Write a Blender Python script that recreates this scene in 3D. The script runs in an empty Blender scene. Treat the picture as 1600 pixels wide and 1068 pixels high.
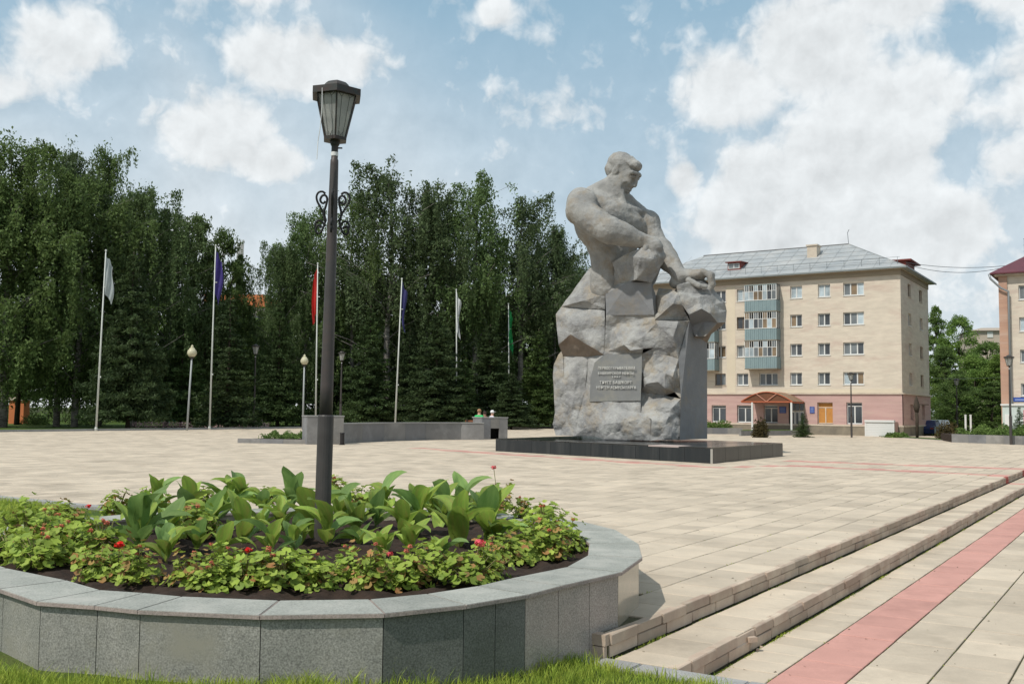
import bpy, bmesh, math, random
import numpy as np
from mathutils import Vector, Matrix, noise as mnoise
R = math.radians
SC = bpy.context.scene
COL = SC.collection
RND = random.Random(7)
NR = np.random.default_rng(11)

# ---------------------------------------------------------------- camera
F, HCAM, ROLL = 1550.0, 1.97, 0.010
PITCH = math.atan(108 / F)
_f = np.array([0, math.cos(PITCH), math.sin(PITCH)]); _u0 = np.array([0, -math.sin(PITCH), math.cos(PITCH)]); _r0 = np.array([1., 0, 0])
_r = _r0 * math.cos(ROLL) + _u0 * math.sin(ROLL); _u = _u0 * math.cos(ROLL) - _r0 * math.sin(ROLL)
CAMP = np.array([0, 0, HCAM])
cam = bpy.data.cameras.new('camera'); camo = bpy.data.objects.new('camera', cam); COL.objects.link(camo)
camo.matrix_world = Matrix(((_r[0], _u[0], -_f[0], 0), (_r[1], _u[1], -_f[1], 0), (_r[2], _u[2], -_f[2], HCAM), (0, 0, 0, 1)))
cam.sensor_fit = 'HORIZONTAL'; cam.sensor_width = 36; cam.lens = 36 * F / 1600; cam.clip_end = 3000; cam.clip_start = .1
SC.camera = camo

# ---------------------------------------------------------------- world, sun, exposure
SUN_AZ, SUN_EL = R(227), R(52)          # azimuth clockwise from +Y
SKY_STRENGTH = 0.085
def build_world():
    w = bpy.data.worlds.new('World'); SC.world = w; w.use_nodes = True
    nt = w.node_tree; nt.nodes.clear(); L = nt.links
    def N(t, **k):
        n = nt.nodes.new(t)
        for a, b in k.items(): setattr(n, a, b)
        return n
    def M(op, a, b=None, c=None, clamp=False):
        n = N('ShaderNodeMath', operation=op); n.use_clamp = clamp
        for i, v in enumerate((a, b, c)):
            if v is None: continue
            if isinstance(v, (int, float)): n.inputs[i].default_value = v
            else: L.new(v, n.inputs[i])
        return n.outputs[0]
    out = N('ShaderNodeOutputWorld'); bg = N('ShaderNodeBackground'); bg.inputs[1].default_value = SKY_STRENGTH
    sky = N('ShaderNodeTexSky', sky_type='NISHITA'); sky.sun_disc = False
    sky.sun_elevation = SUN_EL; sky.sun_rotation = SUN_AZ; sky.air_density = 1.0; sky.dust_density = 2.2; sky.ozone_density = 1.6; sky.altitude = 100
    tc = N('ShaderNodeTexCoord'); d = tc.outputs['Generated']
    sp = N('ShaderNodeSeparateXYZ'); L.new(d, sp.inputs[0])
    az = M('MULTIPLY', M('ARCTAN2', sp.outputs[0], sp.outputs[1]), 57.2958); el = M('MULTIPLY', M('ARCSINE', sp.outputs[2]), 57.2958)
    cv = N('ShaderNodeCombineXYZ'); L.new(az, cv.inputs[0]); L.new(el, cv.inputs[1])
    def noise(scale, detail=8, rough=.6, dist=0., vec=None, off=(0, 0, 0)):
        mp = N('ShaderNodeMapping'); L.new(vec or cv.outputs[0], mp.inputs[0]); mp.inputs['Location'].default_value = off
        n = N('ShaderNodeTexNoise', noise_dimensions='2D'); L.new(mp.outputs[0], n.inputs['Vector']); n.inputs['Scale'].default_value = scale
        n.inputs['Detail'].default_value = detail; n.inputs['Roughness'].default_value = rough; n.inputs['Distortion'].default_value = dist
        return n.outputs[0]
    nA = noise(.28, 7, .58); nB = noise(.11, 4, .6, .3, off=(13, 5, 2)); nS = noise(.28, 5, .58, off=(-.3, .7, 0)); nW = noise(.045, 3, .5, .4, off=(4, 9, 1))
    def voro(scale, detail=3, off=(0, 0, 0)):
        mp = N('ShaderNodeMapping'); mp.inputs['Location'].default_value = off
        wn = N('ShaderNodeTexNoise', noise_dimensions='2D'); wn.inputs['Scale'].default_value = .5; wn.inputs['Detail'].default_value = 3; L.new(cv.outputs[0], wn.inputs['Vector'])
        va = N('ShaderNodeVectorMath', operation='MULTIPLY_ADD'); L.new(wn.outputs['Color'], va.inputs[0]); va.inputs[1].default_value = (2.2, 2.2, 0); L.new(cv.outputs[0], va.inputs[2]); L.new(va.outputs[0], mp.inputs[0])
        n = N('ShaderNodeTexVoronoi', feature='F1', voronoi_dimensions='2D'); n.normalize = True; L.new(mp.outputs[0], n.inputs['Vector']); n.inputs['Scale'].default_value = scale; n.inputs['Detail'].default_value = detail; n.inputs['Roughness'].default_value = .55
        return n.outputs['Distance']
    vA = voro(.42, 3); vS = voro(.42, 3, off=(-.35, .75, 0))
    # cumulus groups seen in the photograph: azimuth, elevation, half sizes (degrees), weight
    blobs = [(-25, 18.5, 4.0, 4.2, .85), (-29, 16, 4.5, 2.6, .7), (-17.5, 15, 6, 3.6, .85), (-14, 13.6, 3.5, 2.0, .8), (-14.5, 23.5, 5.5, 3.2, .6), (-10.5, 25, 3.5, 3.0, .5), (-12.0, 19.2, 6.5, 2.9, .95),
             (-1.2, 22.3, 1.9, 1.6, .8), (2.5, 17, 6, 2.8, .45), (12.5, 18, 5, 3.2, .95), (17, 19.5, 5.2, 4.2, 1.2), (14.5, 11.0, 5.4, 5.6, 1.35), (19, 13.5, 7, 5, 1.2), (10, 13, 1.8, 2.0, .8),
             (21.5, 22.5, 4.2, 4.2, 1.1), (27.5, 23, 3.6, 4.8, 1.0), (23.5, 9.6, 4.6, 3.6, 1.1), (29, 17, 4.0, 4.4, .7), (18, 8.5, 11, 6.5, 1.05), (20, 16.5, 9, 5.5, .8), (29.5, 6.5, 6, 4.2, .9), (27, 13, 4, 2.4, .5), (4, 5, 9, 3, .5), (-8, 7, 9, 3.2, .35), (-20, 9.5, 9, 3, .45)]
    fld = None
    for a, e, ra, re, wt in blobs:
        x = M('DIVIDE', M('SUBTRACT', az, a), ra); y = M('DIVIDE', M('SUBTRACT', el, e), re)
        r = M('SQRT', M('ADD', M('MULTIPLY', x, x), M('MULTIPLY', y, y)))
        v = M('MULTIPLY', M('SUBTRACT', 1.0, r, clamp=True), wt)
        fld = v if fld is None else M('SMOOTH_MAX', fld, v, .22)
    # beyond the frame the same kind of broken cloud goes on
    oth = M('MULTIPLY', M('SUBTRACT', noise(.055, 5, .55, off=(40, 3, 0)), .42), 2.2)
    side = M('SMOOTH_MIN', M('DIVIDE', M('SUBTRACT', M('ABSOLUTE', az), 31), 8, clamp=True), 1.0, .1)
    up = M('DIVIDE', M('SUBTRACT', el, 27), 6, clamp=True)
    outm = M('MAXIMUM', side, up)
    fld = M('MAXIMUM', fld, M('MULTIPLY', oth, outm))
    den = M('ADD', fld, M('ADD', M('ADD', M('MULTIPLY', M('SUBTRACT', nA, .5), .55), M('MULTIPLY', M('SUBTRACT', .30, vA), .62)), M('MULTIPLY', M('SUBTRACT', nB, .5), .4)))
    mr = N('ShaderNodeMapRange', interpolation_type='SMOOTHSTEP'); L.new(den, mr.inputs[0]); mr.inputs[1].default_value = .04; mr.inputs[2].default_value = .50
    veil = M('MULTIPLY', M('SUBTRACT', nW, .40, clamp=True), 1.1)
    low = M('MULTIPLY', M('SUBTRACT', 1.0, M('DIVIDE', el, 26), clamp=True), .72)
    mask = M('MAXIMUM', M('MULTIPLY', mr.outputs[0], .93), M('ADD', veil, low, clamp=True))
    # cloud body: brighter tops, greyer thick parts and bases
    shd = M('ADD', M('SUBTRACT', nA, nS), M('MULTIPLY', M('SUBTRACT', vS, vA), .7))
    br = M('ADD', .90, M('MULTIPLY', shd, .36))
    thick = M('MULTIPLY', M('SUBTRACT', den, .55, clamp=True), .14)
    br = M('SUBTRACT', br, thick)
    cl = N('ShaderNodeMix', data_type='RGBA'); cl.inputs[0].default_value = 1; cl.blend_type = 'MULTIPLY'
    cl.inputs[6].default_value = (10.6, 10.9, 11.0, 1)
    cc = N('ShaderNodeCombineXYZ'); [L.new(br, cc.inputs[i]) for i in range(3)]; L.new(cc.outputs[0], cl.inputs[7])
    # sky colour slightly desaturated by thin haze
    hz = N('ShaderNodeMix', data_type='RGBA'); hz.inputs[0].default_value = .75; L.new(sky.outputs[0], hz.inputs[6]); hz.inputs[7].default_value = (3.4, 5.9, 7.7, 1)
    mx = N('ShaderNodeMix', data_type='RGBA'); L.new(mask, mx.inputs[0]); L.new(hz.outputs[2], mx.inputs[6]); L.new(cl.outputs[2], mx.inputs[7])
    L.new(mx.outputs[2], bg.inputs[0]); L.new(bg.outputs[0], out.inputs[0])
build_world()
sd = bpy.data.lights.new('sun', 'SUN'); sd.energy = 3.4; sd.angle = R(.6); sd.color = (1, .95, .87)
so = bpy.data.objects.new('sun', sd); COL.objects.link(so)
SUNV = Vector((math.sin(SUN_AZ) * math.cos(SUN_EL), math.cos(SUN_AZ) * math.cos(SUN_EL), math.sin(SUN_EL)))
so.rotation_euler = SUNV.to_track_quat('Z', 'Y').to_euler(); so.location = SUNV * 60
SC.view_settings.view_transform = 'Standard'; SC.view_settings.look = 'None'; SC.view_settings.gamma = 1
SC.view_settings.exposure = 0.08; SC.view_settings.use_curve_mapping = False

# ---------------------------------------------------------------- helpers
def ray(px, py): return _f * F + _r * (px - 800) - _u * (py - 534)
def G(px, py, z=.345):                 # ground point seen at a photo pixel
    d = ray(px, py); t = (z - HCAM) / d[2]; p = CAMP + d * t; return Vector(p)
def YD(px, py, y):                     # point at distance y in front
    d = ray(px, py); return Vector(CAMP + d * (y / d[1]))
def XG(px, y, z=.345):                 # ground point at distance y in pixel column px (near the horizon)
    return Vector(((px - 800) / F * y, y, z))
DV = Vector((math.sin(R(33)), math.cos(R(33)), 0)); NV = Vector((DV.y, -DV.x, 0))   # along the steps / across them
def UV(u, v, z=0): p = NV * u + DV * v; return Vector((p.x, p.y, z))

_mats = {}
def mat(name, col, col2=None, scale=5., rough=.8, bump=0., bscale=None, detail=6, spec=.3, metal=0., coords='world', rnd=0., rndsrc='island', trans=0., stain=None, stainscale=1., wave=None, stretch=(1, 1, 1), speck=0.):
    if name in _mats: return _mats[name]
    m = bpy.data.materials.new(name); m.use_nodes = True; nt = m.node_tree; L = nt.links
    b = nt.nodes['Principled BSDF']; b.inputs['Roughness'].default_value = rough; b.inputs['Metallic'].default_value = metal; b.inputs['Specular IOR Level'].default_value = spec
    def N(t): return nt.nodes.new(t)
    if coords == 'world': g = N('ShaderNodeNewGeometry'); src = g.outputs['Position']
    else: g = N('ShaderNodeTexCoord'); src = g.outputs['Object']
    mp = N('ShaderNodeMapping'); L.new(src, mp.inputs[0]); mp.inputs['Scale'].default_value = stretch; src = mp.outputs[0]
    def nz(s, d=detail, r=.6):
        n = N('ShaderNodeTexNoise'); L.new(src, n.inputs['Vector']); n.inputs['Scale'].default_value = s; n.inputs['Detail'].default_value = d; n.inputs['Roughness'].default_value = r; return n.outputs[0]
    def mix(f, a, c, blend='MIX'):
        n = N('ShaderNodeMix'); n.data_type = 'RGBA'; n.blend_type = blend
        for i, v in ((0, f), (6, a), (7, c)):
            if isinstance(v, (tuple, list)): n.inputs[i].default_value = (*v, 1) if len(v) == 3 else v
            elif isinstance(v, (int, float)): n.inputs[i].default_value = v
            else: L.new(v, n.inputs[i])
        return n.outputs[2]
    def ramp(f, a, c):
        n = N('ShaderNodeMapRange'); L.new(f, n.inputs[0]); n.inputs[1].default_value = a; n.inputs[2].default_value = c; return n.outputs[0]
    c = col
    cs = None
    if col2: cs = mix(ramp(nz(scale), .35, .65), col, col2)
    if speck:
        s = ramp(nz(90, 2, .5), .30, .70)
        n = N('ShaderNodeCombineXYZ'); sm = N('ShaderNodeMapRange'); L.new(s, sm.inputs[0]); sm.inputs[3].default_value = 1 - speck; sm.inputs[4].default_value = 1 + speck
        [L.new(sm.outputs[0], n.inputs[i]) for i in range(3)]
        cs = mix(1.0, cs if cs is not None else col, n.outputs[0], 'MULTIPLY')
    if stain: cs = mix(ramp(nz(stainscale, 8, .7), .50, .68), cs if cs is not None else col, stain)
    if rnd:
        if rndsrc == 'island': gg = N('ShaderNodeNewGeometry'); rv = gg.outputs['Random Per Island']
        else: gg = N('ShaderNodeObjectInfo'); rv = gg.outputs['Random']
        mr = N('ShaderNodeMapRange'); L.new(rv, mr.inputs[0]); mr.inputs[3].default_value = 1 - rnd; mr.inputs[4].default_value = 1 + rnd
        n = N('ShaderNodeCombineXYZ'); [L.new(mr.outputs[0], n.inputs[i]) for i in range(3)]
        cs = mix(1.0, cs if cs is not None else col, n.outputs[0], 'MULTIPLY')
    if cs is None: b.inputs['Base Color'].default_value = (*col, 1)
    else: L.new(cs, b.inputs['Base Color'])
    if bump:
        bn = N('ShaderNodeBump'); bn.inputs['Strength'].default_value = 1; bn.inputs['Distance'].default_value = bump
        L.new(nz(bscale or scale * 3, 8, .65), bn.inputs['Height']); L.new(bn.outputs[0], b.inputs['Normal'])
    if trans:
        t = N('ShaderNodeBsdfTranslucent'); ms = N('ShaderNodeMixShader'); ms.inputs[0].default_value = trans
        if cs is None: t.inputs[0].default_value = (*[min(1, k * 1.3) for k in col], 1)
        else: L.new(cs, t.inputs[0])
        o = nt.nodes['Material Output']; L.new(b.outputs[0], ms.inputs[1]); L.new(t.outputs[0], ms.inputs[2]); L.new(ms.outputs[0], o.inputs[0])
    _mats[name] = m; return m

def glassmat(name, col=(.03, .035, .04), rough=.08):
    if name in _mats: return _mats[name]
    return mat(name, col, tuple(k * 2.2 for k in col), scale=.6, rough=rough, spec=.6)

class MB:
    def __init__(s): s.v = []; s.f = []; s.m = []; s.mi = 0
    def add(s, vs, fs):
        o = len(s.v); s.v.extend([tuple(v) for v in vs]); s.f.extend([tuple(i + o for i in f) for f in fs]); s.m.extend([s.mi] * len(fs)); return s
    def box(s, c, d, rz=0, M=None):
        x, y, z = d[0] / 2, d[1] / 2, d[2] / 2; vs = [Vector((i * x, j * y, k * z)) for k in (-1, 1) for j in (-1, 1) for i in (-1, 1)]
        if rz: Rz = Matrix.Rotation(rz, 3, 'Z'); vs = [Rz @ v for v in vs]
        vs = [v + Vector(c) for v in vs]
        if M: vs = [M @ v for v in vs]
        return s.add(vs, [(0, 2, 3, 1), (4, 5, 7, 6), (0, 1, 5, 4), (2, 6, 7, 3), (0, 4, 6, 2), (1, 3, 7, 5)])
    def prism(s, poly, z0, z1):
        n = len(poly); vs = [(p[0], p[1], z0) for p in poly] + [(p[0], p[1], z1) for p in poly]
        area = sum(poly[i][0] * poly[(i + 1) % n][1] - poly[(i + 1) % n][0] * poly[i][1] for i in range(n))
        fs = [tuple(range(n, 2 * n)), tuple(range(n - 1, -1, -1))] + [(i, (i + 1) % n, n + (i + 1) % n, n + i) for i in range(n)]
        if area < 0: fs = [tuple(reversed(f)) for f in fs]
        return s.add(vs, fs)
    def cyl(s, p0, p1, r0, r1=None, n=10, caps=True):
        r1 = r0 if r1 is None else r1; p0, p1 = Vector(p0), Vector(p1); ax = (p1 - p0).normalized()
        a = ax.orthogonal().normalized(); b = ax.cross(a); vs = []
        for p, r in ((p0, r0), (p1, r1)):
            for i in range(n): t = 2 * math.pi * i / n; vs.append(p + (a * math.cos(t) + b * math.sin(t)) * r)
        fs = [(i, (i + 1) % n, n + (i + 1) % n, n + i) for i in range(n)]
        if caps: fs += [tuple(range(n - 1, -1, -1)), tuple(range(n, 2 * n))]
        return s.add(vs, fs)
    def tube(s, pts, r, n=6, r1=None):
        pts = [Vector(p) for p in pts]; vs = []; fs = []; up = None
        for k, p in enumerate(pts):
            t = (pts[min(k + 1, len(pts) - 1)] - pts[max(k - 1, 0)]).normalized()
            if up is None: up = t.orthogonal().normalized()
            a = (up - t * up.dot(t)).normalized(); up = a; b = t.cross(a)
            rr = r if r1 is None else r + (r1 - r) * k / (len(pts) - 1)
            for i in range(n): q = 2 * math.pi * i / n; vs.append(p + (a * math.cos(q) + b * math.sin(q)) * rr)
        for k in range(len(pts) - 1):
            for i in range(n): fs.append((k * n + i, k * n + (i + 1) % n, (k + 1) * n + (i + 1) % n, (k + 1) * n + i))
        fs += [tuple(range(n - 1, -1, -1)), tuple(range((len(pts) - 1) * n, len(pts) * n))]
        return s.add(vs, fs)
    def lathe(s, prof, n=16, c=(0, 0, 0), ph=0.):
        vs = []; fs = []
        for r, z in prof:
            for i in range(n): t = 2 * math.pi * i / n + ph; vs.append((c[0] + r * math.cos(t), c[1] + r * math.sin(t), c[2] + z))
        for k in range(len(prof) - 1):
            for i in range(n): fs.append((k * n + i, k * n + (i + 1) % n, (k + 1) * n + (i + 1) % n, (k + 1) * n + i))
        fs += [tuple(range(n - 1, -1, -1)), tuple(range((len(prof) - 1) * n, len(prof) * n))]
        return s.add(vs, fs)
    def mesh(s, name, mats, smooth=False):
        me = bpy.data.meshes.new(name); me.from_pydata([tuple(v) for v in s.v], [], s.f)
        for m in (mats if isinstance(mats, (list, tuple)) else [mats]): me.materials.append(m)
        if isinstance(mats, (list, tuple)) and len(mats) > 1: me.polygons.foreach_set('material_index', s.m)
        if smooth: me.polygons.foreach_set('use_smooth', [True] * len(me.polygons))
        me.update(); return me
    def build(s, name, mats, parent=None, smooth=False, loc=None, rz=0):
        return link(name, s.mesh(name, mats, smooth), parent, loc, rz)
def link(name, me, parent=None, loc=None, rz=0):
    o = bpy.data.objects.new(name, me); COL.objects.link(o)
    if parent: o.parent = parent
    if loc is not None: o.location = loc
    if rz: o.rotation_euler.z = rz
    return o
def tag(o, label=None, cat=None, group=None, kind=None):
    if label: o['label'] = label
    if cat: o['category'] = cat
    if group: o['group'] = group
    if kind: o['kind'] = kind
    return o
def empty(name, loc, rz=0):
    o = bpy.data.objects.new(name, None); COL.objects.link(o); o.location = loc; o.rotation_euler.z = rz; o.empty_display_size = .3; return o
def copy_tree(o, parent=None):
    kids = [c for c in o.children]
    c = o.copy(); COL.objects.link(c); c.parent = parent
    for k in kids: copy_tree(k, c)
    return c
def npmesh(name, V, Fq, m, smooth=False, mi=None):
    """numpy arrays -> mesh; Fq is (n,3) or (n,4)"""
    me = bpy.data.meshes.new(name); k = Fq.shape[1]
    me.vertices.add(len(V)); me.vertices.foreach_set('co', np.asarray(V, np.float32).ravel())
    me.loops.add(Fq.size); me.loops.foreach_set('vertex_index', Fq.astype(np.int32).ravel())
    me.polygons.add(len(Fq)); me.polygons.foreach_set('loop_start', np.arange(0, Fq.size, k, dtype=np.int32)); me.polygons.foreach_set('loop_total', np.full(len(Fq), k, np.int32))
    for x in (m if isinstance(m, (list, tuple)) else [m]): me.materials.append(x)
    if mi is not None: me.polygons.foreach_set('material_index', mi.astype(np.int32))
    me.polygons.foreach_set('use_smooth', np.full(len(Fq), smooth)); me.update(calc_edges=True); me.validate(); return me

# ---------------------------------------------------------------- materials
TAN = (.53, .445, .345); TAN2 = (.46, .39, .305)
def tilemats(key, c1, c2, rnd):
    a = mat(key + ' island', c1, c2, scale=2.2, rough=.85, bump=.004, bscale=14, rnd=rnd, stain=tuple(k * .72 for k in c1), stainscale=.7, spec=.2, speck=.06)
    b = mat(key + ' single', c1, c2, scale=2.2, rough=.85, bump=.004, bscale=14, rnd=rnd, rndsrc='object', stain=tuple(k * .72 for k in c1), stainscale=.7, spec=.2, speck=.06)
    return a, b
M_tile, M_tile1 = tilemats('tan sandstone tile', TAN, TAN2, .13)
M_red, M_red1 = tilemats('red tile', (.53, .28, .235), (.47, .25, .21), .06)
M_mort = mat('mossy joint', (.10, .085, .05), (.05, .055, .025), scale=9, rough=1)
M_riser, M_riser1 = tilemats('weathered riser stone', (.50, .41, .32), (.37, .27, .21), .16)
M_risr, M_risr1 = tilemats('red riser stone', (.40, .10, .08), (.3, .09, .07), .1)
M_curb = mat('grey granite curb', (.34, .33, .32), (.27, .27, .26), scale=4, rough=.75, bump=.002, bscale=60, speck=.22, rnd=.06, rndsrc='object')
M_gran = mat('speckled granite panel', (.265, .26, .235), (.21, .21, .19), scale=3, rough=.42, bump=.001, bscale=80, speck=.38, stain=(.25, .24, .20), stainscale=1.6)
M_granD = mat('dark granite panel', (.145, .15, .14), (.115, .12, .11), scale=3, rough=.3, bump=.001, bscale=80, speck=.35)
M_granP = mat('pinkish granite panel', (.34, .30, .27), (.28, .26, .235), scale=3, rough=.28, bump=.001, bscale=80, speck=.32)
M_granY = mat('polished sandy granite panel', (.40, .34, .26), (.34, .30, .23), scale=3, rough=.10, speck=.1, spec=.9)
M_cope = mat('pale granite coping', (.33, .33, .295), (.265, .27, .24), scale=2.5, rough=.6, bump=.001, bscale=80, speck=.25, rnd=.10, rndsrc='object', stain=(.40, .39, .35), stainscale=1.8)
M_soil = mat('dark garden soil', (.045, .028, .02), (.022, .014, .010), scale=9, rough=1, bump=.02, bscale=25)
M_statue = mat('weathered statue granite', (.34, .335, .315), (.23, .228, .22), scale=1.5, rough=.85, bump=.05, bscale=6, stain=(.25, .215, .17), stainscale=1.3, speck=.18, spec=.2)
M_rock = mat('hewn grey granite', (.36, .36, .345), (.215, .215, .215), scale=1.4, rough=.9, bump=.07, bscale=6, stain=(.32, .27, .20), stainscale=.75, speck=.25, spec=.15)
M_rockd = mat('smooth sawn granite', (.21, .215, .22), (.18, .185, .19), scale=1.4, rough=.75, bump=.012, bscale=8, stain=(.23, .21, .18), stainscale=.9, speck=.15, spec=.2)
M_plq = mat('ground granite inscription face', (.20, .205, .20), (.165, .17, .17), scale=1.4, rough=.7, bump=.006, bscale=10, stain=(.24, .235, .2), stainscale=1.1, speck=.12, spec=.2)
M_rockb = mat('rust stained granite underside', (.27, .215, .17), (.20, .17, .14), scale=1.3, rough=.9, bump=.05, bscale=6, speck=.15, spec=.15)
M_black = mat('black polished granite', (.016, .018, .018), (.028, .028, .028), scale=1.2, rough=.16, spec=.5, stain=(.045, .045, .043), stainscale=1.2)
M_blackS = mat('black granite panel', (.014, .019, .022), (.020, .024, .026), scale=1.2, rough=.3, spec=.4, stretch=(5, 5, .4), stain=(.040, .044, .045), stainscale=.35)
M_lamp = mat('brown painted lamp steel', (.060, .055, .052), (.046, .041, .039), scale=6, rough=.5, spec=.4, stain=(.068, .052, .046), stainscale=2)
M_lampd = mat('dark green lantern metal', (.028, .034, .03), (.045, .028, .022), scale=14, rough=.5, spec=.4)
M_frost = mat('milky lantern glass', (.88, .88, .85), (.70, .71, .69), scale=7, rough=.25, spec=.5, trans=.75)
M_white = mat('white paint', (.74, .74, .72), (.66, .66, .64), scale=4, rough=.5)
M_came = mat('leaded glass strip', (.10, .10, .10), rough=.5)
M_lawn = mat('lawn grass', (.075, .12, .028), (.05, .085, .02), scale=1.2, rough=1, bump=.03, bscale=30, stain=(.11, .13, .04), stainscale=.4, spec=.1)
M_earth = mat('shaded park ground', (.05, .06, .025), (.035, .04, .02), scale=.6, rough=1, bump=.03, bscale=12, spec=.05)
M_blade = mat('grass blade', (.42, .47, .08), (.24, .35, .05), scale=7, rough=.7, rnd=.35, trans=.35, spec=.2)
M_bark = mat('dark tree bark', (.07, .055, .04), (.04, .032, .025), scale=6, rough=1, bump=.02, bscale=12, stretch=(1, 1, .3), coords='object')
M_birch = mat('pale birch bark', (.30, .28, .25), (.10, .09, .08), scale=5, rough=.9, stretch=(.5, .5, 2.2), coords='object', detail=3)
def leafmat(n, c, c2): return mat(n, c, c2, scale=.35, rough=.65, rnd=.35, trans=.40, spec=.2)
M_lb = leafmat('birch leaves', (.125, .18, .070), (.085, .13, .048))
M_lbr = leafmat('broad leaves', (.12, .175, .05), (.08, .125, .038))
M_ls = leafmat('spruce needles', (.078, .122, .040), (.052, .086, .032))
M_lg = leafmat('bright bush leaves', (.16, .235, .06), (.105, .175, .045))
M_lr = leafmat('reddish bush leaves', (.10, .075, .03), (.07, .06, .025))
# ================================================================ GROUND AND PAVING
ZP, ZM = .345, .1725
def sheet(name, poly, z, m, kind='structure', parent=None):
    b = MB(); b.add([(p[0], p[1], z) for p in poly], [tuple(range(len(poly)))]); o = b.build(name, m, parent)
    if kind: o['kind'] = kind
    return o
o = sheet('ground', [(-1500, -300), (1500, -300), (1500, 2500), (-1500, 2500)], -.30, M_earth)
def uvpoly(pts): return [(UV(u, v).x, UV(u, v).y) for u, v in pts]
UE, UM = -3.42, -2.90           # edges of the two steps
# plaza slab (solid base under the tiles)
VB = 84.
plz = MB(); plz.prism(uvpoly([(-6.6, 6.62), (UE - .015, 6.62), (UE - .015, VB), (-61, VB), (-61, 10.0), (-6.6, 10.0)]), -.28, ZP - .014)
plaza = plz.build('plaza', M_mort); plaza['kind'] = 'structure'
lp = MB(); lp.prism(uvpoly([(UE + .02, 6.62), (UM - .012, 6.62), (UM - .012, VB), (UE + .02, VB)]), -.28, ZM - .014)
stepbase = lp.build('steps', M_mort); stepbase['kind'] = 'structure'
low = MB(); low.prism(uvpoly([(UM + .02, 6.62), (26, 6.62), (26, VB), (UM + .02, VB)]), -.29, -.014)
lower = low.build('pavement', M_mort); lower['kind'] = 'structure'

def tile_vs(w, l, h=.026, bev=.004):
    """bevelled paving slab w (u) x l (v) with its top at z=0"""
    a, c = w / 2, l / 2
    vs = [(-a, -c, -h), (a, -c, -h), (a, c, -h), (-a, c, -h), (-a, -c, -bev), (a, -c, -bev), (a, c, -bev), (-a, c, -bev), (-a + bev, -c + bev, 0), (a - bev, -c + bev, 0), (a - bev, c - bev, 0), (-a + bev, c - bev, 0)]
    fs = [(0, 1, 5, 4), (1, 2, 6, 5), (2, 3, 7, 6), (3, 0, 4, 7), (4, 5, 9, 8), (5, 6, 10, 9), (6, 7, 11, 10), (7, 4, 8, 11), (8, 9, 10, 11)]
    return vs, fs
RZ = math.atan2(NV.y, NV.x)
_tm = {}
def single_tile(parent, u, v, w, l, z, m, name='paving_tile'):
    key = (name, round(w, 2), round(l, 2), m.name)
    if key not in _tm:
        b = MB(); b.add(*tile_vs(w, l)); _tm[key] = b.mesh(name, m)
    p = UV(u, v, z); o = link(name, _tm[key], parent, p, RZ)
    o.rotation_euler.x = RND.uniform(-.0035, .0035); o.rotation_euler.y = RND.uniform(-.0035, .0035); o.location.z += RND.uniform(-.0025, .0015)
    return o
def vis(p, m=.05): return p.y > 1 and abs(p.x / p.y) < .55 + m
PAD = [(-6.9, 6.2)]
def in_planter(p): return ((p.x + 1.95) / 3.05) ** 2 + ((p.y - 9.25) / 3.25) ** 2 < 1
def bandv(u): return float(np.interp(u, [-26.5, -22, -17, -11.25, -10.3, -9.6, -3.4], [33.8, 32, 30.4, 28.6, 30.3, 31.2, 30.2]))
def tilefield(parent, rows, v0, v1, z, tl, nind, redf, mm, name, filt=None, fine=0):
    """rows: list of (u0,u1,tile length). The nearest nind tiles are single objects, the others one mesh."""
    T = []
    for (ua, ub, l) in rows:
        v = v0 + RND.uniform(-l, 0)
        while v < v1:
            ll = l * RND.choice((1, 1, 1, .98)); a = max(v, v0); bb = min(v + ll, v1)
            if bb - a > .08:
                c = UV((ua + ub) / 2, (a + bb) / 2)
                if vis(c) and (filt is None or filt(c, (ua + ub) / 2, (a + bb) / 2)): T.append((c.length, (ua + ub) / 2, (a + bb) / 2, ub - ua - .014, bb - a - .009))
            v += ll
    T.sort()
    for t in T[:nind]:
        single_tile(parent, t[1], t[2], t[3], t[4], z, mm[3] if redf(t[1], t[2]) else mm[2])
    V = []; Fc = []; MI = []; k = 0
    for t in T[nind:]:
        vs, fs = tile_vs(t[3], t[4]); red = redf(t[1], t[2]); dz = RND.uniform(-.003, .002); tx, ty = RND.uniform(-.004, .004), RND.uniform(-.004, .004)
        for x, y, zz in vs:
            p = NV * (t[1] + x) + DV * (t[2] + y); V.append((p.x, p.y, z + zz + dz + x * tx + y * ty))
        for f in fs: Fc.append([i + k for i in f]); MI.append(1 if red else 0)
        k += len(vs)
    me = npmesh(name, np.array(V), np.array(Fc), [mm[0], mm[1]], mi=np.array(MI))
    o = link('far_paving_tiles', me, parent); o['kind'] = 'stuff'
MM = (M_tile, M_red, M_tile1, M_red1)
rows = [(UE - .50 * (k + 1), UE - .50 * k, .535) for k in range(115)]
rows[0] = (UE - .5, UE - .018, .535)
tilefield(plaza, rows, 6.63, VB, ZP, .53, 296, lambda u, v: abs(v - bandv(u)) < .40 and u > -27 or (abs(v - 34.4) < .40 and u > -11) , MM, 'plaza_tiles',
          filt=lambda c, u, v: not in_planter(c) and (v > 10.2 or u > -6.6))
tilefield(stepbase, [(UE + .03, UM - .012, .55)], 6.63, VB, ZM, .55, 60, lambda u, v: 29.2 < v < 29.9 or 33.1 < v < 33.8, MM, 'tread_tiles')
lrows = [(UM + .03, -2.47, .33), (-2.47, -1.98, .55)] + [(-1.98 + .5 * k, -1.48 + .5 * k, .52) for k in range(24)]
tilefield(lower, lrows, 6.63, VB, 0., .53, 238, lambda u, v: -2.47 < u < -1.98 or (u < -2.4 and 29.0 < v < 29.6), MM, 'pavement_tiles')
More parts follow.
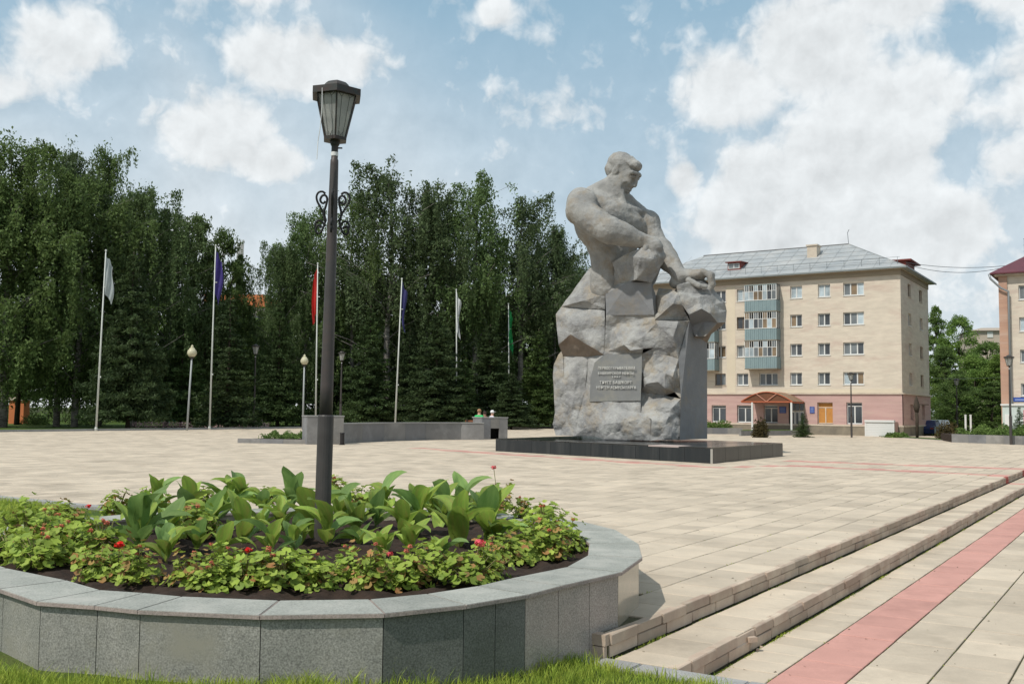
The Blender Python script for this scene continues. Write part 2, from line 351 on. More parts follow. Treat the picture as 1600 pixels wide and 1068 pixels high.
# risers: two courses of stones, uneven, the upper slightly proud
def risers(ue, zt, nind):
    T = []
    for course in (0, 1):
        v = 6.63 - RND.uniform(0, .3)
        while v < 60:
            l = RND.uniform(.42, .56) if course == 0 else RND.uniform(.46, .56)
            if v > 22: l = .55
            a = max(v, 6.63)
            T.append((a, a, v + l, course)); v += l
    T.sort(); far = MB(); far2 = []
    for i, (_, a, b_, co) in enumerate(T):
        h = .076 if co == 0 else .084; top = zt if co == 0 else zt - .085
        dep = .060; prou = (.010 if co == 0 else 0) + RND.uniform(-.006, .006); dz = RND.uniform(-.003, .002)
        red = 29.2 < a < 29.7 or 33.0 < a < 33.6
        miss = (ue == UM and co == 0 and 8.02 < (a + b_) / 2 < 8.5)
        if miss: dz -= .012; prou -= .018
        w = b_ - a - .013
        bm = MB(); x0, x1 = -dep, prou
        e = .006
        pr = [(x0, top - h), (x1, top - h), (x1 + RND.uniform(-.004, .004), top - e), (x1 - e, top), (x0, top)]
        if co == 0 and RND.random() < .22: pr[2] = (x1 - .004, top - .018); pr[3] = (x1 - .02, top)   # chipped arris
        n = 5; vs = []
        for vv, sk in ((-w / 2, 0), (-w / 2 + .012, 1), (w / 2 - .012, 1), (w / 2, 0)):
            for (x, z) in pr: vs.append(((x if sk or x < 0 else x - .006), vv, z + dz + (RND.uniform(-.002, .002))))
        fs = [(4, 3, 2, 1, 0), (15, 16, 17, 18, 19)] + [(k * n + j, k * n + (j + 1) % n, (k + 1) * n + (j + 1) % n, (k + 1) * n + j) for k in range(3) for j in range(n)]
        if i < nind:
            bm.add(vs, fs); c = UV(ue, (a + b_) / 2, 0)
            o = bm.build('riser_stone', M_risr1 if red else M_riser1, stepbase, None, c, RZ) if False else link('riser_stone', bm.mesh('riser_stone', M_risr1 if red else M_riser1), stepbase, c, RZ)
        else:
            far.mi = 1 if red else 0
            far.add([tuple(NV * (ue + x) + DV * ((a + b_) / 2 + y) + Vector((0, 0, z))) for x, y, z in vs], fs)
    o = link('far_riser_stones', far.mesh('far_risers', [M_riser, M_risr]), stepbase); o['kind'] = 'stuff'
frag = MB()
for (v, u, s, a) in ((8.12, UM + .028, .045, .4), (8.2, UM + .05, .02, 1.1), (8.33, UM + .035, .014, 2.)):
    p = UV(u, v, 0); frag.box((p.x, p.y, s * .45 + (.085 if s > .04 else 0)), (s * 1.8, s, s * .9), a)
tag(frag.build('stone_fragment', M_riser), 'broken stone fragments lying at the damaged edge of the lower step', 'rubble', kind='stuff')
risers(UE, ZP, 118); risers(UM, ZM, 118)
for cs, (z0_, z1_) in enumerate(((ZM - .05, ZM + .083), (ZM + .090, ZP - .002))):
    for k in range(3):
        ua = UE - .55 + .18 * k + .01 * cs; bb = MB(); bb.prism([tuple(UV(u, v)[:2]) for u, v in ((ua, 6.575), (ua + .17, 6.575), (ua + .17, 6.66), (ua, 6.66))], z0_, z1_); bb.build('riser_stone', M_riser1, stepbase)
# moss and small weeds along the foot of the steps
def weeds(n, fn, name, h=(.01, .035), m=None, wid=.006, parent=None):
    V = np.zeros((n * 3, 3)); 
    for i in range(n):
        p, hh = fn(); a = RND.uniform(0, 6.283); w = wid * RND.uniform(.6, 1.4); l = RND.uniform(*h) * hh; ln = RND.uniform(0, .6) * l; b2 = RND.uniform(0, 6.283)
        V[i * 3] = (p[0] - w * math.cos(a), p[1] - w * math.sin(a), p[2]); V[i * 3 + 1] = (p[0] + w * math.cos(a), p[1] + w * math.sin(a), p[2]); V[i * 3 + 2] = (p[0] + ln * math.cos(b2), p[1] + ln * math.sin(b2), p[2] + l)
    me = npmesh(name, V, np.arange(n * 3).reshape(-1, 3), m or M_blade); o = link(name, me, parent); o['kind'] = 'stuff'; return o
def wf():
    s = RND.random(); v = 6.7 + 20 * RND.random() ** 1.8
    if s < .6: u = UM + .025 + abs(RND.gauss(0, .018)); z = -.004; k = mnoise.noise(Vector((v * 1.3, 0, 0)))
    elif s < .8: u = UE + .028 + abs(RND.gauss(0, .01)); z = ZM - .004; k = mnoise.noise(Vector((v * 1.3, 5, 0)))
    elif s < .9:
        u = UE - .5 * RND.choice((1, 1, 2, 2, 3, 4, 5)) + RND.gauss(0, .006); z = ZP - .008; k = mnoise.noise(Vector((v * 2.4, u * 9, 0))) - .05
        if in_planter(UV(u, v)): v = 30; 
    else: u = RND.choice((-2.47, -1.98, -1.48)) + RND.gauss(0, .008); z = -.006; k = mnoise.noise(Vector((v * 2, 9, 0))) - .1
    p = UV(u, v, z); return p, (.4 + 2.2 * max(0, k))
tag(weeds(5200, wf, 'weeds', h=(.008, .022)), 'low green weeds and moss growing along the foot of the steps', 'weeds')
# scraps of debris on the pavement
deb = MB()
for i in range(420):
    v = 6.8 + 14 * RND.random() ** 1.5; u = RND.uniform(-6, 1.6)
    if UE - .02 < u < UE + .05 or UM - .03 < u < UM + .05: continue
    z = ZP if u < UE else (ZM if u < UM else 0); p = UV(u, v, z + .003); s = RND.uniform(.004, .013)
    if in_planter(p): continue
    a = RND.uniform(0, 6); q = Vector((math.cos(a), math.sin(a), 0)) * s; r2 = Vector((-q.y, q.x, 0)) * RND.uniform(.25, .6)
    deb.add([p - q - r2, p + q - r2, p + q * .8 + r2 + Vector((0, 0, s * .5)), p - q + r2 * .8], [(0, 1, 2, 3)])
o = deb.build('fallen_leaves', mat('brown leaf scraps', (.07, .05, .03), (.12, .09, .04), scale=8, rnd=.3)); tag(o, 'tiny brown leaf scraps scattered over the tan paving', 'leaf litter', kind='stuff')

# near lawn round the planter, with its granite curbs
def gz(u, v):
    s = min(1, max(0, (-3.2 - u) / 1.1)); s = s * s * (3 - 2 * s)
    if v > 6.4: s = 1
    return .165 + .160 * s + .012 * mnoise.noise(Vector((u * 2.2, v * 2.2, 0)))
V = []; Fq = []; nu, nv = 150, 110; idx = {}
us = np.linspace(-20, 3, nu); vs_ = np.linspace(1.0, 9.82, nv)
for i, u in enumerate(us):
    for j, v in enumerate(vs_):
        idx[i, j] = len(V); p = UV(u, v, gz(u, min(v, 9.82)) if (v < 6.36 or u < -6.6) else -.2); V.append(tuple(p))
for i in range(nu - 1):
    for j in range(nv - 1): Fq.append((idx[i, j], idx[i + 1, j], idx[i + 1, j + 1], idx[i, j + 1]))
lawn_near = link('lawn', npmesh('lawn', np.array(V), np.array(Fq), M_lawn, True)); lawn_near['kind'] = 'structure'
cb = 0
curb_root = empty('curb', UV(-3, 6.5, 0)); tag(curb_root, 'grey granite curb between the near lawn and the foot of the steps', 'curb')
def curbstone(root, u0, u1, v0, v1, zt, h=.3):
    b = MB(); rel = lambda u, v: tuple((UV(u, v) - UV(0, 0)) - root.location.xy.to_3d())[:2]
    poly = [rel(u0, v0), rel(u1, v0), rel(u1, v1), rel(u0, v1)]
    b.prism(poly, zt - h - root.location.z, zt - .006 - root.location.z)
    q = [rel(u0 + .008, v0 + .008), rel(u1 - .008, v0 + .008), rel(u1 - .008, v1 - .008), rel(u0 + .008, v1 - .008)]
    b.prism(q, zt - .006 - root.location.z, zt - root.location.z)
    return b.build('curb_stone', M_curb, root)
for k in range(8): curbstone(curb_root, -3.95 + .8 * k + .004, -3.95 + .8 * (k + 1) - .004, 6.385, 6.61, ZM + .004 - .002 * (k % 2))
curb2 = empty('curb', UV(-9, 9.9, 0)); tag(curb2, 'grey granite curb between the plaza and the grass behind the left of the round planter', 'curb')
for k in range(15): curbstone(curb2, -7.0 - .85 * (k + 1) + .004, -7.0 - .85 * k - .004, 9.82, 10.02, ZP + .035)
def bladefield(n, fn, hmin, hmax, w, name, m=M_blade, label='', cat='grass'):
    V = np.zeros((n * 5, 3)); Fc = np.zeros((n * 3, 3), int)
    for i in range(n):
        p, hs = fn(); a = RND.uniform(0, 6.283); b = RND.uniform(0, 6.283); l = RND.uniform(hmin, hmax) * hs; bd = l * RND.uniform(.1, .8)
        c, s = math.cos(a) * w * .5, math.sin(a) * w * .5; x, y = math.cos(b) * bd, math.sin(b) * bd
        V[i * 5:i * 5 + 5] = [(p[0] - c, p[1] - s, p[2]), (p[0] + c, p[1] + s, p[2]), (p[0] - c * .8 + x * .35, p[1] - s * .8 + y * .35, p[2] + l * .6), (p[0] + c * .8 + x * .35, p[1] + s * .8 + y * .35, p[2] + l * .6), (p[0] + x, p[1] + y, p[2] + l)]
        k = i * 5; Fc[i * 3:i * 3 + 3] = [(k, k + 1, k + 3), (k, k + 3, k + 2), (k + 2, k + 3, k + 4)]
    o = link(name, npmesh(name, V, Fc, m)); tag(o, label, cat, kind='stuff'); return o
def gfront():
    while True:
        y = 3.9 + 3.6 * RND.random(); x = RND.uniform(-.56, .22) * y; p = Vector((x, y, 0)); u, v = p.dot(NV), p.dot(DV)
        if v > 6.38 or in_planter(p): continue
        c = mnoise.noise(Vector((x * 1.8, y * 1.8, 3))); edge = 1.0
        e = ((x + 1.95) / 3.05) ** 2 + ((y - 9.25) / 3.25) ** 2
        if e < 1.25: edge = 1.35
        tuft = 1.5 if mnoise.noise(Vector((x * 5, y * 5, 8))) > .42 else 1.; return (x, y, gz(u, v) - .005), (.7 + 1.0 * max(0, c)) * edge * tuft * (1.25 if u > -5.2 else 1)
bladefield(60000, gfront, .03, .082, .005, 'near_grass', label='bright green grass blades in front of the round planter')
def gback():
    while True:
        y = RND.uniform(8, 18); x = RND.uniform(-.62, -.44) * y; p = Vector((x, y, 0)); u, v = p.dot(NV), p.dot(DV)
        if v > 9.8 or in_planter(p) or u > -6.6: continue
        return (x, y, gz(u, v) - .005), 1.2
bladefield(16000, gback, .04, .10, .009, 'rear_grass', label='green grass growing behind the left side of the round planter')

# far lawn of the park, its curb, a path and flower rows
pk = sheet('park_lawn', uvpoly([(-61.2, -40), (-61.2, 84.2), (-20, 84.2), (-20, 180), (-220, 180), (-220, -40)]), .30, M_lawn)
rp = sheet('roadside_lawn', uvpoly([(-19.9, 84.2), (60, 84.2), (60, 190), (-19.9, 190)]), .10, M_lawn)
ct = empty('curb', UV(-61, 50, 0)); tag(ct, 'long pale curb along the left edge of the plaza in front of the trees', 'curb')
for k in range(26): curbstone(ct, -61.25, -61.0, 10 + 2.9 * k, 10 + 2.9 * k + 2.88, ZP + .13)
ct = empty('curb', UV(-40, 84, 0)); tag(ct, 'pale curb along the back edge of the plaza left of the statue', 'curb')
for k in range(14): curbstone(ct, -60.7 + 2.9 * k, -60.7 + 2.9 * k + 2.88, 84, 84.25, ZP + .13)

# ================================================================ ROUND PLANTER
OUT = [(-3.42, 6.75), (-2.97, 6.33), (-2.56, 6.22), (-2.25, 6.10), (-1.48, 5.98), (-.75, 6.07), (-.27, 6.36), (.13, 6.74), (.37, 7.09), (.86, 7.71), (1.12, 8.49), (1.2, 9.35), (1.1, 10.45), (.83, 11.14), (.3, 11.75), (-.5, 12.25), (-1.5, 12.5), (-2.6, 12.5), (-3.6, 12.1), (-4.4, 11.5), (-4.95, 10.7), (-5.25, 9.7), (-5.2, 8.8), (-4.75, 7.9), (-4.1, 7.25)]
CX, CY = -1.95, 9.25
def inset(poly, d):
    r = []; n = len(poly)
    for i in range(n):
        p0, p1, p2 = (Vector(poly[(i - 1) % n]), Vector(poly[i]), Vector(poly[(i + 1) % n]))
        a = (p1 - p0).normalized(); b = (p2 - p1).normalized(); na = Vector((-a.y, a.x)); nb = Vector((-b.y, b.x)); m = (na + nb).normalized(); k = d / max(.4, m.dot(na)); r.append(tuple(p1 + m * k))
    return r
INN = inset(OUT, .46); PAN = inset(OUT, .03); PAN2 = inset(OUT, .055)
pl = empty('round_planter', (CX, CY, 0)); tag(pl, 'large round raised flower bed walled with grey granite panels around the near lamp post', 'planter')
def rel(p): return (p[0] - CX, p[1] - CY)
ZR = .75
n = len(OUT)
pm = {6: M_granD, 7: M_granP, 8: M_granP, 9: M_granY, 10: M_granY, 11: M_granY}
M_cedg = mat('brownish coping edge', (.34, .28, .25), (.26, .22, .20), scale=6, rough=.8, speck=.25)
for i in range(n):
    j = (i + 1) % n
    a, b, c, d = [Vector(rel(q)) for q in (OUT[i], OUT[j], INN[j], INN[i])]
    e = (b - a).normalized() * .002
    bb = MB(); bb.mi = 1; bb.prism([a + e, b - e, c - e, d + e], ZR - .026, ZR - .004); bb.mi = 0
    q = [a + (c - a) * .010 + e, b + (d - b) * .010 - e, c + (a - c) * .010 - e, d + (b - d) * .010 + e]
    bb.prism(q, ZR - .004, ZR); bb.build('coping_slab', [M_cope, M_cedg], pl)
    # wall panels, one or two per side
    A, B, C2, D2 = [Vector(rel(q)) for q in (PAN[i], PAN[j], PAN2[j], PAN2[i])]
    k = 2 if (B - A).length > .95 else 1
    if i in (6, 8): k = 2
    for s in range(k):
        f0, f1 = s / k, (s + 1) / k; t = (B - A).normalized() * .003
        P = [A.lerp(B, f0) + t, A.lerp(B, f1) - t, D2.lerp(C2, f1) - t, D2.lerp(C2, f0) + t]
        bb = MB(); bb.prism(P, -.1, ZR - .028); m = pm.get(i, M_gran)
        if i == 5 and s == k - 1: m = M_granD
        bb.build('wall_panel', m, pl)
core = MB(); PI2 = inset(OUT, .058); nn = len(PI2)
core.add([(*rel(p), -.1) for p in PI2] + [(*rel(p), ZR - .028) for p in PI2] + [(*rel(p), ZR - .028) for p in inset(OUT, .44)] + [(*rel(p), .3) for p in inset(OUT, .44)],
         [(i + k * nn, (i + 1) % nn + k * nn, (i + 1) % nn + (k + 1) * nn, i + (k + 1) * nn) for k in range(3) for i in range(nn)])
core.build('mortar_core', mat('pale mortar', (.34, .32, .24), (.2, .19, .13), scale=12, rough=1), pl)
# soil: lumpy surface
def soilz(x, y): return .655 + .055 * mnoise.fractal(Vector((x * 4.5, y * 4.5, 1)), .8, 2.2, 4) + .03 * mnoise.noise(Vector((x * 1.1, y * 1.1, 7))) + .03 * max(0, 1 - ((x + 1.95) / 2.6) ** 2 - ((y - 9.25) / 2.8) ** 2)
V = []; Fq = []; S = 130; inn = inset(OUT, .42)
def rad(th):
    d = Vector((math.cos(th), math.sin(th))); best = None
    for i in range(n):
        p, q = Vector(inn[i]) - Vector((CX, CY)), Vector(inn[(i + 1) % n]) - Vector((CX, CY)); e = q - p; den = d.x * e.y - d.y * e.x
        if abs(den) < 1e-9: continue
        t = (p.x * e.y - p.y * e.x) / den; s = (p.x * d.y - p.y * d.x) / den
        if t > 0 and -1e-6 <= s <= 1 + 1e-6: best = t if best is None else min(best, t)
    return best or 2.6
NT, NRR = 220, 70
for k in range(NRR + 1):
    for i in range(NT):
        th = 2 * math.pi * i / NT; r = rad(th) * (k / NRR); x, y = CX + r * math.cos(th), CY + r * math.sin(th); V.append((x - CX, y - CY, soilz(x, y) if k else soilz(CX, CY)))
for k in range(NRR):
    for i in range(NT): Fq.append((k * NT + i, (k + 1) * NT + i, (k + 1) * NT + (i + 1) % NT, k * NT + (i + 1) % NT))
soil = link('soil', npmesh('soil', np.array(V), np.array(Fq), M_soil, True), pl)
# ================================================================ PLANTS IN THE PLANTER
M_canna = mat('canna leaf', (.35, .47, .08), (.22, .34, .06), scale=4, rough=.5, rnd=.28, rndsrc='object', trans=.4, spec=.3, coords='object', stain=(.36, .34, .08), stainscale=5, bump=.004, bscale=60, stretch=(1, 6, 1))
M_canna2 = mat('blue green canna leaf', (.27, .40, .12), (.18, .30, .085), scale=4, rough=.5, rnd=.25, rndsrc='object', trans=.35, spec=.3, coords='object', bump=.004, bscale=60, stretch=(1, 6, 1))
M_cedge = mat('dark leaf margin', (.06, .05, .03), rough=.5)
M_ger = mat('geranium leaf', (.37, .46, .075), (.21, .31, .05), scale=6, rough=.6, rnd=.28, trans=.35, spec=.3)
M_gerr = mat('reddened geranium leaf', (.34, .15, .06), (.26, .20, .06), scale=14, rough=.7, rnd=.3, trans=.25)
M_stem = mat('plant stem', (.16, .20, .06), (.22, .16, .08), scale=8, rough=.7)
M_fred = mat('red petal', (.75, .02, .015), rough=.5, trans=.25, rnd=.15)
M_fpink = mat('pink petal', (.80, .13, .16), rough=.5, trans=.25, rnd=.15)
M_fsal = mat('salmon petal', (.72, .22, .12), (.45, .12, .08), scale=20, rough=.6, trans=.2, rnd=.2)
def canna_leaf_mesh(L, W, bend, fold, tw, m, name='leaf'):
    nl, nw = 9, 3; V = []; Fc = []
    for i in range(nl):
        t = i / (nl - 1); w = W * (math.sin(math.pi * min(1, t * .93 + .04) ** .85) ** .8) * (1 if t < .999 else 0); ang = R(78) - bend * t ** 1.4
        # centre line integrates the angle
        if i == 0: x = z = 0.
        else: x += math.cos(ang) * L / (nl - 1); z += math.sin(ang) * L / (nl - 1)
        for j in range(-nw, nw + 1):
            s = j / nw; lift = abs(s) * w * fold; wob = .06 * w * math.sin(t * 9 + s * 3)
            yy = s * w * .5; nx, nz = -math.sin(ang), math.cos(ang); tt = tw * t
            V.append((x + nx * (lift + wob), yy * math.cos(tt) - 0 * math.sin(tt), z + nz * (lift + wob) + yy * math.sin(tt)))
    c = 2 * nw + 1
    for i in range(nl - 1):
        for j in range(2 * nw): Fc.append((i * c + j, i * c + j + 1, (i + 1) * c + j + 1, (i + 1) * c + j))
    me = bpy.data.meshes.new(name); me.from_pydata(V, [], Fc); me.materials.append(m); me.polygons.foreach_set('use_smooth', [True] * len(Fc)); me.update(); return me
CL = [canna_leaf_mesh(L, W, b, f, tw, m) for L, W, b, f, tw, m in [(.42, .17, .5, .15, .2, M_canna), (.42, .15, 1.2, .24, -.3, M_canna), (.36, .20, .3, .10, .0, M_canna2), (.46, .15, 1.1, .3, .4, M_canna2), (.30, .15, .5, .25, .1, M_canna), (.42, .19, 1.9, .2, -.2, M_canna), (.27, .10, .1, .6, 0, M_canna)]]
canna_px = [(213, 864, 1.0), (228, 828, .95), (262, 850, .8), (292, 812, 1.0), (326, 832, 1.0), (352, 796, .9), (380, 848, .9), (375, 793, .9), (437, 832, .8), (454, 796, 1.0), (493, 838, 1.1), (514, 852, .9), (530, 815, .95), (553, 824, .75), (584, 824, .8), (629, 838, .85), (654, 832, 1.0), (694, 815, 1.0), (716, 854, .95), (760, 846, 1.05), (725, 798, .9), (600, 798, .9), (778, 848, .7), (470, 850, .6), (410, 800, .8), (640, 800, .8), (310, 858, .6), (250, 800, .8), (480, 808, .7), (560, 850, .6), (675, 812, .8), (745, 812, .8), (405, 825, .7), (262, 876, .75), (345, 870, .7), (425, 868, .75), (458, 862, .6), (600, 866, .65), (642, 864, .7), (684, 872, .6), (560, 832, .7)]
canna_lab = ['broad leaved canna clump nearest the left end of the round bed', 'tall canna behind the leftmost clump in the round bed', 'small canna right of the leftmost clump', 'canna with upright leaf left of centre in the rear of the bed', 'folded leaf canna in the middle of the left half of the bed', 'canna at the back of the left half near the plaza side', 'canna with one long arching leaf over the bare soil', 'second canna in the rear row left of the lamp post', 'pale small canna left of the lamp post', 'tall canna just left of and behind the lamp post', 'canna with one huge oval leaf beside the lamp post', 'canna in front of the lamp post foot leaning right', 'canna directly right of the lamp post', 'short canna right of the lamp with thin leaves', 'small canna standing alone on bare soil right of the lamp', 'canna with round upright leaf on bare soil right of centre', 'tall canna beside the round leaved one', 'large canna in the rear of the right half', 'canna with a broad round leaf low in the right half', 'canna with long leaf pointing to the right edge of the bed', 'canna behind the broad leaved ones at the right rear', 'small rear canna between lamp and right clumps', 'short dark canna beside the long leaved one at right', 'small canna in front of the lamp post left side', 'low canna in the rear row near the lamp', 'rear row canna right of the lamp near the plaza', 'tiny canna between geraniums and the folded leaf canna', 'rear canna behind the two leftmost clumps', 'rear canna immediately left of the lamp post foot', 'low canna on bare soil in front and right of the lamp post', 'rear canna between the two large right hand clumps', 'canna at the rear right end of the bed', 'small canna amid the bare soil left of the lamp post', 'front canna between the left geraniums and the leftmost clump', 'front canna behind the red bloom geranium', 'front canna left of the oval leaf one', 'small front canna almost touching the oval leaf one', 'front canna right of the lamp behind pinkish geraniums', 'front canna right of centre behind sparse geraniums', 'small front canna left of the broad round leaf', 'middle canna right of the lamp between two small ones']
for i, (px, py, sc) in enumerate(canna_px):
    sc *= 1.26; px += RND.uniform(-4, 4)
    p = G(px, py, .69); p.z = soilz(p.x, p.y) - .005
    t = empty('canna_plant', p); tag(t, canna_lab[i], 'canna', 'canna lilies in the round bed')
    st = MB(); st.tube([(0, 0, -.03), (.004, 0, .07 * sc), (0, .004, .15 * sc)], .011, 6, .007); st.build('stem', M_stem, t, True)
    k = RND.choice((7, 8, 9)) if sc > 1. else 6; a0 = RND.uniform(0, 6.28)
    for j in range(k):
        o = link('leaf', RND.choice(CL), t, (0, 0, (.01 + .022 * j) * sc)); a = a0 + j * 2.4 + RND.uniform(-.4, .4)
        tilt = RND.uniform(.0, .85) * (1 - j / k * .7); s = sc * RND.uniform(.72, 1.05)
        o.rotation_euler = (0, tilt, a); o.scale = (s, s, s)
    if i == 10:
        o = link('leaf', CL[2], t, (0, 0, .05)); o.rotation_euler = (0, -.28, R(-70)); o.scale = (1.25, 1.5, 1.1)
# geraniums: mounds of scalloped leaves on short petioles
def geranium(seed, rad_, hgt, nleaf, red=.06):
    rr = random.Random(seed); V = []; Fc = []; MI = []; SV = MB()
    def leaf(c, nrm, r, mi):
        nrm = nrm.normalized(); a = nrm.orthogonal().normalized(); b = nrm.cross(a); k = len(V); ph = rr.uniform(0, 6); V.append(tuple(c - nrm * r * .22)); n = 10
        for i in range(n):
            t = ph + 2 * math.pi * i / n * .94; q = r * (1.0 if i % 2 else .86) ; z = r * (.10 if i % 2 else -.02); V.append(tuple(c + (a * math.cos(t) + b * math.sin(t)) * q + nrm * z))
        for i in range(n - 1): Fc.append((k, k + 1 + i, k + 2 + i)); MI.append(mi)
    heads = []
    for i in range(nleaf):
        th = rr.uniform(0, 6.283); ph = math.acos(rr.uniform(.02, 1)); q = rr.uniform(.72, 1.03) if rr.random() < .8 else rr.uniform(.4, .8)
        lump = 1 + .5 * mnoise.noise(Vector((math.cos(th) * 1.6 + seed, math.sin(th) * 1.6, ph * 1.5)))
        d = Vector((math.sin(ph) * math.cos(th) * rad_, math.sin(ph) * math.sin(th) * rad_, math.cos(ph) * hgt * .92 + .03)) * q * lump
        nn = Vector((d.x / rad_, d.y / rad_, d.z / hgt * .8 + .55)) + Vector((rr.uniform(-.5, .5), rr.uniform(-.5, .5), rr.uniform(-.3, .3)))
        leaf(d, nn, rr.uniform(.019, .036), 1 if rr.random() < red else 0)
        if rr.random() < .18: SV.tube([(0, 0, -.03), (d.x * .4, d.y * .4, d.z * .45), tuple(d * .97)], .0035, 4)
    me = npmesh('foliage', np.array(V), np.array(Fc), [M_ger, M_gerr], True, np.array(MI)); return me, SV.mesh('stems', M_stem)
GT = [geranium(s, r, h, n, rd) for s, r, h, n, rd in [(1, .17, .24, 200, .05), (2, .21, .25, 240, .07), (3, .15, .20, 140, .10), (4, .19, .30, 220, .06), (5, .13, .26, 130, .16), (6, .16, .30, 150, .2), (7, .22, .22, 260, .12)]]
def flower_mesh(m, seed, n=34, r=.022):
    rr = random.Random(seed); b = MB()
    for i in range(n):
        d = Vector((rr.gauss(0, 1), rr.gauss(0, 1), rr.gauss(.4, 1))).normalized(); c = d * r * rr.uniform(.5, 1); a = (d + Vector((rr.uniform(-.6, .6), rr.uniform(-.6, .6), rr.uniform(-.6, .6)))).normalized(); x = a.orthogonal().normalized(); y = a.cross(x); s = r * .42
        b.add([c + x * s, c + y * s, c - x * s, c - y * s], [(0, 1, 2, 3)])
    return b.mesh('flower_head', m)
FM = {'r': flower_mesh(M_fred, 1), 'p': flower_mesh(M_fpink, 2), 's': flower_mesh(M_fsal, 3, 26, .018)}
ger = [(20, 868, 1, ''), (60, 880, 1, 's'), (75, 850, 3, 's'), (105, 868, 1, 's'), (40, 845, 3, ''), (120, 832, 3, 'r'), (160, 876, 0, 's'), (145, 895, 1, ''), (218, 902, 0, 's'), (182, 893, 2, 'r'), (330, 912, 0, 's'), (300, 905, 2, 's'), (385, 905, 1, 'r'), (440, 908, 1, 's'), (480, 902, 3, 's'), (350, 898, 3, 's'), (505, 905, 1, ''), (545, 898, 4, 's'), (580, 908, 2, 's'), (605, 897, 3, 'p'), (640, 905, 4, 's'), (672, 898, 4, ''), (735, 900, 1, 'p'), (760, 895, 0, 's'), (790, 872, 2, ''), (835, 866, 3, 's'), (862, 868, 1, 's'), (880, 852, 3, 's'), (848, 842, 3, 's'), (815, 815, 4, 's'), (780, 800, 3, 'p'), (560, 790, 2, ''), (525, 782, 4, 's'), (590, 788, 2, ''), (850, 815, 1, ''), (180, 805, 4, ''), (420, 785, 2, ''), (700, 790, 2, ''), (320, 790, 4, ''), (90, 822, 1, ''), (240, 790, 2, ''), (300, 838, 4, 's')]
gplace = ['at the far left tip of the bed', 'beside the far left plant of the bed', 'in the left cluster behind its front row', 'in the left cluster with faded blooms', 'at the back of the left cluster', 'holding a bright red bloom at the rear left', 'between the left cluster and the leftmost canna', 'low at the front left rim', 'in front of the leftmost canna, right of the vivid red bloom', 'carrying the vivid red bloom near the front left rim', 'first bush right of the bare gap in the front row', 'small bush at the left edge of the long front row', 'with a dark red bloom in the long front row', 'right of the dark red bloom in the front row', 'dense bush in front of the lamp post, left side', 'taller bush behind the long front row', 'dense bush in front of the lamp post, right side', 'sparse bush right below the lamp post', 'low sparse bush close to the front rim', 'with pinkish blooms right of the lamp post', 'straggly bush with reddened leaves at the front rim', 'thin leggy bush beside the bare soil right of centre', 'with a bright pink bloom at the right front', 'dense bush right of the bright pink bloom', 'small bush behind the right front rim', 'in the right cluster beside the bare stems', 'in the middle of the right cluster', 'rightmost bush near the inner rim corner', 'at the back of the right cluster', 'straggly bush at the rear right', 'with a tall single pink bloom at the rear right', 'behind the lamp post in the rear row', 'tall thin bush just right of the lamp post at the back', 'low bush in the rear row right of the lamp', 'rear bush above the right cluster', 'pale bush behind the leftmost canna', 'rear row bush left of the lamp post', 'rear row bush behind the large cannas', 'straggly rear bush between the left cannas', 'rear bush of the left cluster', 'rear bush behind the tall left canna', 'upright bush standing among the left cannas']
for i, (px, py, ty, fl) in enumerate(ger):
    p = G(px, py + (9 if py > 885 else 3), .68); p.z = soilz(p.x, p.y) - .01
    t = empty('geranium_plant', p, RND.uniform(0, 6)); s = RND.uniform(.95, 1.35) * (1.0 if py > 890 else 1.15); t.scale = (s, s, s * RND.uniform(.82, 1.0))
    tag(t, 'leafy geranium ' + gplace[i], 'geranium', 'geraniums round the edge of the bed')
    ty0 = ty; ty = RND.choice((ty, ty, 5, 6)); o = link('foliage', GT[ty][0], t); o['kind'] = 'stuff'; link('stems', GT[ty][1], t)
    if fl:
        h = (.27, .28, .25, .33, .30, .33, .25)[ty]; rr_ = (.17, .21, .15, .19, .13, .16, .22)[ty]
        k = 1 if fl in 'rp' else RND.choice((1, 2, 3))
        for j in range(k):
            a = RND.uniform(3.4, 6.0) - t.rotation_euler.z; q = RND.uniform(.1, .6) if fl != 'r' else .5; hh = h * (1.06 if fl in 'rp' else RND.uniform(.75, .98)) + (.12 if i == 30 else 0) + (.04 if i == 5 else 0)
            c = (math.cos(a) * q * rr_, math.sin(a) * q * rr_, hh)
            f = link('flower_head', FM[fl], t, c); ss = 1.45 if i in (9, 22) else (1.1 if fl in 'rp' else .9); f.scale = (ss, ss, ss * .8)
            sb = MB(); sb.tube([(0, 0, .02), (c[0] * .6, c[1] * .6, c[2] * .6), c], .003, 5); sb.build('flower_stalk', M_stem, t)
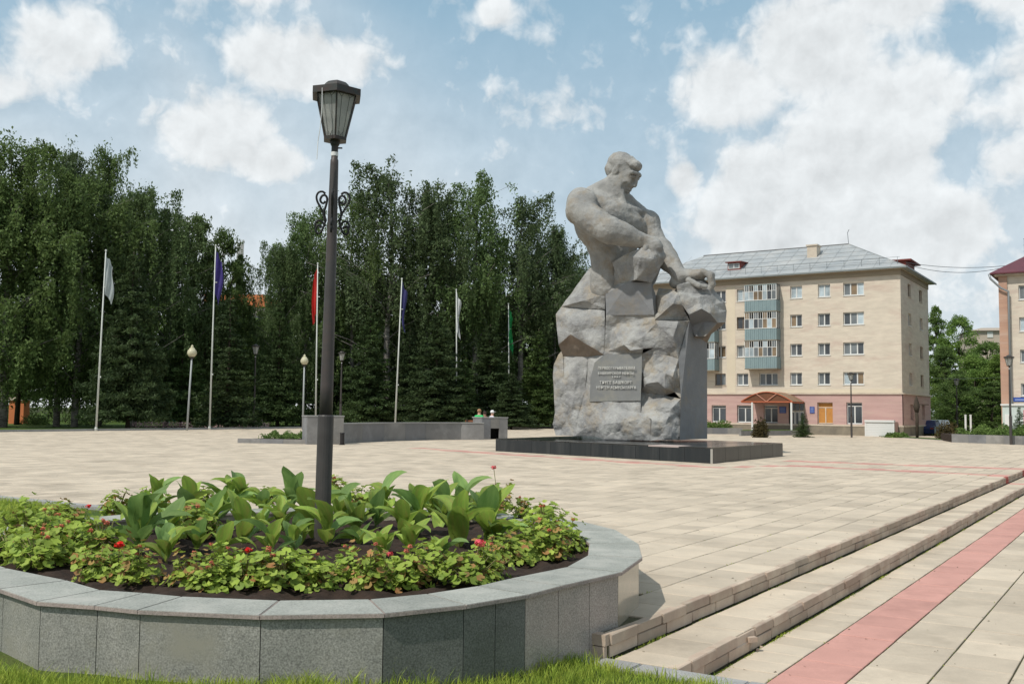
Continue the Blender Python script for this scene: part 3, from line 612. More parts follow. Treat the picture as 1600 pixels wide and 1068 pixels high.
# ================================================================ NEAR LAMP POST
def scroll_pts(k=.00632):
    P = [(8, 58), (10, 54.5), (13.5, 55.5), (15.5, 60), (13, 66), (8.5, 67.5), (5, 63), (5.5, 55), (8, 45), (9, 40), (8, 30), (6, 25)]
    Q = [(5.5, 26), (10, 38), (15, 48), (20, 57), (21.5, 65), (18.5, 71.5), (12.5, 73), (8, 70)]
    Rr = [(5.5, 30), (8, 20), (12.5, 9), (18, 6), (21, 11), (19, 18), (15, 19), (12.5, 15)]
    S2 = [(6, 18), (10, 23), (15, 27), (20, 25), (22, 19), (19.5, 13)]
    return [[(a * k, b * k) for a, b in L] for L in (P, Q, Rr, S2)]
def lantern_lamp(name, loc, zb, H=None, label='', group=None, detail=True, rz=R(-90) + .19, m=None):
    """park lamp with a six sided lantern; zb = height of the pole foot; pole axis heights are absolute from loc"""
    t = empty(name, loc); tag(t, label, 'street lamp', group)
    m = m or M_lamp; n = 20 if detail else 8
    b = MB(); b.lathe([(.078, zb), (.079, 1.90), (.073, 1.915), (.060, 1.915)], n); b.build('pole_sleeve', m, t, False)
    b = MB(); b.lathe([(.064, 1.9), (.063, 2.2), (.052, 3.6), (.041, 4.42), (.040, 4.46), (.034, 4.47), (.033, 4.5)], n); b.build('pole', m, t, True)
    b = MB(); b.lathe([(.035, 4.50), (.036, 4.505), (.036, 4.535), (.035, 4.54)], n); b.build('white_ring', M_white, t)
    b = MB(); b.lathe([(.034, 4.54), (.034, 4.60), (.045, 4.62), (.052, 4.655)], n); 
    if detail: b.cyl((.03, 0, 4.585), (.075, 0, 4.585), .008, n=8)
    b.build('collar', M_lampd, t)
    z0, z1 = 4.665, 5.16; r0, r1 = .115, .232
    def hx(r, z, k): a = math.pi / 3 * k + rz; return Vector((r * math.cos(a), r * math.sin(a), z))
    b = MB(); b.add([hx(r0 + .012, z0 - .012, k) for k in range(6)] + [hx(r0 + .014, z0 + .02, k) for k in range(6)], [tuple(range(5, -1, -1)), tuple(range(6, 12))] + [(k, (k + 1) % 6, 6 + (k + 1) % 6, 6 + k) for k in range(6)]); b.build('lantern_base', M_lampd, t)
    for k in range(6):
        b = MB(); b.tube([hx(r0, z0 + .02, k), hx(r1, z1, k)], .010, 4); b.build('lantern_bar', M_lampd, t)
        A, B, C2, D2 = hx(r0 - .006, z0 + .015, k), hx(r0 - .006, z0 + .015, k + 1), hx(r1 - .006, z1, k + 1), hx(r1 - .006, z1, k)
        inn_ = Vector((-(A + B).x, -(A + B).y, 0)).normalized() * .005
        b = MB(); b.add([A, B, C2, D2, A + inn_, B + inn_, C2 + inn_, D2 + inn_], [(0, 1, 2, 3), (7, 6, 5, 4), (0, 4, 5, 1), (1, 5, 6, 2), (2, 6, 7, 3), (3, 7, 4, 0)]); g = b.build('glass_pane', M_frost, t)
        if detail:
            out = -inn_ * .6; b = MB()
            def pt(s, q): return A.lerp(B, s).lerp(D2.lerp(C2, s), q) + out
            for L in ([(.28, 0), (.28, .12), (.28, .80), (.5, .96), (.72, .80), (.72, .12), (.72, 0)], [(.28, .12), (.5, .03), (.72, .12)], [(0, .90), (.28, .80)], [(1, .90), (.72, .80)]): b.tube([pt(*q) for q in L], .0022, 4)
            b.build('leaded_strip', M_came, g)
    b = MB()
    zz = z1 - .02; rb = .272
    ring = [(rb - .012, zz - .045), (rb, zz - .045), (rb, zz + .022), (.15, zz + .055), (.125, zz + .085), (.10, zz + .108), (.05, zz + .128), (.0, zz + .132)]
    vs = []; fs = []
    for r, z in ring:
        for k in range(6): vs.append(hx(max(r, .001), z, k))
    for q in range(len(ring) - 1):
        for k in range(6): fs.append((q * 6 + k, q * 6 + (k + 1) % 6, (q + 1) * 6 + (k + 1) % 6, (q + 1) * 6 + k))
    fs.append(tuple(range(5, -1, -1))); b.add(vs, fs); b.build('lantern_roof', M_lampd, t)
    if detail:
        for q in range(4):
            a = q * math.pi / 2 + .12; bb = MB()
            for L in scroll_pts():
                pts = []
                for i in range(len(L) - 1):
                    p0, p1, p2, p3 = L[max(i - 1, 0)], L[i], L[i + 1], L[min(i + 2, len(L) - 1)]
                    for s in (0, .25, .5, .75):
                        pts.append(tuple(.5 * ((2 * p1[c]) + (-p0[c] + p2[c]) * s + (2 * p0[c] - 5 * p1[c] + 4 * p2[c] - p3[c]) * s * s + (-p0[c] + 3 * p1[c] - 3 * p2[c] + p3[c]) * s ** 3) for c in (0, 1)))
                pts.append(L[-1]); bb.tube([((r + .028) * math.cos(a), (r + .028) * math.sin(a), 3.675 + z) for r, z in pts], .0115, 6)
            bb.build('scroll_ornament', mat('black wrought iron', (.014, .014, .014), rough=.5), t, True)
        b = MB(); k0 = hx(r1, z1 - .03, 4) * 1.0
        b.tube([Vector((-.105, -.21, 5.13)), Vector((-.10, -.215, 4.95)), Vector((-.115, -.20, 4.72)), Vector((-.135, -.18, 4.6)), Vector((-.14, -.18, 4.42))], .004, 5); b.build('loose_wire', M_white, t)
    return t
LX = G(509, 820, .66); lx = YD(510, 720, 9.8)
lantern_lamp('lamp_post', (lx.x, 9.8, 0), .62, label='tall dark brown lamp post with scrolls rising from the round flower bed')
lamp0 = [o for o in bpy.data.objects if o.name == 'lamp_post'][0]; lamp0.rotation_euler = (0, R(.60), 0); lamp0.location.x -= .035
# ================================================================ FAR LANTERN LAMPS
l2 = lantern_lamp('street_lamp', (0, 0, 0), .3, label='dark lantern lamp in front of the corner end of the long apartment block', group='dark lantern lamps along the plaza', detail=False)
def lampat(o, px, ytop, d, zbase=0):
    hor = 642 + (px - 800) * .01; ztop = HCAM + (hor - ytop) / F * d; s = (ztop - ZP) / (5.28 - .345); p = XG(px, d, 0); o.scale = (s, s, s); o.location = (p.x, p.y, ztop - 5.28 * s)
lampat(l2, 1330, 581, 71)
for px, yt, d, lb in [(1578, 554, 57, 'dark lantern lamp in front of the house at the right edge'), (1495, 591, 84, 'small dark lantern lamp against the bright trees between the two houses'), (399, 537, 83, 'dark lantern lamp among the trees right of the purple flag'), (534, 548, 84, 'dark lantern lamp among the trees right of the near lamp post')]:
    c = copy_tree(l2); lampat(c, px, yt, d); c['label'] = lb
# ================================================================ SEATING WALLS BY THE PLAZA
def gwall(pts, z0, z1, th, name, label, cat, plen=1.0, cope=True):
    """wall along ground points, faced with panels"""
    a0 = Vector(pts[0]); t = empty(name, (a0.x, a0.y, 0)); tag(t, label, cat)
    for i in range(len(pts) - 1):
        a, b = Vector(pts[i][:2]) - a0.xy, Vector(pts[i + 1][:2]) - a0.xy; L = (b - a).length; k = max(1, round(L / plen)); d = (b - a) / L; nrm = Vector((d.y, -d.x))
        for s in range(k):
            p, q = a + d * (L * s / k + .004), a + d * (L * (s + 1) / k - .004)
            bb = MB(); bb.prism([p, q, q - nrm * th, p - nrm * th], z0, z1 - (.06 if cope else 0)); bb.build('wall_panel', M_wall[(s * 7 + i * 3) % 3], t)
            if cope: bb = MB(); bb.prism([p + nrm * .03, q + nrm * .03, q - nrm * (th + .03), p - nrm * (th + .03)], z1 - .058, z1); bb.build('coping_slab', M_cope2, t)
    return t
M_wall = [mat('grey wall granite %s' % n, c, tuple(k * .8 for k in c), scale=.9, rough=.7, speck=.12, stain=tuple(k * 1.25 for k in c), stainscale=.7) for n, c in (('mid', (.215, .21, .205)), ('cool', (.185, .185, .19)), ('warm', (.23, .22, .205)))]
M_cope2 = mat('wall coping granite', (.30, .30, .29), (.25, .25, .24), scale=1, rough=.65, speck=.12)
wp = [G(530, 692.5), G(600, 689.0), G(665, 687.2), G(720, 686.6), G(756, 686.8)]
def ztop(px, py, d): return HCAM + (642 + (px - 800) * .01 - py) / F * d
gwall([tuple(p) for p in wp], ZP - .05, ztop(600, 659.6, wp[1].y), .45, 'curved_wall', 'long low curved grey granite wall between two pillars at the back of the plaza', 'wall', 1.9)
def pillar(px0, px1, pyb, pyt, dep, label, slot=False, face=None):
    a = G(px0, pyb); b = G(px1, pyb - .2); L = (b - a).length; d = (b - a).normalized(); t = empty('wall_pillar', (a.x, a.y, 0), math.atan2(d.y, d.x)); tag(t, label, 'pillar'); h = ztop(px0, pyt, a.y); k = 3; e = .004
    for s in range(k):
        w = L / k; 
        z0 = ZP - .05 if not (slot and s == 1) else ZP + .62
        bb = MB(); bb.box((w * (s + .5), .03, (z0 + h - .06) / 2), (w - 2 * e, .06, h - .06 - z0)); bb.build('wall_panel', M_wall[(s + (1 if slot else 0)) % 3], t)
    for x in (.03, L - .03): bb = MB(); bb.box((x, dep / 2 + .033, (ZP - .05 + h - .06) / 2), (.06, dep - .06, h - .06 - ZP + .05)); bb.build('side_panel', M_wall[1], t)
    bb = MB(); bb.box((L / 2, dep / 2 + .03, h - .029), (L + .06, dep + .1, .055)); bb.build('coping_slab', M_cope2, t)
    if slot: bb = MB(); bb.box((L / 2, dep * .6, ZP + .28), (L - .2, .1, .7)); bb.build('recess_shade_board', mat('painted recess shade', (.02, .02, .02), rough=1), t)  # black board standing in for the shade inside the opening
    return t
pillar(479.5, 536.5, 694, 648.5, 1.2, 'square grey granite pillar at the left end of the curved wall')
pillar(753, 793, 685.8, 651, 1.2, 'grey granite pillar with a dark opening at the right end of the curved wall', True)
p = G(534.5, 694.5); b = MB(); b.cyl((0, 0, 0), (0, 0, .52), .10, n=10); b.cyl((0, 0, .52), (0, 0, .56), .12, .10, n=10); b.cyl((0, 0, 0), (0, 0, .03), .14, n=10)
tag(b.build('bollard', mat('black bollard paint', (.02, .018, .018), rough=.5), None, False, p), 'short black bollard at the foot of the left granite pillar', 'bollard')
# low planters with greenery
def bushmesh(name, seed, n, rx, ry, h, ls, m, flat=.6):
    rng = np.random.default_rng(seed); u = rng.random((n, 3)) * 2 - 1; u[:, 2] = rng.random(n)
    r = np.sqrt(u[:, 0] ** 2 + u[:, 1] ** 2 + (u[:, 2] * .9) ** 2); u = u[r < 1.0]
    u *= (1 + .22 * np.sin(u[:, [0]] * 7 + seed) * np.cos(u[:, [1]] * 6)); P = u * np.array([rx, ry, h])
    return leafquads(name, P, rng, ls, m)
def leafquads(name, P, rng, ls, m, droop=0., aspect=.6, extra=None):
    n = len(P); a = rng.normal(size=(n, 3)); a[:, 2] -= droop; a /= np.linalg.norm(a, axis=1)[:, None]; b = rng.normal(size=(n, 3)); b -= a * (a * b).sum(1)[:, None]; b /= np.linalg.norm(b, axis=1)[:, None]
    s = ls * (.6 + .8 * rng.random((n, 1))); a *= s; b *= s * aspect
    V = np.stack([P - a * .5, P + b * .5 - a * .05, P + a * .6, P - b * .5 - a * .05], 1).reshape(-1, 3)
    me = npmesh(name, V, np.arange(n * 4).reshape(-1, 4), m); return me
def lowplanter(pts, zt, depth, label, m_leaf, rows=1, plants=True, name='low_planter', plen=1.2, hplant=.55):
    t = gwall(pts, ZP - .05, zt, .18, name, label, 'planter', plen, cope=False)
    return t
def greenrow(a, b, back, z, n, h, label, mat_, cat='plants', ls=.09, grp=None):
    """a row of leafy plants between two ground points, one stuff object"""
    rng = np.random.default_rng(int(abs(a.x * 31 + a.y * 7)) + 3); d = (b - a); perp = Vector((-d.y, d.x, 0)).normalized()
    s = rng.random(n); q = rng.random(n); hh = h * (.55 + .45 * np.sin(s * d.length * 2.1) * np.cos(q * 9 + s * 17)) ; hh = np.clip(hh, .15 * h, h)
    zz = rng.random(n) ** .7 * hh
    P = np.stack([a.x + d.x * s + perp.x * q * back, a.y + d.y * s + perp.y * q * back, z + zz], 1)
    o = link('ground_cover', leafquads('ground_cover', P, rng, ls, mat_)); tag(o, label, cat, kind='stuff')
A, B = G(371, 691.5), G(479, 693.5)
lowplanter([tuple(A), tuple(B)], ztop(380, 684.5, A.y), 2, 'low granite edged bed left of the square pillar', M_lg)
b = MB(); b.prism([(A.x, A.y + .2), (B.x, B.y + .2), (B.x + .6, B.y + 3), (A.x + .6, A.y + 3)], .2, ztop(380, 685, A.y) - .03); tag(b.build('bed_soil', M_soil), kind='structure')
greenrow(G(398, 690) + Vector((0, .6, 0)), G(479, 692) + Vector((0, .6, 0)), 1.6, ztop(380, 684.5, A.y) - .05, 2600, .42, 'light green foliage in the low bed left of the square pillar', M_lg, 'foliage')
A, B = G(1487, 690.5), G(1660, 697.0)
bk = Vector((1.6, 3.4, 0))
lowplanter([tuple(A + Vector((.3, 3.0, 0))), tuple(A), tuple(B)][1:], ztop(1490, 677.5, A.y), 2, 'grey granite raised bed in front of the right hand house', M_lg)
zt_ = ztop(1490, 677.5, A.y)
b = MB(); b.prism([(A.x + .05, A.y + .2), (B.x, B.y + .2), (B.x + 1.5, B.y + 5), (A.x + 1.5, A.y + 5)], .2, zt_ - .04); tag(b.build('bed_soil', M_soil), kind='structure')
greenrow(A + Vector((.3, .35, 0)), B + Vector((.3, .35, 0)), 3.5, zt_ - .05, 9000, .75, 'dense green foliage filling the granite raised bed at right', M_lg, 'foliage', .11)
A, B = G(1090, 677.5), G(1160, 678); lowplanter([tuple(A), tuple(B)], ztop(1120, 668, A.y), 2, 'low granite bed beside the right side of the statue plinth', M_lg)
greenrow(A + Vector((.2, .4, 0)), B + Vector((-.6, .4, 0)), 2, ztop(1120, 668, A.y) - .1, 3000, .75, 'light green plants in the low granite bed right of the statue', M_lg, 'foliage', .11)
A, B = G(1158, 680.5), G(1250, 679.5); lowplanter([tuple(A), tuple(B)], ztop(1200, 673, A.y), 2, 'low granite curb bed with grass before the entrance canopy', M_lg)
b = MB(); b.prism([(A.x, A.y + .2), (B.x, B.y + .2), (B.x + 1, B.y + 3.5), (A.x + 1, A.y + 3.5)], .2, ztop(1200, 673, A.y) + .02); tag(b.build('bed_grass', M_lawn), kind='structure')
A, B = G(1375, 681.5), G(1487, 688.5); lowplanter([tuple(A), tuple(B)], ztop(1430, 681, A.y), 2, 'low curb bed with grass between the house corner and the raised bed', M_lg)
b = MB(); b.prism([(A.x, A.y + .2), (B.x, B.y + .2), (B.x + 1.5, B.y + 5), (A.x + 1.5, A.y + 5)], .2, ztop(1430, 682, A.y) + .05); tag(b.build('bed_grass', M_lawn), kind='structure')
# ================================================================ MONUMENT
AZM = math.atan2(185, F); MO = Vector((40 * math.sin(AZM), 40 * math.cos(AZM), 0)); MY = Vector((math.sin(AZM), math.cos(AZM), 0)); MX = Vector((MY.y, -MY.x, 0))
def ML(px, py, dep):
    """point of the monument, in its own frame (x right, y away, z up)"""
    d = ray(px, py); d = Vector(d); t = (40 + dep) / d.dot(MY); w = Vector(CAMP) + d * t - MO
    return Vector((w.dot(MX), w.dot(MY), w.z))
mon = empty('monument', MO, math.atan2(MX.y, MX.x)); tag(mon, 'huge grey granite monument of a bare chested man rising from hewn rock on black plinth', 'monument')
# plinth: skewed quadrilateral of black granite
ZT = .853
C0 = Vector((6.49, 32.28, 0)); L0 = Vector((-.62, 40.6, 0)); R0 = Vector((10.46, 38.4, 0)); B0 = L0 + (R0 - C0)
def tomon(p): w = Vector((p[0], p[1], 0)) - MO; return Vector((w.dot(MX), w.dot(MY)))
q = [tomon(p) for p in (L0, C0, R0, B0)]
plb = MB(); plb.prism([q[0].lerp(q[2], .004), q[1].lerp(q[3], .004), q[2].lerp(q[0], .004), q[3].lerp(q[1], .004)], ZP - .3, ZT - .045); plinth = plb.build('plinth', M_blackS, mon)
def strip(a, b, k, nm, m, w0=0):
    for s in range(k):
        p0, p1 = a.lerp(b, s / k), a.lerp(b, (s + 1) / k); d = (p1 - p0).normalized(); nrm = Vector((d.y, -d.x)); e = d * .006
        bb = MB(); bb.prism([p0 + e + nrm * .012, p1 - e + nrm * .012, p1 - e - nrm * .02, p0 + e - nrm * .02], ZP - .02, ZT - .042); bb.build(nm, m, plinth)
strip(q[0], q[1], 10, 'plinth_panel', M_blackS); strip(q[1], q[2], 6, 'plinth_panel', M_blackS)
bb = MB(); bb.prism([q[1] + Vector((-.03, -.03)), q[1] + Vector((.04, -.02)), q[1] + Vector((.04, .03)), q[1] + Vector((-.03, .03))], ZP - .02, ZT - .04); bb.build('corner_joint', mat('pale joint mortar', (.40, .38, .34), rough=.9), plinth)
KA, KB = 8, 6
for i in range(KA):
    for j in range(KB):
        def pp(a, b_): 
            u0 = q[1].lerp(q[0], a); return u0 + (q[2] - q[1]) * b_
        e = .0015; P = [pp(i / KA + e, j / KB + e), pp((i + 1) / KA - e, j / KB + e), pp((i + 1) / KA - e, (j + 1) / KB - e), pp(i / KA + e, (j + 1) / KB - e)]
        cc = (P[0] + P[2]) / 2
        for k in range(4): P[k] = P[k] + (P[k] - (q[0] + q[2]) / 2) * .004
        bb = MB(); dz = RND.uniform(-.003, .003); bb.prism(P, ZT - .04, ZT + dz)
        m = M_black
        if i == 1 and j == 0: m = mat('pale pink replacement slab', (.42, .34, .31), (.36, .30, .28), scale=2, rough=.7)
        bb.build('top_slab', m, plinth)
tt = MB()
# ---- hewn rock, block by block: (px, py, depth offset) ; base plane runs obliquely like the real front
def base(px): return float(np.interp(px, [860, 1050, 1062, 1105, 1140], [1.3, -1.3, -1.3, 1.1, 1.8]))
def baseU(px): return float(np.interp(px, [860, 1050, 1140], [1.3, -1.2, -.5]))
BLK = {}
def blk(name, mat_, verts, faces, up=False, back=1.9, smooth_=False): BLK[name] = (mat_, verts, faces, up, back)
V0 = dict
blk('upper_left', M_rock, {1: (921, 418, .5), 2: (943, 414, .3), 3: (946, 458, -.05), 4: (945, 481, -.15), 5: (914, 469, -.30), 6: (905, 471, -.35), 7: (893, 457, .15), 8: (908, 436, .4), 9: (884, 468, .15), 10: (877, 478, .1), 11: (945, 484, .15), 12: (928, 440, .05), 13: (918, 455, -.1)},
    [(1, 2, 12, 8), (2, 3, 13, 12), (8, 12, 13, 7), (7, 13, 6), (13, 3, 4, 5, 6), (7, 6, 9), (9, 6, 5, 4, 11, 10)])
blk('left_boulder', M_rock, {1: (877, 479, .1), 2: (945, 485, .05), 3: (945, 515, -.2), 4: (925, 505, -.4), 5: (905, 491, -.4), 6: (868, 490, -.1), 7: (869, 505, -.15), 8: (872.6, 538, -.25), 9: (891, 522, -.5), 10: (911, 529, -.6), 11: (927, 543.6, -.55), 12: (944, 553, -.35), 13: (919, 557, .5), 14: (880, 556, .6), 15: (900, 508, -.62)},
    [(1, 2, 5, 6), (2, 3, 4, 5), (6, 5, 15), (6, 15, 9, 8, 7), (5, 4, 15), (15, 4, 11, 10, 9), (4, 3, 12, 11)])
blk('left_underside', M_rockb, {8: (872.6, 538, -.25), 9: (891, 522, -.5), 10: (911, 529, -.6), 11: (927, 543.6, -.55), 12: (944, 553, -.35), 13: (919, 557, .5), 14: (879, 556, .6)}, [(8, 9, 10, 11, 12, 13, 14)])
blk('left_column', M_rock, {1: (879, 546, .45), 2: (872, 554, .35), 3: (865, 570, .3), 4: (864, 587, .25), 5: (868, 621, .35), 6: (867, 645, .3), 7: (863.5, 663, .2), 8: (868, 680, .2), 9: (881, 556, .2), 10: (881, 600, .0), 11: (880, 640, .1), 12: (880, 680, .0), 13: (918, 557, .2), 14: (916, 585, .05), 15: (914, 612, .0), 16: (905, 645, -.1), 17: (898, 681, -.15), 18: (899, 600, -.15), 19: (893, 640, -.2), 20: (897, 570, -.05)},
    [(1, 9, 10, 4, 3, 2), (4, 10, 11, 6, 5), (6, 11, 12, 8, 7), (9, 13, 20), (13, 14, 18, 20), (9, 20, 18, 10), (14, 15, 18), (10, 18, 19, 11), (18, 15, 16, 19), (19, 16, 17, 12, 11)])
blk('plaque_rim', M_rock, {1: (918, 557, .3), 2: (944, 554, -.05), 3: (929, 566, -.28), 4: (923, 590, -.28), 5: (921, 627, -.28), 6: (914, 612, .1)}, [(1, 2, 3, 4, 6), (6, 4, 5)])
blk('inscription_block', M_plq, {1: (929, 566, -.3), 2: (944, 555.5, -.3), 3: (1003, 552.5, -.3), 4: (1003, 580, -.3), 5: (1001, 625, -.3), 6: (921, 627, -.3), 7: (923, 590, -.3)}, [(1, 2, 3, 4, 5, 6, 7)])
blk('lower_left_boulder', M_rock, {1: (921, 627, -.25), 2: (958, 626, -.25), 5: (959, 641, -.5), 6: (945, 662, -.75), 7: (934, 666, -.6), 8: (912, 670, -.4), 9: (898, 681, -.15), 10: (905, 645, -.05), 11: (914, 612, .1), 12: (925, 640, -.45), 13: (944, 686, -.7), 14: (930, 681, -.3)},
    [(11, 1, 12, 10), (1, 2, 5, 12), (12, 5, 6, 7), (10, 12, 7, 8), (10, 8, 9), (8, 7, 14, 9), (7, 6, 13, 14)])
blk('lower_boulder', M_rock, {2: (958, 626, -.2), 3: (1001, 626, -.2), 4: (1001, 644, -.5), 5: (959, 641, -.55), 6: (945, 662, -.75), 13: (944, 686, -.7), 15: (1017, 649, -.5), 16: (1016, 688, -.6), 17: (985, 658, -.95)},
    [(2, 3, 4, 5), (5, 4, 17, 6), (6, 17, 13), (4, 15, 17), (17, 15, 16, 13)])
blk('chest_block', M_rock, {1: (943, 414, .2), 2: (952, 412, .1), 3: (962, 425, 0), 4: (970, 435, -.05), 5: (982, 440, -.3), 11: (946, 460, -.3), 12: (957, 446, -.1)}, [(1, 2, 12, 11), (2, 3, 12), (3, 4, 5, 11, 12)])
blk('middle_block', M_rockd, {5: (982, 440, -.3), 6: (1017, 443, -.3), 7: (1012, 464, -.22), 8: (1018, 483, -.1), 9: (1022, 491, -.1), 10: (947, 491, -.25), 11: (946, 460, -.3)}, [(11, 5, 6, 7, 8, 9, 10)])
blk('middle_boulder', M_rock, {1: (947, 493, -.2), 2: (1022, 493, -.2), 3: (958, 512, .0), 4: (1020, 507, -.1), 5: (1003, 527, -.5), 6: (965, 529, -.45), 7: (1025, 505, -.1), 8: (1030, 520, .0), 9: (1029, 534, -.05), 10: (1022, 543, -.2), 11: (1005, 544, -.4), 12: (985, 547, -.6), 13: (975, 538, -.55), 14: (950, 549, -.2), 15: (945, 553, -.2), 16: (1003, 552, .0)},
    [(1, 2, 4, 3), (3, 4, 5, 6), (1, 3, 6, 14, 15), (6, 5, 11, 12, 13), (6, 13, 14), (2, 7, 5, 4), (7, 8, 9, 10, 11, 5), (15, 14, 13, 12, 11, 16)])
blk('knee_boulder', M_rock, {1: (957, 409, -.75), 2: (974, 398, -1.05), 3: (1004, 386, -1.2), 4: (1028, 380, -.55), 5: (1037, 400, -.25), 6: (1028, 425, -.1), 7: (1019, 440, -.1), 8: (995, 435, -1.1), 9: (984, 439, -.95), 10: (968, 434, -.85), 11: (961, 426, -.75), 12: (1000, 402, -1.5), 13: (1021, 404, -1.2)},
    [(1, 2, 12, 10, 11), (2, 3, 12), (3, 4, 13, 12), (4, 5, 13), (5, 6, 13), (6, 7, 8, 13), (12, 13, 8), (12, 8, 9, 10)], True, 1.6)
blk('thigh_rock', M_rockd, {1: (1017, 443, .0), 2: (1021, 457, .8), 3: (1025, 461, .6), 4: (1026, 486, .5), 5: (1022, 492, .0), 6: (1018, 483, 0), 7: (1012, 464, 0)}, [(1, 2, 3, 7), (7, 3, 4, 6), (6, 4, 5)], True)
blk('inner_boulder', M_rock, {1: (1029, 450, .9), 2: (1048, 451, .7), 3: (1058, 456, .2), 4: (1041, 461, -.05), 5: (1025, 461, .1), 6: (1042, 470, -.2), 7: (1031, 490, -.05), 8: (1025, 486, .3), 9: (1066, 476, -.05), 10: (1072, 492, -.05), 11: (1076, 499, -.15), 12: (1022, 499, -.1), 13: (1052, 474, -.4), 14: (1022, 491, .2)},
    [(1, 2, 3, 4, 5), (5, 4, 6, 7, 8), (4, 3, 13, 6), (3, 9, 13), (6, 13, 12, 7), (13, 9, 10, 11, 12), (8, 7, 12, 14)], True)
blk('below_seam', M_rock, {1: (1022, 500, -.15), 2: (1060, 501, -.3), 3: (1057, 512, -.45), 4: (1030, 509, -.25), 5: (1052, 527, -.3), 6: (1037, 543, .1), 7: (1029, 534, -.0), 8: (1078, 501, -.1), 9: (1079, 535, .5), 10: (1060, 560, .4), 11: (1045, 553, .3), 12: (1003, 553, .1), 13: (1022, 543, 0)},
    [(1, 2, 3, 4), (4, 3, 5, 6, 7), (1, 4, 7), (2, 8, 9, 10, 5, 3), (5, 10, 11, 6), (6, 11, 12, 13, 7)], True)
blk('hand_rock', M_rock, {1: (1058, 445, .0), 2: (1075, 440, 0), 3: (1095, 438, -.1), 4: (1110, 446, -.1), 5: (1110, 459, -.2), 6: (1060, 457, -.1), 7: (1066, 476, -.15), 8: (1077, 491, -.35), 9: (1096, 482, -.75), 10: (1110, 490, -.7), 11: (1115, 475, -.4), 12: (1090, 465, -.5)},
    [(1, 2, 3, 4, 5, 6), (6, 5, 12), (6, 12, 9, 8, 7), (5, 11, 10, 9, 12)], True)
blk('right_rock', M_rock, {1: (1110, 446, -.1), 2: (1119, 455, .2), 3: (1133, 472, .2), 4: (1136, 485, .2), 5: (1134, 503, .3), 6: (1121, 504, -.35), 7: (1115, 475, -.4), 8: (1110, 490, -.7), 9: (1110, 459, -.2)}, [(1, 2, 7, 9), (2, 3, 4, 7), (7, 4, 5, 6, 8)], True)
blk('hanging_facet', M_rockd, {1: (1077, 491, -.35), 2: (1096, 482, -.75), 3: (1110, 490, -.7), 4: (1121, 504, -.35), 5: (1102, 525, -.1), 6: (1086, 525, .5), 7: (1100, 502, .1), 8: (1080, 508, .5)}, [(1, 2, 7, 8), (2, 3, 4, 7), (8, 7, 5, 6), (7, 4, 5)], True)
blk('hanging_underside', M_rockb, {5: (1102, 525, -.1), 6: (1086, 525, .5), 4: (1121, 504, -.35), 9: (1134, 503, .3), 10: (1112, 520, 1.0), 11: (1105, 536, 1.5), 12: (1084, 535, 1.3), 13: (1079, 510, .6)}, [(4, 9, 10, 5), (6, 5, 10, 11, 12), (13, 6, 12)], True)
blk('right_block_upper', M_rockd, {1: (1060, 560, 0), 2: (1078, 500, .0), 3: (1105, 536, 0), 4: (1105, 621.5, 0), 5: (1064, 621.5, 0), 6: (1105, 520, 0)}, [(1, 2, 6, 3, 4, 5)])
blk('right_block_lower', M_rockd, {1: (1064, 623, 0), 2: (1105, 623, 0), 3: (1105, 685, 0), 4: (1062, 687, 0)}, [(1, 2, 3, 4)])
blk('rugged_block', M_rock, {1: (1004, 552, -.2), 2: (1022, 548, .05), 3: (1045, 553, .2), 4: (1060, 560, 0), 5: (1064, 622, 0), 6: (1054, 613, .5), 7: (1040, 618, .6), 8: (1002, 612, .45), 9: (1003, 580, -.15), 10: (1020, 572, -.1), 11: (1028, 596, -.4), 12: (1010, 599, -.25), 13: (1040, 583, -.25), 14: (1051, 588, -.25), 15: (1055, 611, -.1), 16: (1039, 606, -.35), 17: (1012, 563, .15), 18: (1032, 568, .15)},
    [(1, 2, 17), (17, 2, 10), (1, 17, 10, 9), (9, 10, 11, 12), (2, 3, 18), (2, 18, 13, 10), (10, 13, 11), (3, 4, 14, 13, 18), (13, 14, 15, 16, 11), (12, 11, 16, 7, 8), (9, 12, 8), (4, 5, 15, 14), (15, 5, 6), (16, 15, 6, 7)])
blk('lower_rugged_block', M_rock, {1: (1001, 613, .3), 2: (1040, 618, .35), 3: (1064, 623, 0), 4: (1001, 644, -.45), 5: (1018, 655, -.65), 6: (1028, 648, -.5), 7: (1050, 638, -.35), 8: (1065, 665, -.1), 9: (1062, 687, 0), 10: (1050, 687, -.2), 11: (1040, 687, -.4), 12: (1040, 662, -.55), 13: (1016, 688, -.55), 14: (1030, 630, -.2), 15: (1016, 632, .0)},
    [(1, 2, 14, 15), (1, 15, 4), (15, 14, 5, 4), (2, 3, 7, 6, 14), (14, 6, 5), (5, 6, 12, 11, 13), (6, 7, 8, 12), (8, 10, 11, 12), (7, 3, 8), (8, 9, 10)])
FS = [(i, j, (i + RF.random()) * .55, (j + RF.random()) * .48, RF.uniform(-.30, .30), RF.uniform(-.36, .26), RF.uniform(-.03, .05)) for RF in (random.Random(77),) for i in range(-10, 11) for j in range(0, 26)]
FG = {(s[0], s[1]): s[2:] for s in FS}
def facet(x, z):
    i, j = int(math.floor(x / .55)), int(math.floor(z / .48)); best = -9
    for a in (-2, -1, 0, 1, 2):
        for b_ in (-2, -1, 0, 1, 2):
            s = FG.get((i + a, j + b_))
            if s: dx, dz = x - s[0], z - s[1]; best = max(best, s[4] + s[2] * dx + s[3] * dz - .42 * (dx * dx + dz * dz))
    return max(-.1, best) - .09
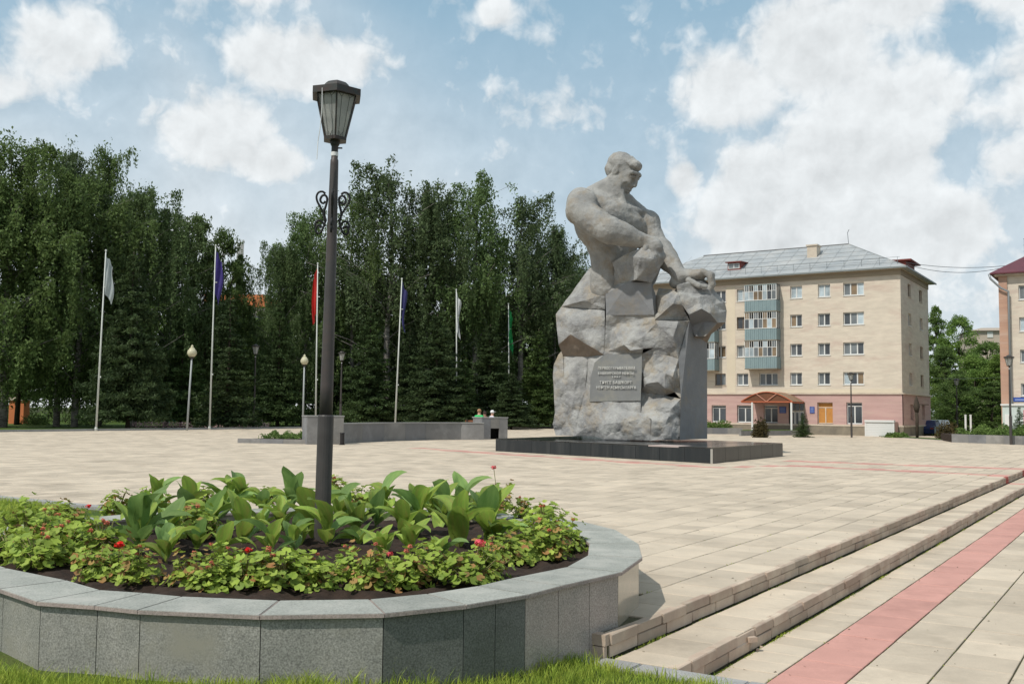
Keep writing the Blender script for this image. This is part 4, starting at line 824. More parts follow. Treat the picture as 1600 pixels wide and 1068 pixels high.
def weld():
    pts = []
    for nm, sp in BLK.items():
        bs = baseU if sp[3] else base
        for k, v in sp[1].items(): pts.append([nm, k, v[0], v[1], bs(v[0]) + v[2] * .8])
    done = {}
    for i, p in enumerate(pts):
        near = [q for q in pts if abs(q[2] - p[2]) < 3.4 and abs(q[3] - p[3]) < 3.4 and abs(q[4] - p[4]) < .75]
        n = len(near); done[p[0], p[1]] = (sum(q[2] for q in near) / n, sum(q[3] for q in near) / n, sum(q[4] for q in near) / n)
    return done
WELD = weld()
def rough_point(p):
    n = mnoise.fractal(Vector((p.x * 1.1, p.z * 1.1, p.y * .4)), .9, 2.1, 6); r = abs(mnoise.noise(Vector((p.x * 2.6 + 3, p.z * 2.0, p.y))))
    return n, r
DS = .78
def build_block(nm, spec):
    m, verts, faces, up, back = spec; bs = baseU if up else base
    bm = bmesh.new(); vm = {k: bm.verts.new(ML(*WELD[nm, k])) for k, v in verts.items()}
    used = set(k for f in faces for k in f)
    fs = []
    for f in faces:
        try: fs.append(bm.faces.new([vm[k] for k in f]))
        except ValueError: pass
    for k in list(vm):
        if k not in used: bm.verts.remove(vm[k])
    bmesh.ops.triangulate(bm, faces=bm.faces[:])
    bmesh.ops.recalc_face_normals(bm, faces=bm.faces[:])
    if sum(f.normal.y * f.calc_area() for f in bm.faces) > 0: bmesh.ops.reverse_faces(bm, faces=bm.faces[:])
    bed = [e for e in bm.edges if e.is_boundary]
    r = bmesh.ops.extrude_edge_only(bm, edges=bed); nv = [g for g in r['geom'] if isinstance(g, bmesh.types.BMVert)]
    for v in nv: v.co.y = back
    if back: 
        pass
    bvs = set(v for e in bed for v in e.verts)
    for it in range(7):
        long = [e for e in bm.edges if e.calc_length() > (.085 if it > 1 else .3)]
        long = [e for e in long if max(e.verts[0].co.y, e.verts[1].co.y) < 1.7 or it < 2]
        if not long: break
        bmesh.ops.subdivide_edges(bm, edges=long, cuts=1); bmesh.ops.triangulate(bm, faces=[f for f in bm.faces if len(f.verts) > 4])
    if m in (M_rock, M_rockb):
        front = [v for v in bm.verts if v.co.y < back - .02 and v not in bvs and not any(e.other_vert(v).co.y > back - .02 for e in v.link_edges)]
        for _ in range(1): bmesh.ops.smooth_vert(bm, verts=front, factor=.5, use_axis_x=False, use_axis_y=True, use_axis_z=False)
    amp = .0 if m in (M_plq,) else (.014 if m is M_rockd else (.060 if 'rugged' in nm else .034))
    fam = 0. if amp == 0 or m is M_rockd else (1.35 if 'rugged' in nm else 1.)
    for v in bm.verts:
        n, r_ = rough_point(v.co); f2 = mnoise.noise(v.co * 6.5) * .35 + mnoise.noise(Vector((v.co.x * 3.1, v.co.y * 2, v.co.z * 5.0))) * .55; v.co.y += amp * (n * .9 + r_ * 1.1 - .3 + f2) - fam * facet(v.co.x, v.co.z); v.co.x += amp * .35 * mnoise.noise(v.co * 2.3 + Vector((7, 0, 0))); v.co.z += amp * .35 * mnoise.noise(v.co * 2.3 + Vector((0, 9, 0)))
    me = bpy.data.meshes.new('granite_block'); bm.to_mesh(me); bm.free(); me.materials.append(m)
    if m in (M_rockd, M_plq):
        me.polygons.foreach_set('use_smooth', [False] * len(me.polygons))
    o = link('granite_block', me, mon); return o
for nm, spec in BLK.items():
    o = build_block(nm, spec)
    if nm == 'inscription_block': PLQ = o; o.name = 'inscription_block'
# solid body behind the blocks
bk = MB()
def bkp(L, y0, y1):
    f = [ML(a, b_, 0) for a, b_ in L]; n = len(f); vs = [(p.x, y0, p.z) for p in f] + [(p.x, y1, p.z) for p in f]
    bk.add(vs, [tuple(range(n)), tuple(range(2 * n - 1, n - 1, -1))] + [(i, n + i, n + (i + 1) % n, (i + 1) % n) for i in range(n)])
bkp([(874, 680), (870, 620), (876, 560), (880, 500), (905, 455), (935, 425), (1012, 445), (1020, 500), (1095, 500), (1098, 684)], 1.75, 2.35)
bk.build('rear_rock', M_rockd, mon)
# inscription
def text_mesh(s, size, ext=.004):
    cu = bpy.data.curves.new('t', 'FONT'); cu.body = s; cu.size = size; cu.align_x = 'CENTER'; cu.align_y = 'CENTER'; cu.extrude = ext; cu.resolution_u = 2; cu.space_character = 1.1
    o = bpy.data.objects.new('t', cu); COL.objects.link(o); dg = bpy.context.evaluated_depsgraph_get(); dg.update(); me = bpy.data.meshes.new_from_object(o.evaluated_get(dg)); bpy.data.objects.remove(o); bpy.data.curves.remove(cu); return me
M_txt = mat('pale carved lettering', (.62, .62, .58), (.48, .48, .46), scale=3, rough=.8)
def place_text(s, pxl, pxr, py, hpx, parent, m, dz=-.3 * .8, off=.016):
    P0, P1 = ML(pxl, py, base(pxl) + dz), ML(pxr, py, base(pxr) + dz); U = ML((pxl + pxr) / 2, py - 10, base((pxl + pxr) / 2) + dz) - ML((pxl + pxr) / 2, py, base((pxl + pxr) / 2) + dz)
    me = text_mesh(s, 1.0, .01); xs = [v.co.x for v in me.vertices]; ys = [v.co.y for v in me.vertices]; w, h = max(xs) - min(xs), max(ys) - min(ys)
    X = (P1 - P0); Z = U.normalized(); hh = U.length / 10 * hpx; nrm = X.normalized().cross(Z).normalized(); 
    if nrm.y > 0: nrm = -nrm
    c = (P0 + P1) / 2 + nrm * off; cx, cy = (max(xs) + min(xs)) / 2, (max(ys) + min(ys)) / 2
    for v in me.vertices: v.co = c + X * ((v.co.x - cx) / w) + Z * ((v.co.y - cy) / h * hh) + nrm * v.co.z
    me.materials.clear(); me.materials.append(m); return link('inscription', me, parent)
for s, a, b_, y, h in [('ПЕРВООТКРЫВАТЕЛЯМ', 935, 992, 574.6, 4.4), ('БАШКИРСКОЙ НЕФТИ', 935, 990, 582.4, 4.8), ('1937', 957, 970, 588.4, 2.4), ('ТӘҮГЕ БАШҠОРТ', 937.5, 987.5, 597, 4.8), ('НЕФТЕН АСЫУСЫЛАРҒА', 932.5, 994, 605, 4.8)]:
    place_text(s, a, b_, y, h, PLQ, M_txt)
# ---- the figure: one continuous surface from a distance field
K = .0259      # metres per photo pixel at the monument
class SDF:
    def __init__(s, lo, hi, h):
        s.lo = np.array(lo, float); s.h = h; s.n = np.ceil((np.array(hi) - s.lo) / h).astype(int); s.v = np.full(s.n, 9., np.float32)
    def region(s, a, b, pad):
        i0 = np.maximum(0, np.floor((np.minimum(a, b) - pad - s.lo) / s.h).astype(int)); i1 = np.minimum(s.n, np.ceil((np.maximum(a, b) + pad - s.lo) / s.h).astype(int) + 1)
        sl = tuple(slice(i0[k], i1[k]) for k in range(3)); ax = [s.lo[k] + s.h * np.arange(i0[k], i1[k]) for k in range(3)]
        return sl, np.meshgrid(*ax, indexing='ij', sparse=True)
    def comb(s, sl, d, k, mode):
        a = s.v[sl]
        if mode == 'u': hh = np.clip(.5 + .5 * (a - d) / k, 0, 1); s.v[sl] = (a * (1 - hh) + d * hh - k * hh * (1 - hh)).astype(np.float32)
        else: hh = np.clip(.5 - .5 * (a + d) / k, 0, 1); s.v[sl] = (a * (1 - hh) - d * hh + k * hh * (1 - hh)).astype(np.float32)
    def cone(s, a, ra, b, rb, k=.12, mode='u'):
        a, b = np.array(a, float), np.array(b, float); sl, (X, Y, Z) = s.region(a, b, max(ra, rb) + k * 2 + .1); ab = b - a; L2 = max(1e-9, ab @ ab)
        t = np.clip(((X - a[0]) * ab[0] + (Y - a[1]) * ab[1] + (Z - a[2]) * ab[2]) / L2, 0, 1)
        d = np.sqrt((X - a[0] - t * ab[0]) ** 2 + (Y - a[1] - t * ab[1]) ** 2 + (Z - a[2] - t * ab[2]) ** 2) - (ra + (rb - ra) * t); s.comb(sl, d, k, mode)
    def ell(s, c, r, axes=None, k=.1, mode='u'):
        c, r = np.array(c, float), np.array(r, float); pad = r.max() + k * 2 + .1; sl, (X, Y, Z) = s.region(c, c, pad); A = np.eye(3) if axes is None else np.array([list(v) for v in axes], float)
        dx, dy, dz = X - c[0], Y - c[1], Z - c[2]; p = [(A[i][0] * dx + A[i][1] * dy + A[i][2] * dz) for i in range(3)]
        k0 = np.sqrt(sum((p[i] / r[i]) ** 2 for i in range(3))); k1 = np.sqrt(sum((p[i] / r[i] ** 2) ** 2 for i in range(3))); d = k0 * (k0 - 1) / np.maximum(k1, 1e-6); s.comb(sl, d, k, mode)
    def mesh(s, name, m, rough=None):
        v = s.v; n = v.shape
        c = [v[i:n[0] - 1 + i, j:n[1] - 1 + j, k:n[2] - 1 + k] for i in (0, 1) for j in (0, 1) for k in (0, 1)]
        ins = sum((x < 0).astype(np.int8) for x in c); act = (ins > 0) & (ins < 8); ijk = np.argwhere(act); idx = np.full(act.shape, -1, np.int64); idx[act] = np.arange(len(ijk))
        off = [(i, j, k) for i in (0, 1) for j in (0, 1) for k in (0, 1)]; cv = np.stack([x[act] for x in c], 1); acc = np.zeros((len(ijk), 3)); cnt = np.zeros(len(ijk))
        for a in range(8):
            for b in range(a + 1, 8):
                if sum(abs(off[a][q] - off[b][q]) for q in range(3)) != 1: continue
                va, vb = cv[:, a], cv[:, b]; cr = (va < 0) != (vb < 0); t = np.where(cr, va / np.where(cr, va - vb, 1), 0)[:, None]
                acc += np.where(cr[:, None], np.array(off[a]) + t * (np.array(off[b]) - np.array(off[a])), 0); cnt += cr
        P = s.lo + s.h * (ijk + acc / cnt[:, None]); Fc = []
        for ax in range(3):
            sh = [slice(1, -1)] * 3; sh[ax] = slice(0, -1); a = v[tuple(sh)]; sh2 = list(sh); sh2[ax] = slice(1, None); b = v[tuple(sh2)]
            cr = (a < 0) != (b < 0); e = np.argwhere(cr); st = a[cr] < 0; o = np.ones(3, int); o[ax] = 0; e = e + o
            u, w = (ax + 1) % 3, (ax + 2) % 3; du = np.zeros(3, int); du[u] = 1; dw = np.zeros(3, int); dw[w] = 1
            q = np.stack([idx[tuple((e - du - dw).T)], idx[tuple((e - dw).T)], idx[tuple(e.T)], idx[tuple((e - du).T)]], 1)
            q[~st] = q[~st][:, ::-1]; Fc.append(q)
        Fq = np.concatenate(Fc); Fq = Fq[(Fq >= 0).all(1)]; return P, Fq
lo = ML(878, 470, 0); hi = ML(1122, 228, 0)
fg = SDF((lo.x, -2.6, lo.z), (hi.x, 2.4, hi.z), .030)
def P(px, py, dep): return ML(px, py, dep)
def cone(a, ra, b, rb, k=4, mode='u'): fg.cone(P(*a), ra * K, P(*b), rb * K, k * K, mode)
def ell(c, r, axes=None, k=4, mode='u'): fg.ell(P(*c), [x * K for x in r], axes, k * K, mode)
def nv(x, y, z): v = Vector((x, y, z)); return v.normalized()
CH = nv(.62, -.72, -.28); SH = nv(.62, .70, -.25); SH = (SH - CH * SH.dot(CH)).normalized(); UPc = CH.cross(SH); UPc = UPc if UPc.z > 0 else -UPc   # chest forward / across / up
# trunk
cone((915, 322, -.35), 24, (1000, 345, .95), 19, 6)
ell((950, 336, .25), (34, 50, 30), (CH, SH, UPc), 8)
cone((930, 335, .1), 36, (950, 402, .45), 25, 8)
cone((960, 345, .4), 32, (958, 410, .5), 26, 8)
cone((950, 400, .45), 26, (949, 450, .6), 28, 5)
ell((918, 350, .35), (20, 26, 30), None, 8)               # latissimus
# collar, neck, trapezius
cone((925, 303, .0), 13, (956, 290, .1), 15, 7)
cone((1000, 330, .7), 10, (970, 308, .3), 13, 6)
cone((956, 318, .15), 22, (966, 284, .05), 18.5, 5)
cone((966, 285, -.30), 5, (975, 318, -.35), 4, 4)        # neck tendon
cone((937, 318, -.72), 5.5, (975, 325, -.42), 4, 4); cone((978, 325, -.30), 4.5, (1005, 331, .35), 5, 4)    # collar bones
# pectorals
ell((970, 345, .05), (24, 42, 27), (CH, SH, UPc), 9)
ell((962, 339, -.45), (10, 24, 15), (CH, SH, UPc), 5)
ell((993, 350, .00), (10, 23, 14), (CH, SH, UPc), 5)
cone((978, 328, -.68), 1.2, (983, 358, -.62), 1.4, 4, 's')
cone((985, 366, -.50), 1.6, (1012, 361, .05), 1.6, 4, 's')
ell((978, 378, .35), (18, 22, 26), (CH, SH, UPc), 8)
# right (near) shoulder and arm
ell((908, 320, -.70), (23, 26, 27), None, 5); ell((917, 318, -1.05), (17, 13, 20), None, 3)
ell((898, 327, -.35), (13, 20, 22), None, 5)
cone((906, 330, -.95), 22, (948, 358, -1.55), 21, 5)
ell((930, 345, -1.50), (21, 12, 14), (nv(.80, -.35, -.50), nv(.35, .9, 0), nv(.5, 0, .8)), 4)     # biceps
ell((922, 359, -1.05), (24, 12, 9), (nv(.85, -.25, -.45), nv(.25, .95, 0), nv(.45, 0, .85)), 4)   # triceps
ell((953, 360, -1.55), (17, 17, 19), None, 4)
cone((955, 361, -1.55), 20, (1012, 377, -1.22), 9.5, 5)
ell((972, 360, -1.52), (24, 12, 13), (nv(.93, .15, -.30), nv(-.15, .98, 0), nv(.3, 0, .95)), 4)
cone((962, 376, -1.45), 6, (1006, 384, -1.25), 5, 3)
# right hand resting on the knee
ell((1021, 382, -1.2), (16, 13, 11), (nv(.80, .1, -.60), nv(0, 1, 0), nv(.6, 0, .8)), 4)
for i, (dx, dd) in enumerate([(0, -.0), (5, .14), (10, .30), (14, .44)]):
    a = (1020 + dx * .8, 386 + abs(dx - 6) * .3, -1.42 + dd); b_ = (1023 + dx * .9, 398 + (2 - abs(i - 1.5)) * 2, -1.42 + dd); c = (1020 + dx * .8, 411 + (2 - abs(i - 1.5)) * 3, -1.26 + dd)
    cone(a, 4.8, b_, 4.6, 3); cone(b_, 4.6, c, 3.6, 2.5)
cone((1010, 384, -1.35), 5, (1004, 398, -1.45), 4, 3); ell((1012, 394, -.75), (14, 14, 12), None, 4)
# left (far) shoulder, upper arm, forearm
ell((1010, 349, .80), (22, 23, 22), None, 4)
cone((1010, 352, .85), 20, (1029, 392, .45), 18, 5); ell((1014, 366, .55), (15, 14, 19), None, 5)
ell((1022, 372, .70), (14, 14, 20), (nv(.9, 0, .42), nv(0, 1, 0), nv(-.42, 0, .9)), 4)
cone((1033, 390, .35), 18.5, (1064, 432, -.45), 10.5, 5)
ell((1042, 404, .12), (17, 15, 22), (nv(.80, 0, .60), nv(0, 1, 0), nv(-.6, 0, .8)), 4)
# left hand lying over the rock
cone((1062, 431, -.42), 10.5, (1078, 430, -.5), 10, 4)
ell((1088, 430, -.5), (17, 16, 9.5), (nv(.97, .1, .12), nv(-.1, .99, 0), nv(-.12, 0, .97)), 4)
for i in range(4):
    dy = -.78 + i * .23; k0 = (1096 + i * 1.5, 424 + i * .3, dy); k1 = (1108 + i * 1.2, 430 - i * .5, dy - .02); k2 = (1112 + i, 444, dy + .02); k3 = (1107 + i * .8, 454, dy + .08)
    cone(k0, 5.0, k1, 4.8, 1.5); cone(k1, 4.8, k2, 4.2, 1.2); cone(k2, 4.2, k3, 3.4, 1.2)
cone((1076, 438, -.85), 5, (1092, 446, -1.0), 4.2, 2); cone((1092, 446, -1.0), 4.2, (1102, 448, -.95), 3.4, 1.5)
cone((1055, 441, -.35), 9, (1098, 446, -.4), 9, 3)
# head, in its own axes: a forward, b up, c to the near side
HF = nv(.76, -.38, -.55); HU = (Vector((0, 0, 1)) - HF * HF.z).normalized(); HS = HF.cross(HU); HS = HS if HS.y < 0 else -HS
HC = P(972, 270, 0.0); AX = (HF, HU, HS)
def H(a, b, c): return HC + HF * (a * K) + HU * (b * K) + HS * (c * K)
def hcone(a, ra, b, rb, k=2, mode='u'): fg.cone(H(*a), ra * K, H(*b), rb * K, k * K, mode)
def hell(c, r, k=2, mode='u', tilt=0):
    ax = AX if not tilt else (HF * math.cos(tilt) + HU * math.sin(tilt), HU * math.cos(tilt) - HF * math.sin(tilt), HS); fg.ell(H(*c), [x * K for x in r], ax, k * K, mode)
hell((-4, 6, 0), (24, 20, 18.5), 3); hell((9, -10, 0), (16.0, 25, 14.0), 4); hell((13, -2, 0), (14, 18, 16), 3)
for s in (1, -1):
    hcone((-3, -14, 13 * s), 5, (18, -29, 6.5 * s), 4.5, 4)          # jaw line
    hell((21, -8, 9 * s), (6, 7, 5.5), 3)                             # cheek bone
    hcone((26.5, 10.5, 2.5 * s), 3.2, (22.5, 9, 13 * s), 3.4, 2)      # brow ridge
    hell((28.5, 4.0, 7.2 * s), (4.0, 3.0, 5.0), 2.5, 's')             # eye socket
    hell((24.6, 3.4, 7.4 * s), (3.4, 2.6, 3.8), 1.0)                  # eyeball
    hcone((27.0, 5.2, 4 * s), 1.0, (25.4, 4.8, 11 * s), 1.0, .8)       # upper lid
    hcone((26.8, 1.6, 4.5 * s), .8, (25.4, 1.6, 10.5 * s), .8, .8)
    hell((26.5, -9, 2.7 * s), (3.0, 2.4, 2.3), 1.2)                  # nostril wing
    hell((23, -15, 13 * s), (4, 6, 3), 3, 's')                      # hollow of cheek
    # ear
    hell((-2, -1, 18 * s), (5.2, 8.0, 2.8), 1.5); hell((-.5, 0, 21 * s), (2.6, 4.6, 1.8), 1.2, 's'); hell((-4, -9, 17 * s), (3, 3, 2.4), 1.5)
hcone((26, 11, 0), 2.6, (30.5, -6, 0), 3.4, 2.5); hell((30, -8, 0), (3.6, 2.8, 3.4), 1.5); hell((23, -14, 0), (5, 9, 8), 3)
hell((25.5, -17, 0), (3.5, 2.5, 7), 1.5); hell((27.2, -17.3, 0), (2.2, 1.5, 6.0), .8); hell((26.2, -21.0, 0), (2.4, 1.7, 5.2), .8)
hcone((29.2, -19.1, -4.5), .5, (29.2, -19.1, 4.5), .5, .8, 's')
hell((23.6, -29.5, 0), (5.4, 5.0, 6.5), 2.5); 
# hair: cap with combed back waves and a quiff over the brow
hell((-8, 10, 0), (24, 20, 20), 1.2); hell((-13, -2, 0), (17, 15, 18.5), 1.2)
for s in (1, -1): hcone((-2, 10, 17 * s), 3.4, (-1.5, 1, 18 * s), 2.2, 1.5)
for i in range(9):
    c = -13 + i * 3.2; hcone((17 - abs(c) * .25, 22.5 - abs(c) * .35 + 1.3 * (i % 2), c), 3.6, (2, 27 - abs(c) * .55 + .9 * ((i + 1) % 2), c * .95), 3.0, 1.2); hcone((2, 27 - abs(c) * .55, c * .95), 3.0, (-24, 21 - abs(c) * .5, c * .8), 2.2, 1.5)
hell((14, 19, 0), (11, 9, 13), 2); hell((17.5, 23.5, 2), (7, 5, 11), 1.5); hell((20, 20, 8), (4, 5, 4), 1.5)
V, Fq = fg.mesh('figure', M_statue)
# chisel the surface slightly
nz = np.array([mnoise.fractal(Vector(p) * 1.7, .9, 2.2, 4) for p in V]); 
me = npmesh('figure', V, Fq, M_statue, True)
N3 = np.zeros(len(me.vertices) * 3); me.vertices.foreach_get('normal', N3); N3 = N3.reshape(-1, 3); fz = np.array([mnoise.cell(Vector(p) * 3.2 + Vector((0, 0, 5))) for p in V]); rz_ = np.array([abs(mnoise.noise(Vector(p) * 3.4)) for p in V]); V2 = V + N3 * ((nz * .018 - rz_ * .030 + .006)[:, None])
me.vertices.foreach_set('co', V2.astype(np.float32).ravel()); me.update(); link('figure', me, mon)
# ================================================================ LONG APARTMENT BLOCK
M_bw = mat('cream silicate brick', (.62, .55, .455), (.53, .47, .39), scale=1.6, rough=.95, stretch=(.6, .6, 2.6), stain=(.50, .40, .335), stainscale=.5, spec=.1, bump=.01, bscale=9)
M_bwp = mat('plastered cream wall', (.63, .55, .43), (.57, .50, .39), scale=.6, rough=.95, spec=.1)
M_pink = mat('pink painted brick', (.50, .335, .305), (.43, .285, .26), scale=1.2, rough=.95, stretch=(.35, .35, 3.2), stain=(.50, .36, .31), stainscale=.7, spec=.1, bump=.008, bscale=9)
M_frz = mat('grey brick frieze', (.34, .285, .21), (.28, .235, .18), scale=1.2, rough=.95, stretch=(.4, .4, 4), spec=.1)
M_stone = mat('dirty stone base', (.26, .225, .17), (.17, .15, .12), scale=1.1, rough=.95)
M_trim = mat('pale trim plaster', (.60, .52, .42), (.48, .41, .33), scale=1.5, rough=.9)
M_roof = mat('weathered grey roof sheet', (.36, .37, .37), (.29, .31, .32), scale=.8, rough=.55, stretch=(1, 1, .4), stain=(.42, .42, .41), stainscale=.5, metal=.1)
M_fr = mat('white window frame', (.62, .62, .60), rough=.5)
M_frb = mat('old brown window frame', (.16, .11, .075), (.22, .17, .13), scale=5, rough=.7)
M_gl = [glassmat('dark window glass'), glassmat('grey curtained glass', (.085, .095, .10), .12), glassmat('pale curtained glass', (.22, .26, .28), .15), glassmat('brown curtained glass', (.12, .085, .05), .2)]
M_balc = mat('blue grey balcony panel', (.205, .275, .285), (.18, .245, .26), scale=1.5, rough=.7)
M_orange = mat('orange red painted steel', (.42, .12, .055), (.36, .10, .05), scale=3, rough=.6)
M_amber = mat('brown polycarbonate', (.20, .085, .045), (.15, .07, .04), scale=1, rough=.35, trans=.2)
M_amberd = mat('weathered polycarbonate', (.24, .175, .11), (.17, .13, .09), scale=1.1, rough=.5)
M_blue = mat('blue sign enamel', (.03, .07, .28), rough=.4)
M_orb = mat('orange blind', (.50, .235, .06), (.42, .19, .05), scale=3, rough=.7)
M_dred = mat('dark red roof boards', (.20, .045, .035), (.16, .04, .03), scale=2, rough=.7)
K0 = G(1411, 681.5, .345); K0.z = 0
OFn, OFd = -NV, DV      # along the front to the left; inwards
apt = empty('apartment_building', K0, math.atan2(OFn.y, OFn.x)); tag(apt, 'long five storey cream brick apartment block with pink ground floor and grey hip roof', 'building')
# local frame: x = along the front leftwards, y = ? (left handed check): Rz(x)=OFn -> local y = Rz+90
LYV = Vector((-OFn.y, OFn.x, 0)); SG = 1 if LYV.dot(OFd) > 0 else -1      # inwards is local y * SG
def FB(px, py, K_=None, along=None, inn_=None):
    """front face coordinates (along, z) of a photo pixel"""
    K_ = K_ or K0; inn_ = inn_ or OFd; along = along or OFn
    d = Vector(ray(px, py)); c = Vector(CAMP); t = (K_ - c).dot(inn_) / d.dot(inn_); w = c + d * t; return (w - K_).dot(along), w.z
def SB(px, py):
    """side face coordinates (depth, z)"""
    d = Vector(ray(px, py)); c = Vector(CAMP); t = (K0 - c).dot(OFn) / d.dot(OFn); w = c + d * t; return (w - K0).dot(OFd), w.z
DEPTH = SB(1452.5, 600)[0]
xL = FB(985, 560)[0]
z_base0 = -.25; z_pink = FB(1400, 615.5)[1]; z_top = FB(1400, 429)[1]; z_eave = FB(1400, 418)[1]; z_stone = FB(1400, 668)[1]; z_trimp = FB(1400, 665.5)[1]
S_ = FB(1340, 560)[1] - FB(1340, 561)[1]      # metres per pixel there
def fbox(parent, name, m, x0, x1, y0, y1, z0, z1):
    """box in building coords; y measured inwards (negative = proud of the facade)"""
    b = MB(); b.box(((x0 + x1) / 2, SG * (y0 + y1) / 2, (z0 + z1) / 2), (abs(x1 - x0), abs(y1 - y0), abs(z1 - z0))); return b.build(name, m, parent)
WIN = []     # window openings in the front: px0, px1, py0(top), py1, kind
c3 = lambda x, y: (1040 + x / 3.236, 370 + y / 3.236)
def W(x0, x1, y0, y1, kind, gl, fr='w', refx=None):
    xm = (x0 + x1) / 2; a0, _ = FB(c3(x0, y0)[0], c3(x0, (y0 + y1) / 2)[1]); a1, _ = FB(c3(x1, y0)[0], c3(x1, (y0 + y1) / 2)[1]); _, zt = FB(*c3(xm, y0)); _, zb = FB(*c3(xm, y1)); WIN.append([a1, a0, zb, zt, kind, gl, fr])
rowsz = [(230, 298), (378, 443), (530, 597), (683, 748)]
for r, (a, b) in enumerate([(232, 297), (378, 443), (531, 596), (684, 748)]): W(898, 1003, a, b, 3, [(1, 3, 2), (0, 1, 2), (1, 1, 0), (2, 0, 3)][r])
for r, (a, b) in enumerate([(239, 303), (386, 449), (536, 598), (684, 747)]): W(770, 832, a, b, 2, [(2, 2), (1, 0), (1, 0), (1, 0)][r])
for r, (a, b) in enumerate([(248, 310), (393, 455), (541, 603), (686, 747)]): W(630, 690, a, b, 2, [(2, 2), (3, 0), (1, 0), (1, 0)][r])
for r, (a, b) in enumerate([(266, 328), (405, 472), (549, 609), (690, 748)]): W(360, 418, a, b, 2, [(2, 1), (0, 1), (1, 1), (1, 0)][r], 'b' if r == 1 else 'w')
for r, (a, b) in enumerate([(273, 336), (408, 471), (552, 609), (690, 753)]): W(250, 304, a, b, 2, [(0, 0), (0, 0), (3, 3), (0, 1)][r], 'b' if r == 3 else 'w')
W(473, 567, 690, 747, 3, (1, 0, 1))
GW = [(234, 306, 850, 938, 2, 'w'), (362, 440, 850, 938, 2, 'w'), (497, 568, 850, 940, 2, 'w'), (768, 846, 836, 940, 2, 'o'), (915, 995, 836, 941, 2, 'w')]
for a, b, c, d, k, f in GW: W(a, b, c, d, k if f != 'o' else 4, (0, 0), 'g' + f)
# the hidden part of the front behind the statue goes on with the same columns
step = (FB(c3(630, 0)[0], 550)[0], )
zr = [(sorted(set((round(w[2], 3), round(w[3], 3)) for w in WIN if w[4] in (2, 3) and w[6] in 'wb' and abs((w[0] + w[1]) / 2 - (WIN[4 + r][0] + WIN[4 + r][1]) / 2) < .1))) for r in range(1)]
zrow = [(WIN[4 + r][2], WIN[4 + r][3]) for r in range(4)]
xmaxw = max(w[1] for w in WIN); x = xmaxw + 3.6
while x < xL - 2:
    for r, (zb, zt) in enumerate(zrow): WIN.append([x, x + 1.05, zb, zt, 2, (RND.choice((0, 1, 2)), RND.choice((0, 1))), 'w'])
    WIN.append([x - .1, x + 1.3, WIN[22][2] if False else z_stone + .95, z_pink - .75, 2, (0, 0), 'gw']); x += 3.4
# regularise the rows so that storeys are level
for w in WIN:
    if w[6] in ('w', 'b'):
        best = min(zrow, key=lambda q: abs(q[0] - w[2])); w[2], w[3] = best
gz0 = [w for w in WIN if w[6][0] == 'g'][0]; gzb = FB(*c3(400, 937))[1]; gzt = FB(*c3(400, 850))[1]
for w in WIN:
    if w[6][0] == 'g': w[2] = gzb
# front wall with real openings: a grid of cells, the opening cells left out
def facade(parent, name, m, x0, x1, z0, z1, opens, y=0., th=.28, flip=1):
    xs = sorted(set([x0, x1] + [v for o in opens for v in (o[0], o[1]) if x0 < v < x1])); zs = sorted(set([z0, z1] + [v for o in opens for v in (o[2], o[3]) if z0 < v < z1]))
    b = MB()
    def isop(x, z): return any(o[0] < x < o[1] and o[2] < z < o[3] for o in opens)
    for i in range(len(xs) - 1):
        k = 0
        while k < len(zs) - 1:
            if isop((xs[i] + xs[i + 1]) / 2, (zs[k] + zs[k + 1]) / 2): k += 1; continue
            e = k
            while e < len(zs) - 1 and not isop((xs[i] + xs[i + 1]) / 2, (zs[e] + zs[e + 1]) / 2): e += 1
            b.add([(xs[i], SG * y, zs[k]), (xs[i + 1], SG * y, zs[k]), (xs[i + 1], SG * y, zs[e]), (xs[i], SG * y, zs[e])], [(0, 1, 2, 3)]); k = e
    for o in opens:   # reveals
        if not (z0 <= o[2] and o[3] <= z1 + .001): continue
        a0, a1, q0, q1 = o[:4]; y0, y1 = SG * y, SG * (y + th)
        b.add([(a0, y0, q0), (a1, y0, q0), (a1, y0, q1), (a0, y0, q1), (a0, y1, q0), (a1, y1, q0), (a1, y1, q1), (a0, y1, q1)], [(0, 1, 5, 4), (1, 2, 6, 5), (2, 3, 7, 6), (3, 0, 4, 7)])
    return b.build(name, m, parent)
up = [w for w in WIN if w[6][0] != 'g']; gr = [w for w in WIN if w[6][0] == 'g']
dx1, dz0 = FB(*c3(625, 972)); dx0, dz1 = FB(*c3(706, 836)); gr_o = [w[:4] for w in gr] + [[dx0, dx1, .2, dz1]]
facade(apt, 'brick_wall', M_bw, 0, xL, z_pink + .10, z_top, [w[:4] for w in up])
facade(apt, 'ground_floor_wall', M_pink, -.0, xL, z_trimp, z_pink, gr_o, y=-.05)
fbox(apt, 'stone_base', M_stone, -.06, xL, -.09, .3, z_base0, z_trimp - .06); fbox(apt, 'base_trim', M_trim, -.08, xL, -.12, .3, z_trimp - .06, z_trimp + .06)
fbox(apt, 'belt_cornice', M_trim, -.12, xL, -.16, .2, z_pink, z_pink + .10)
fbox(apt, 'frieze', M_frz, -.05, xL, -.06, .3, z_top, z_eave - .12); fbox(apt, 'eave_cornice', M_trim, -.16, xL, -.18, .3, z_eave - .12, z_eave)
# plastered band with smooth cream finish at left part and under the windows
fbox(apt, 'plaster_panel', M_bwp, WIN[12][1] + .5 if False else FB(c3(355, 0)[0], 500)[0] + .05, FB(c3(306, 0)[0], 500)[0] - .05, -.012, .1, z_pink + .15, z_top - .15)
fbox(apt, 'plaster_panel', M_bwp, .05, FB(c3(470, 0)[0], 500)[0], -.014, .1, z_pink + .12, zrow[3][0] - .35)
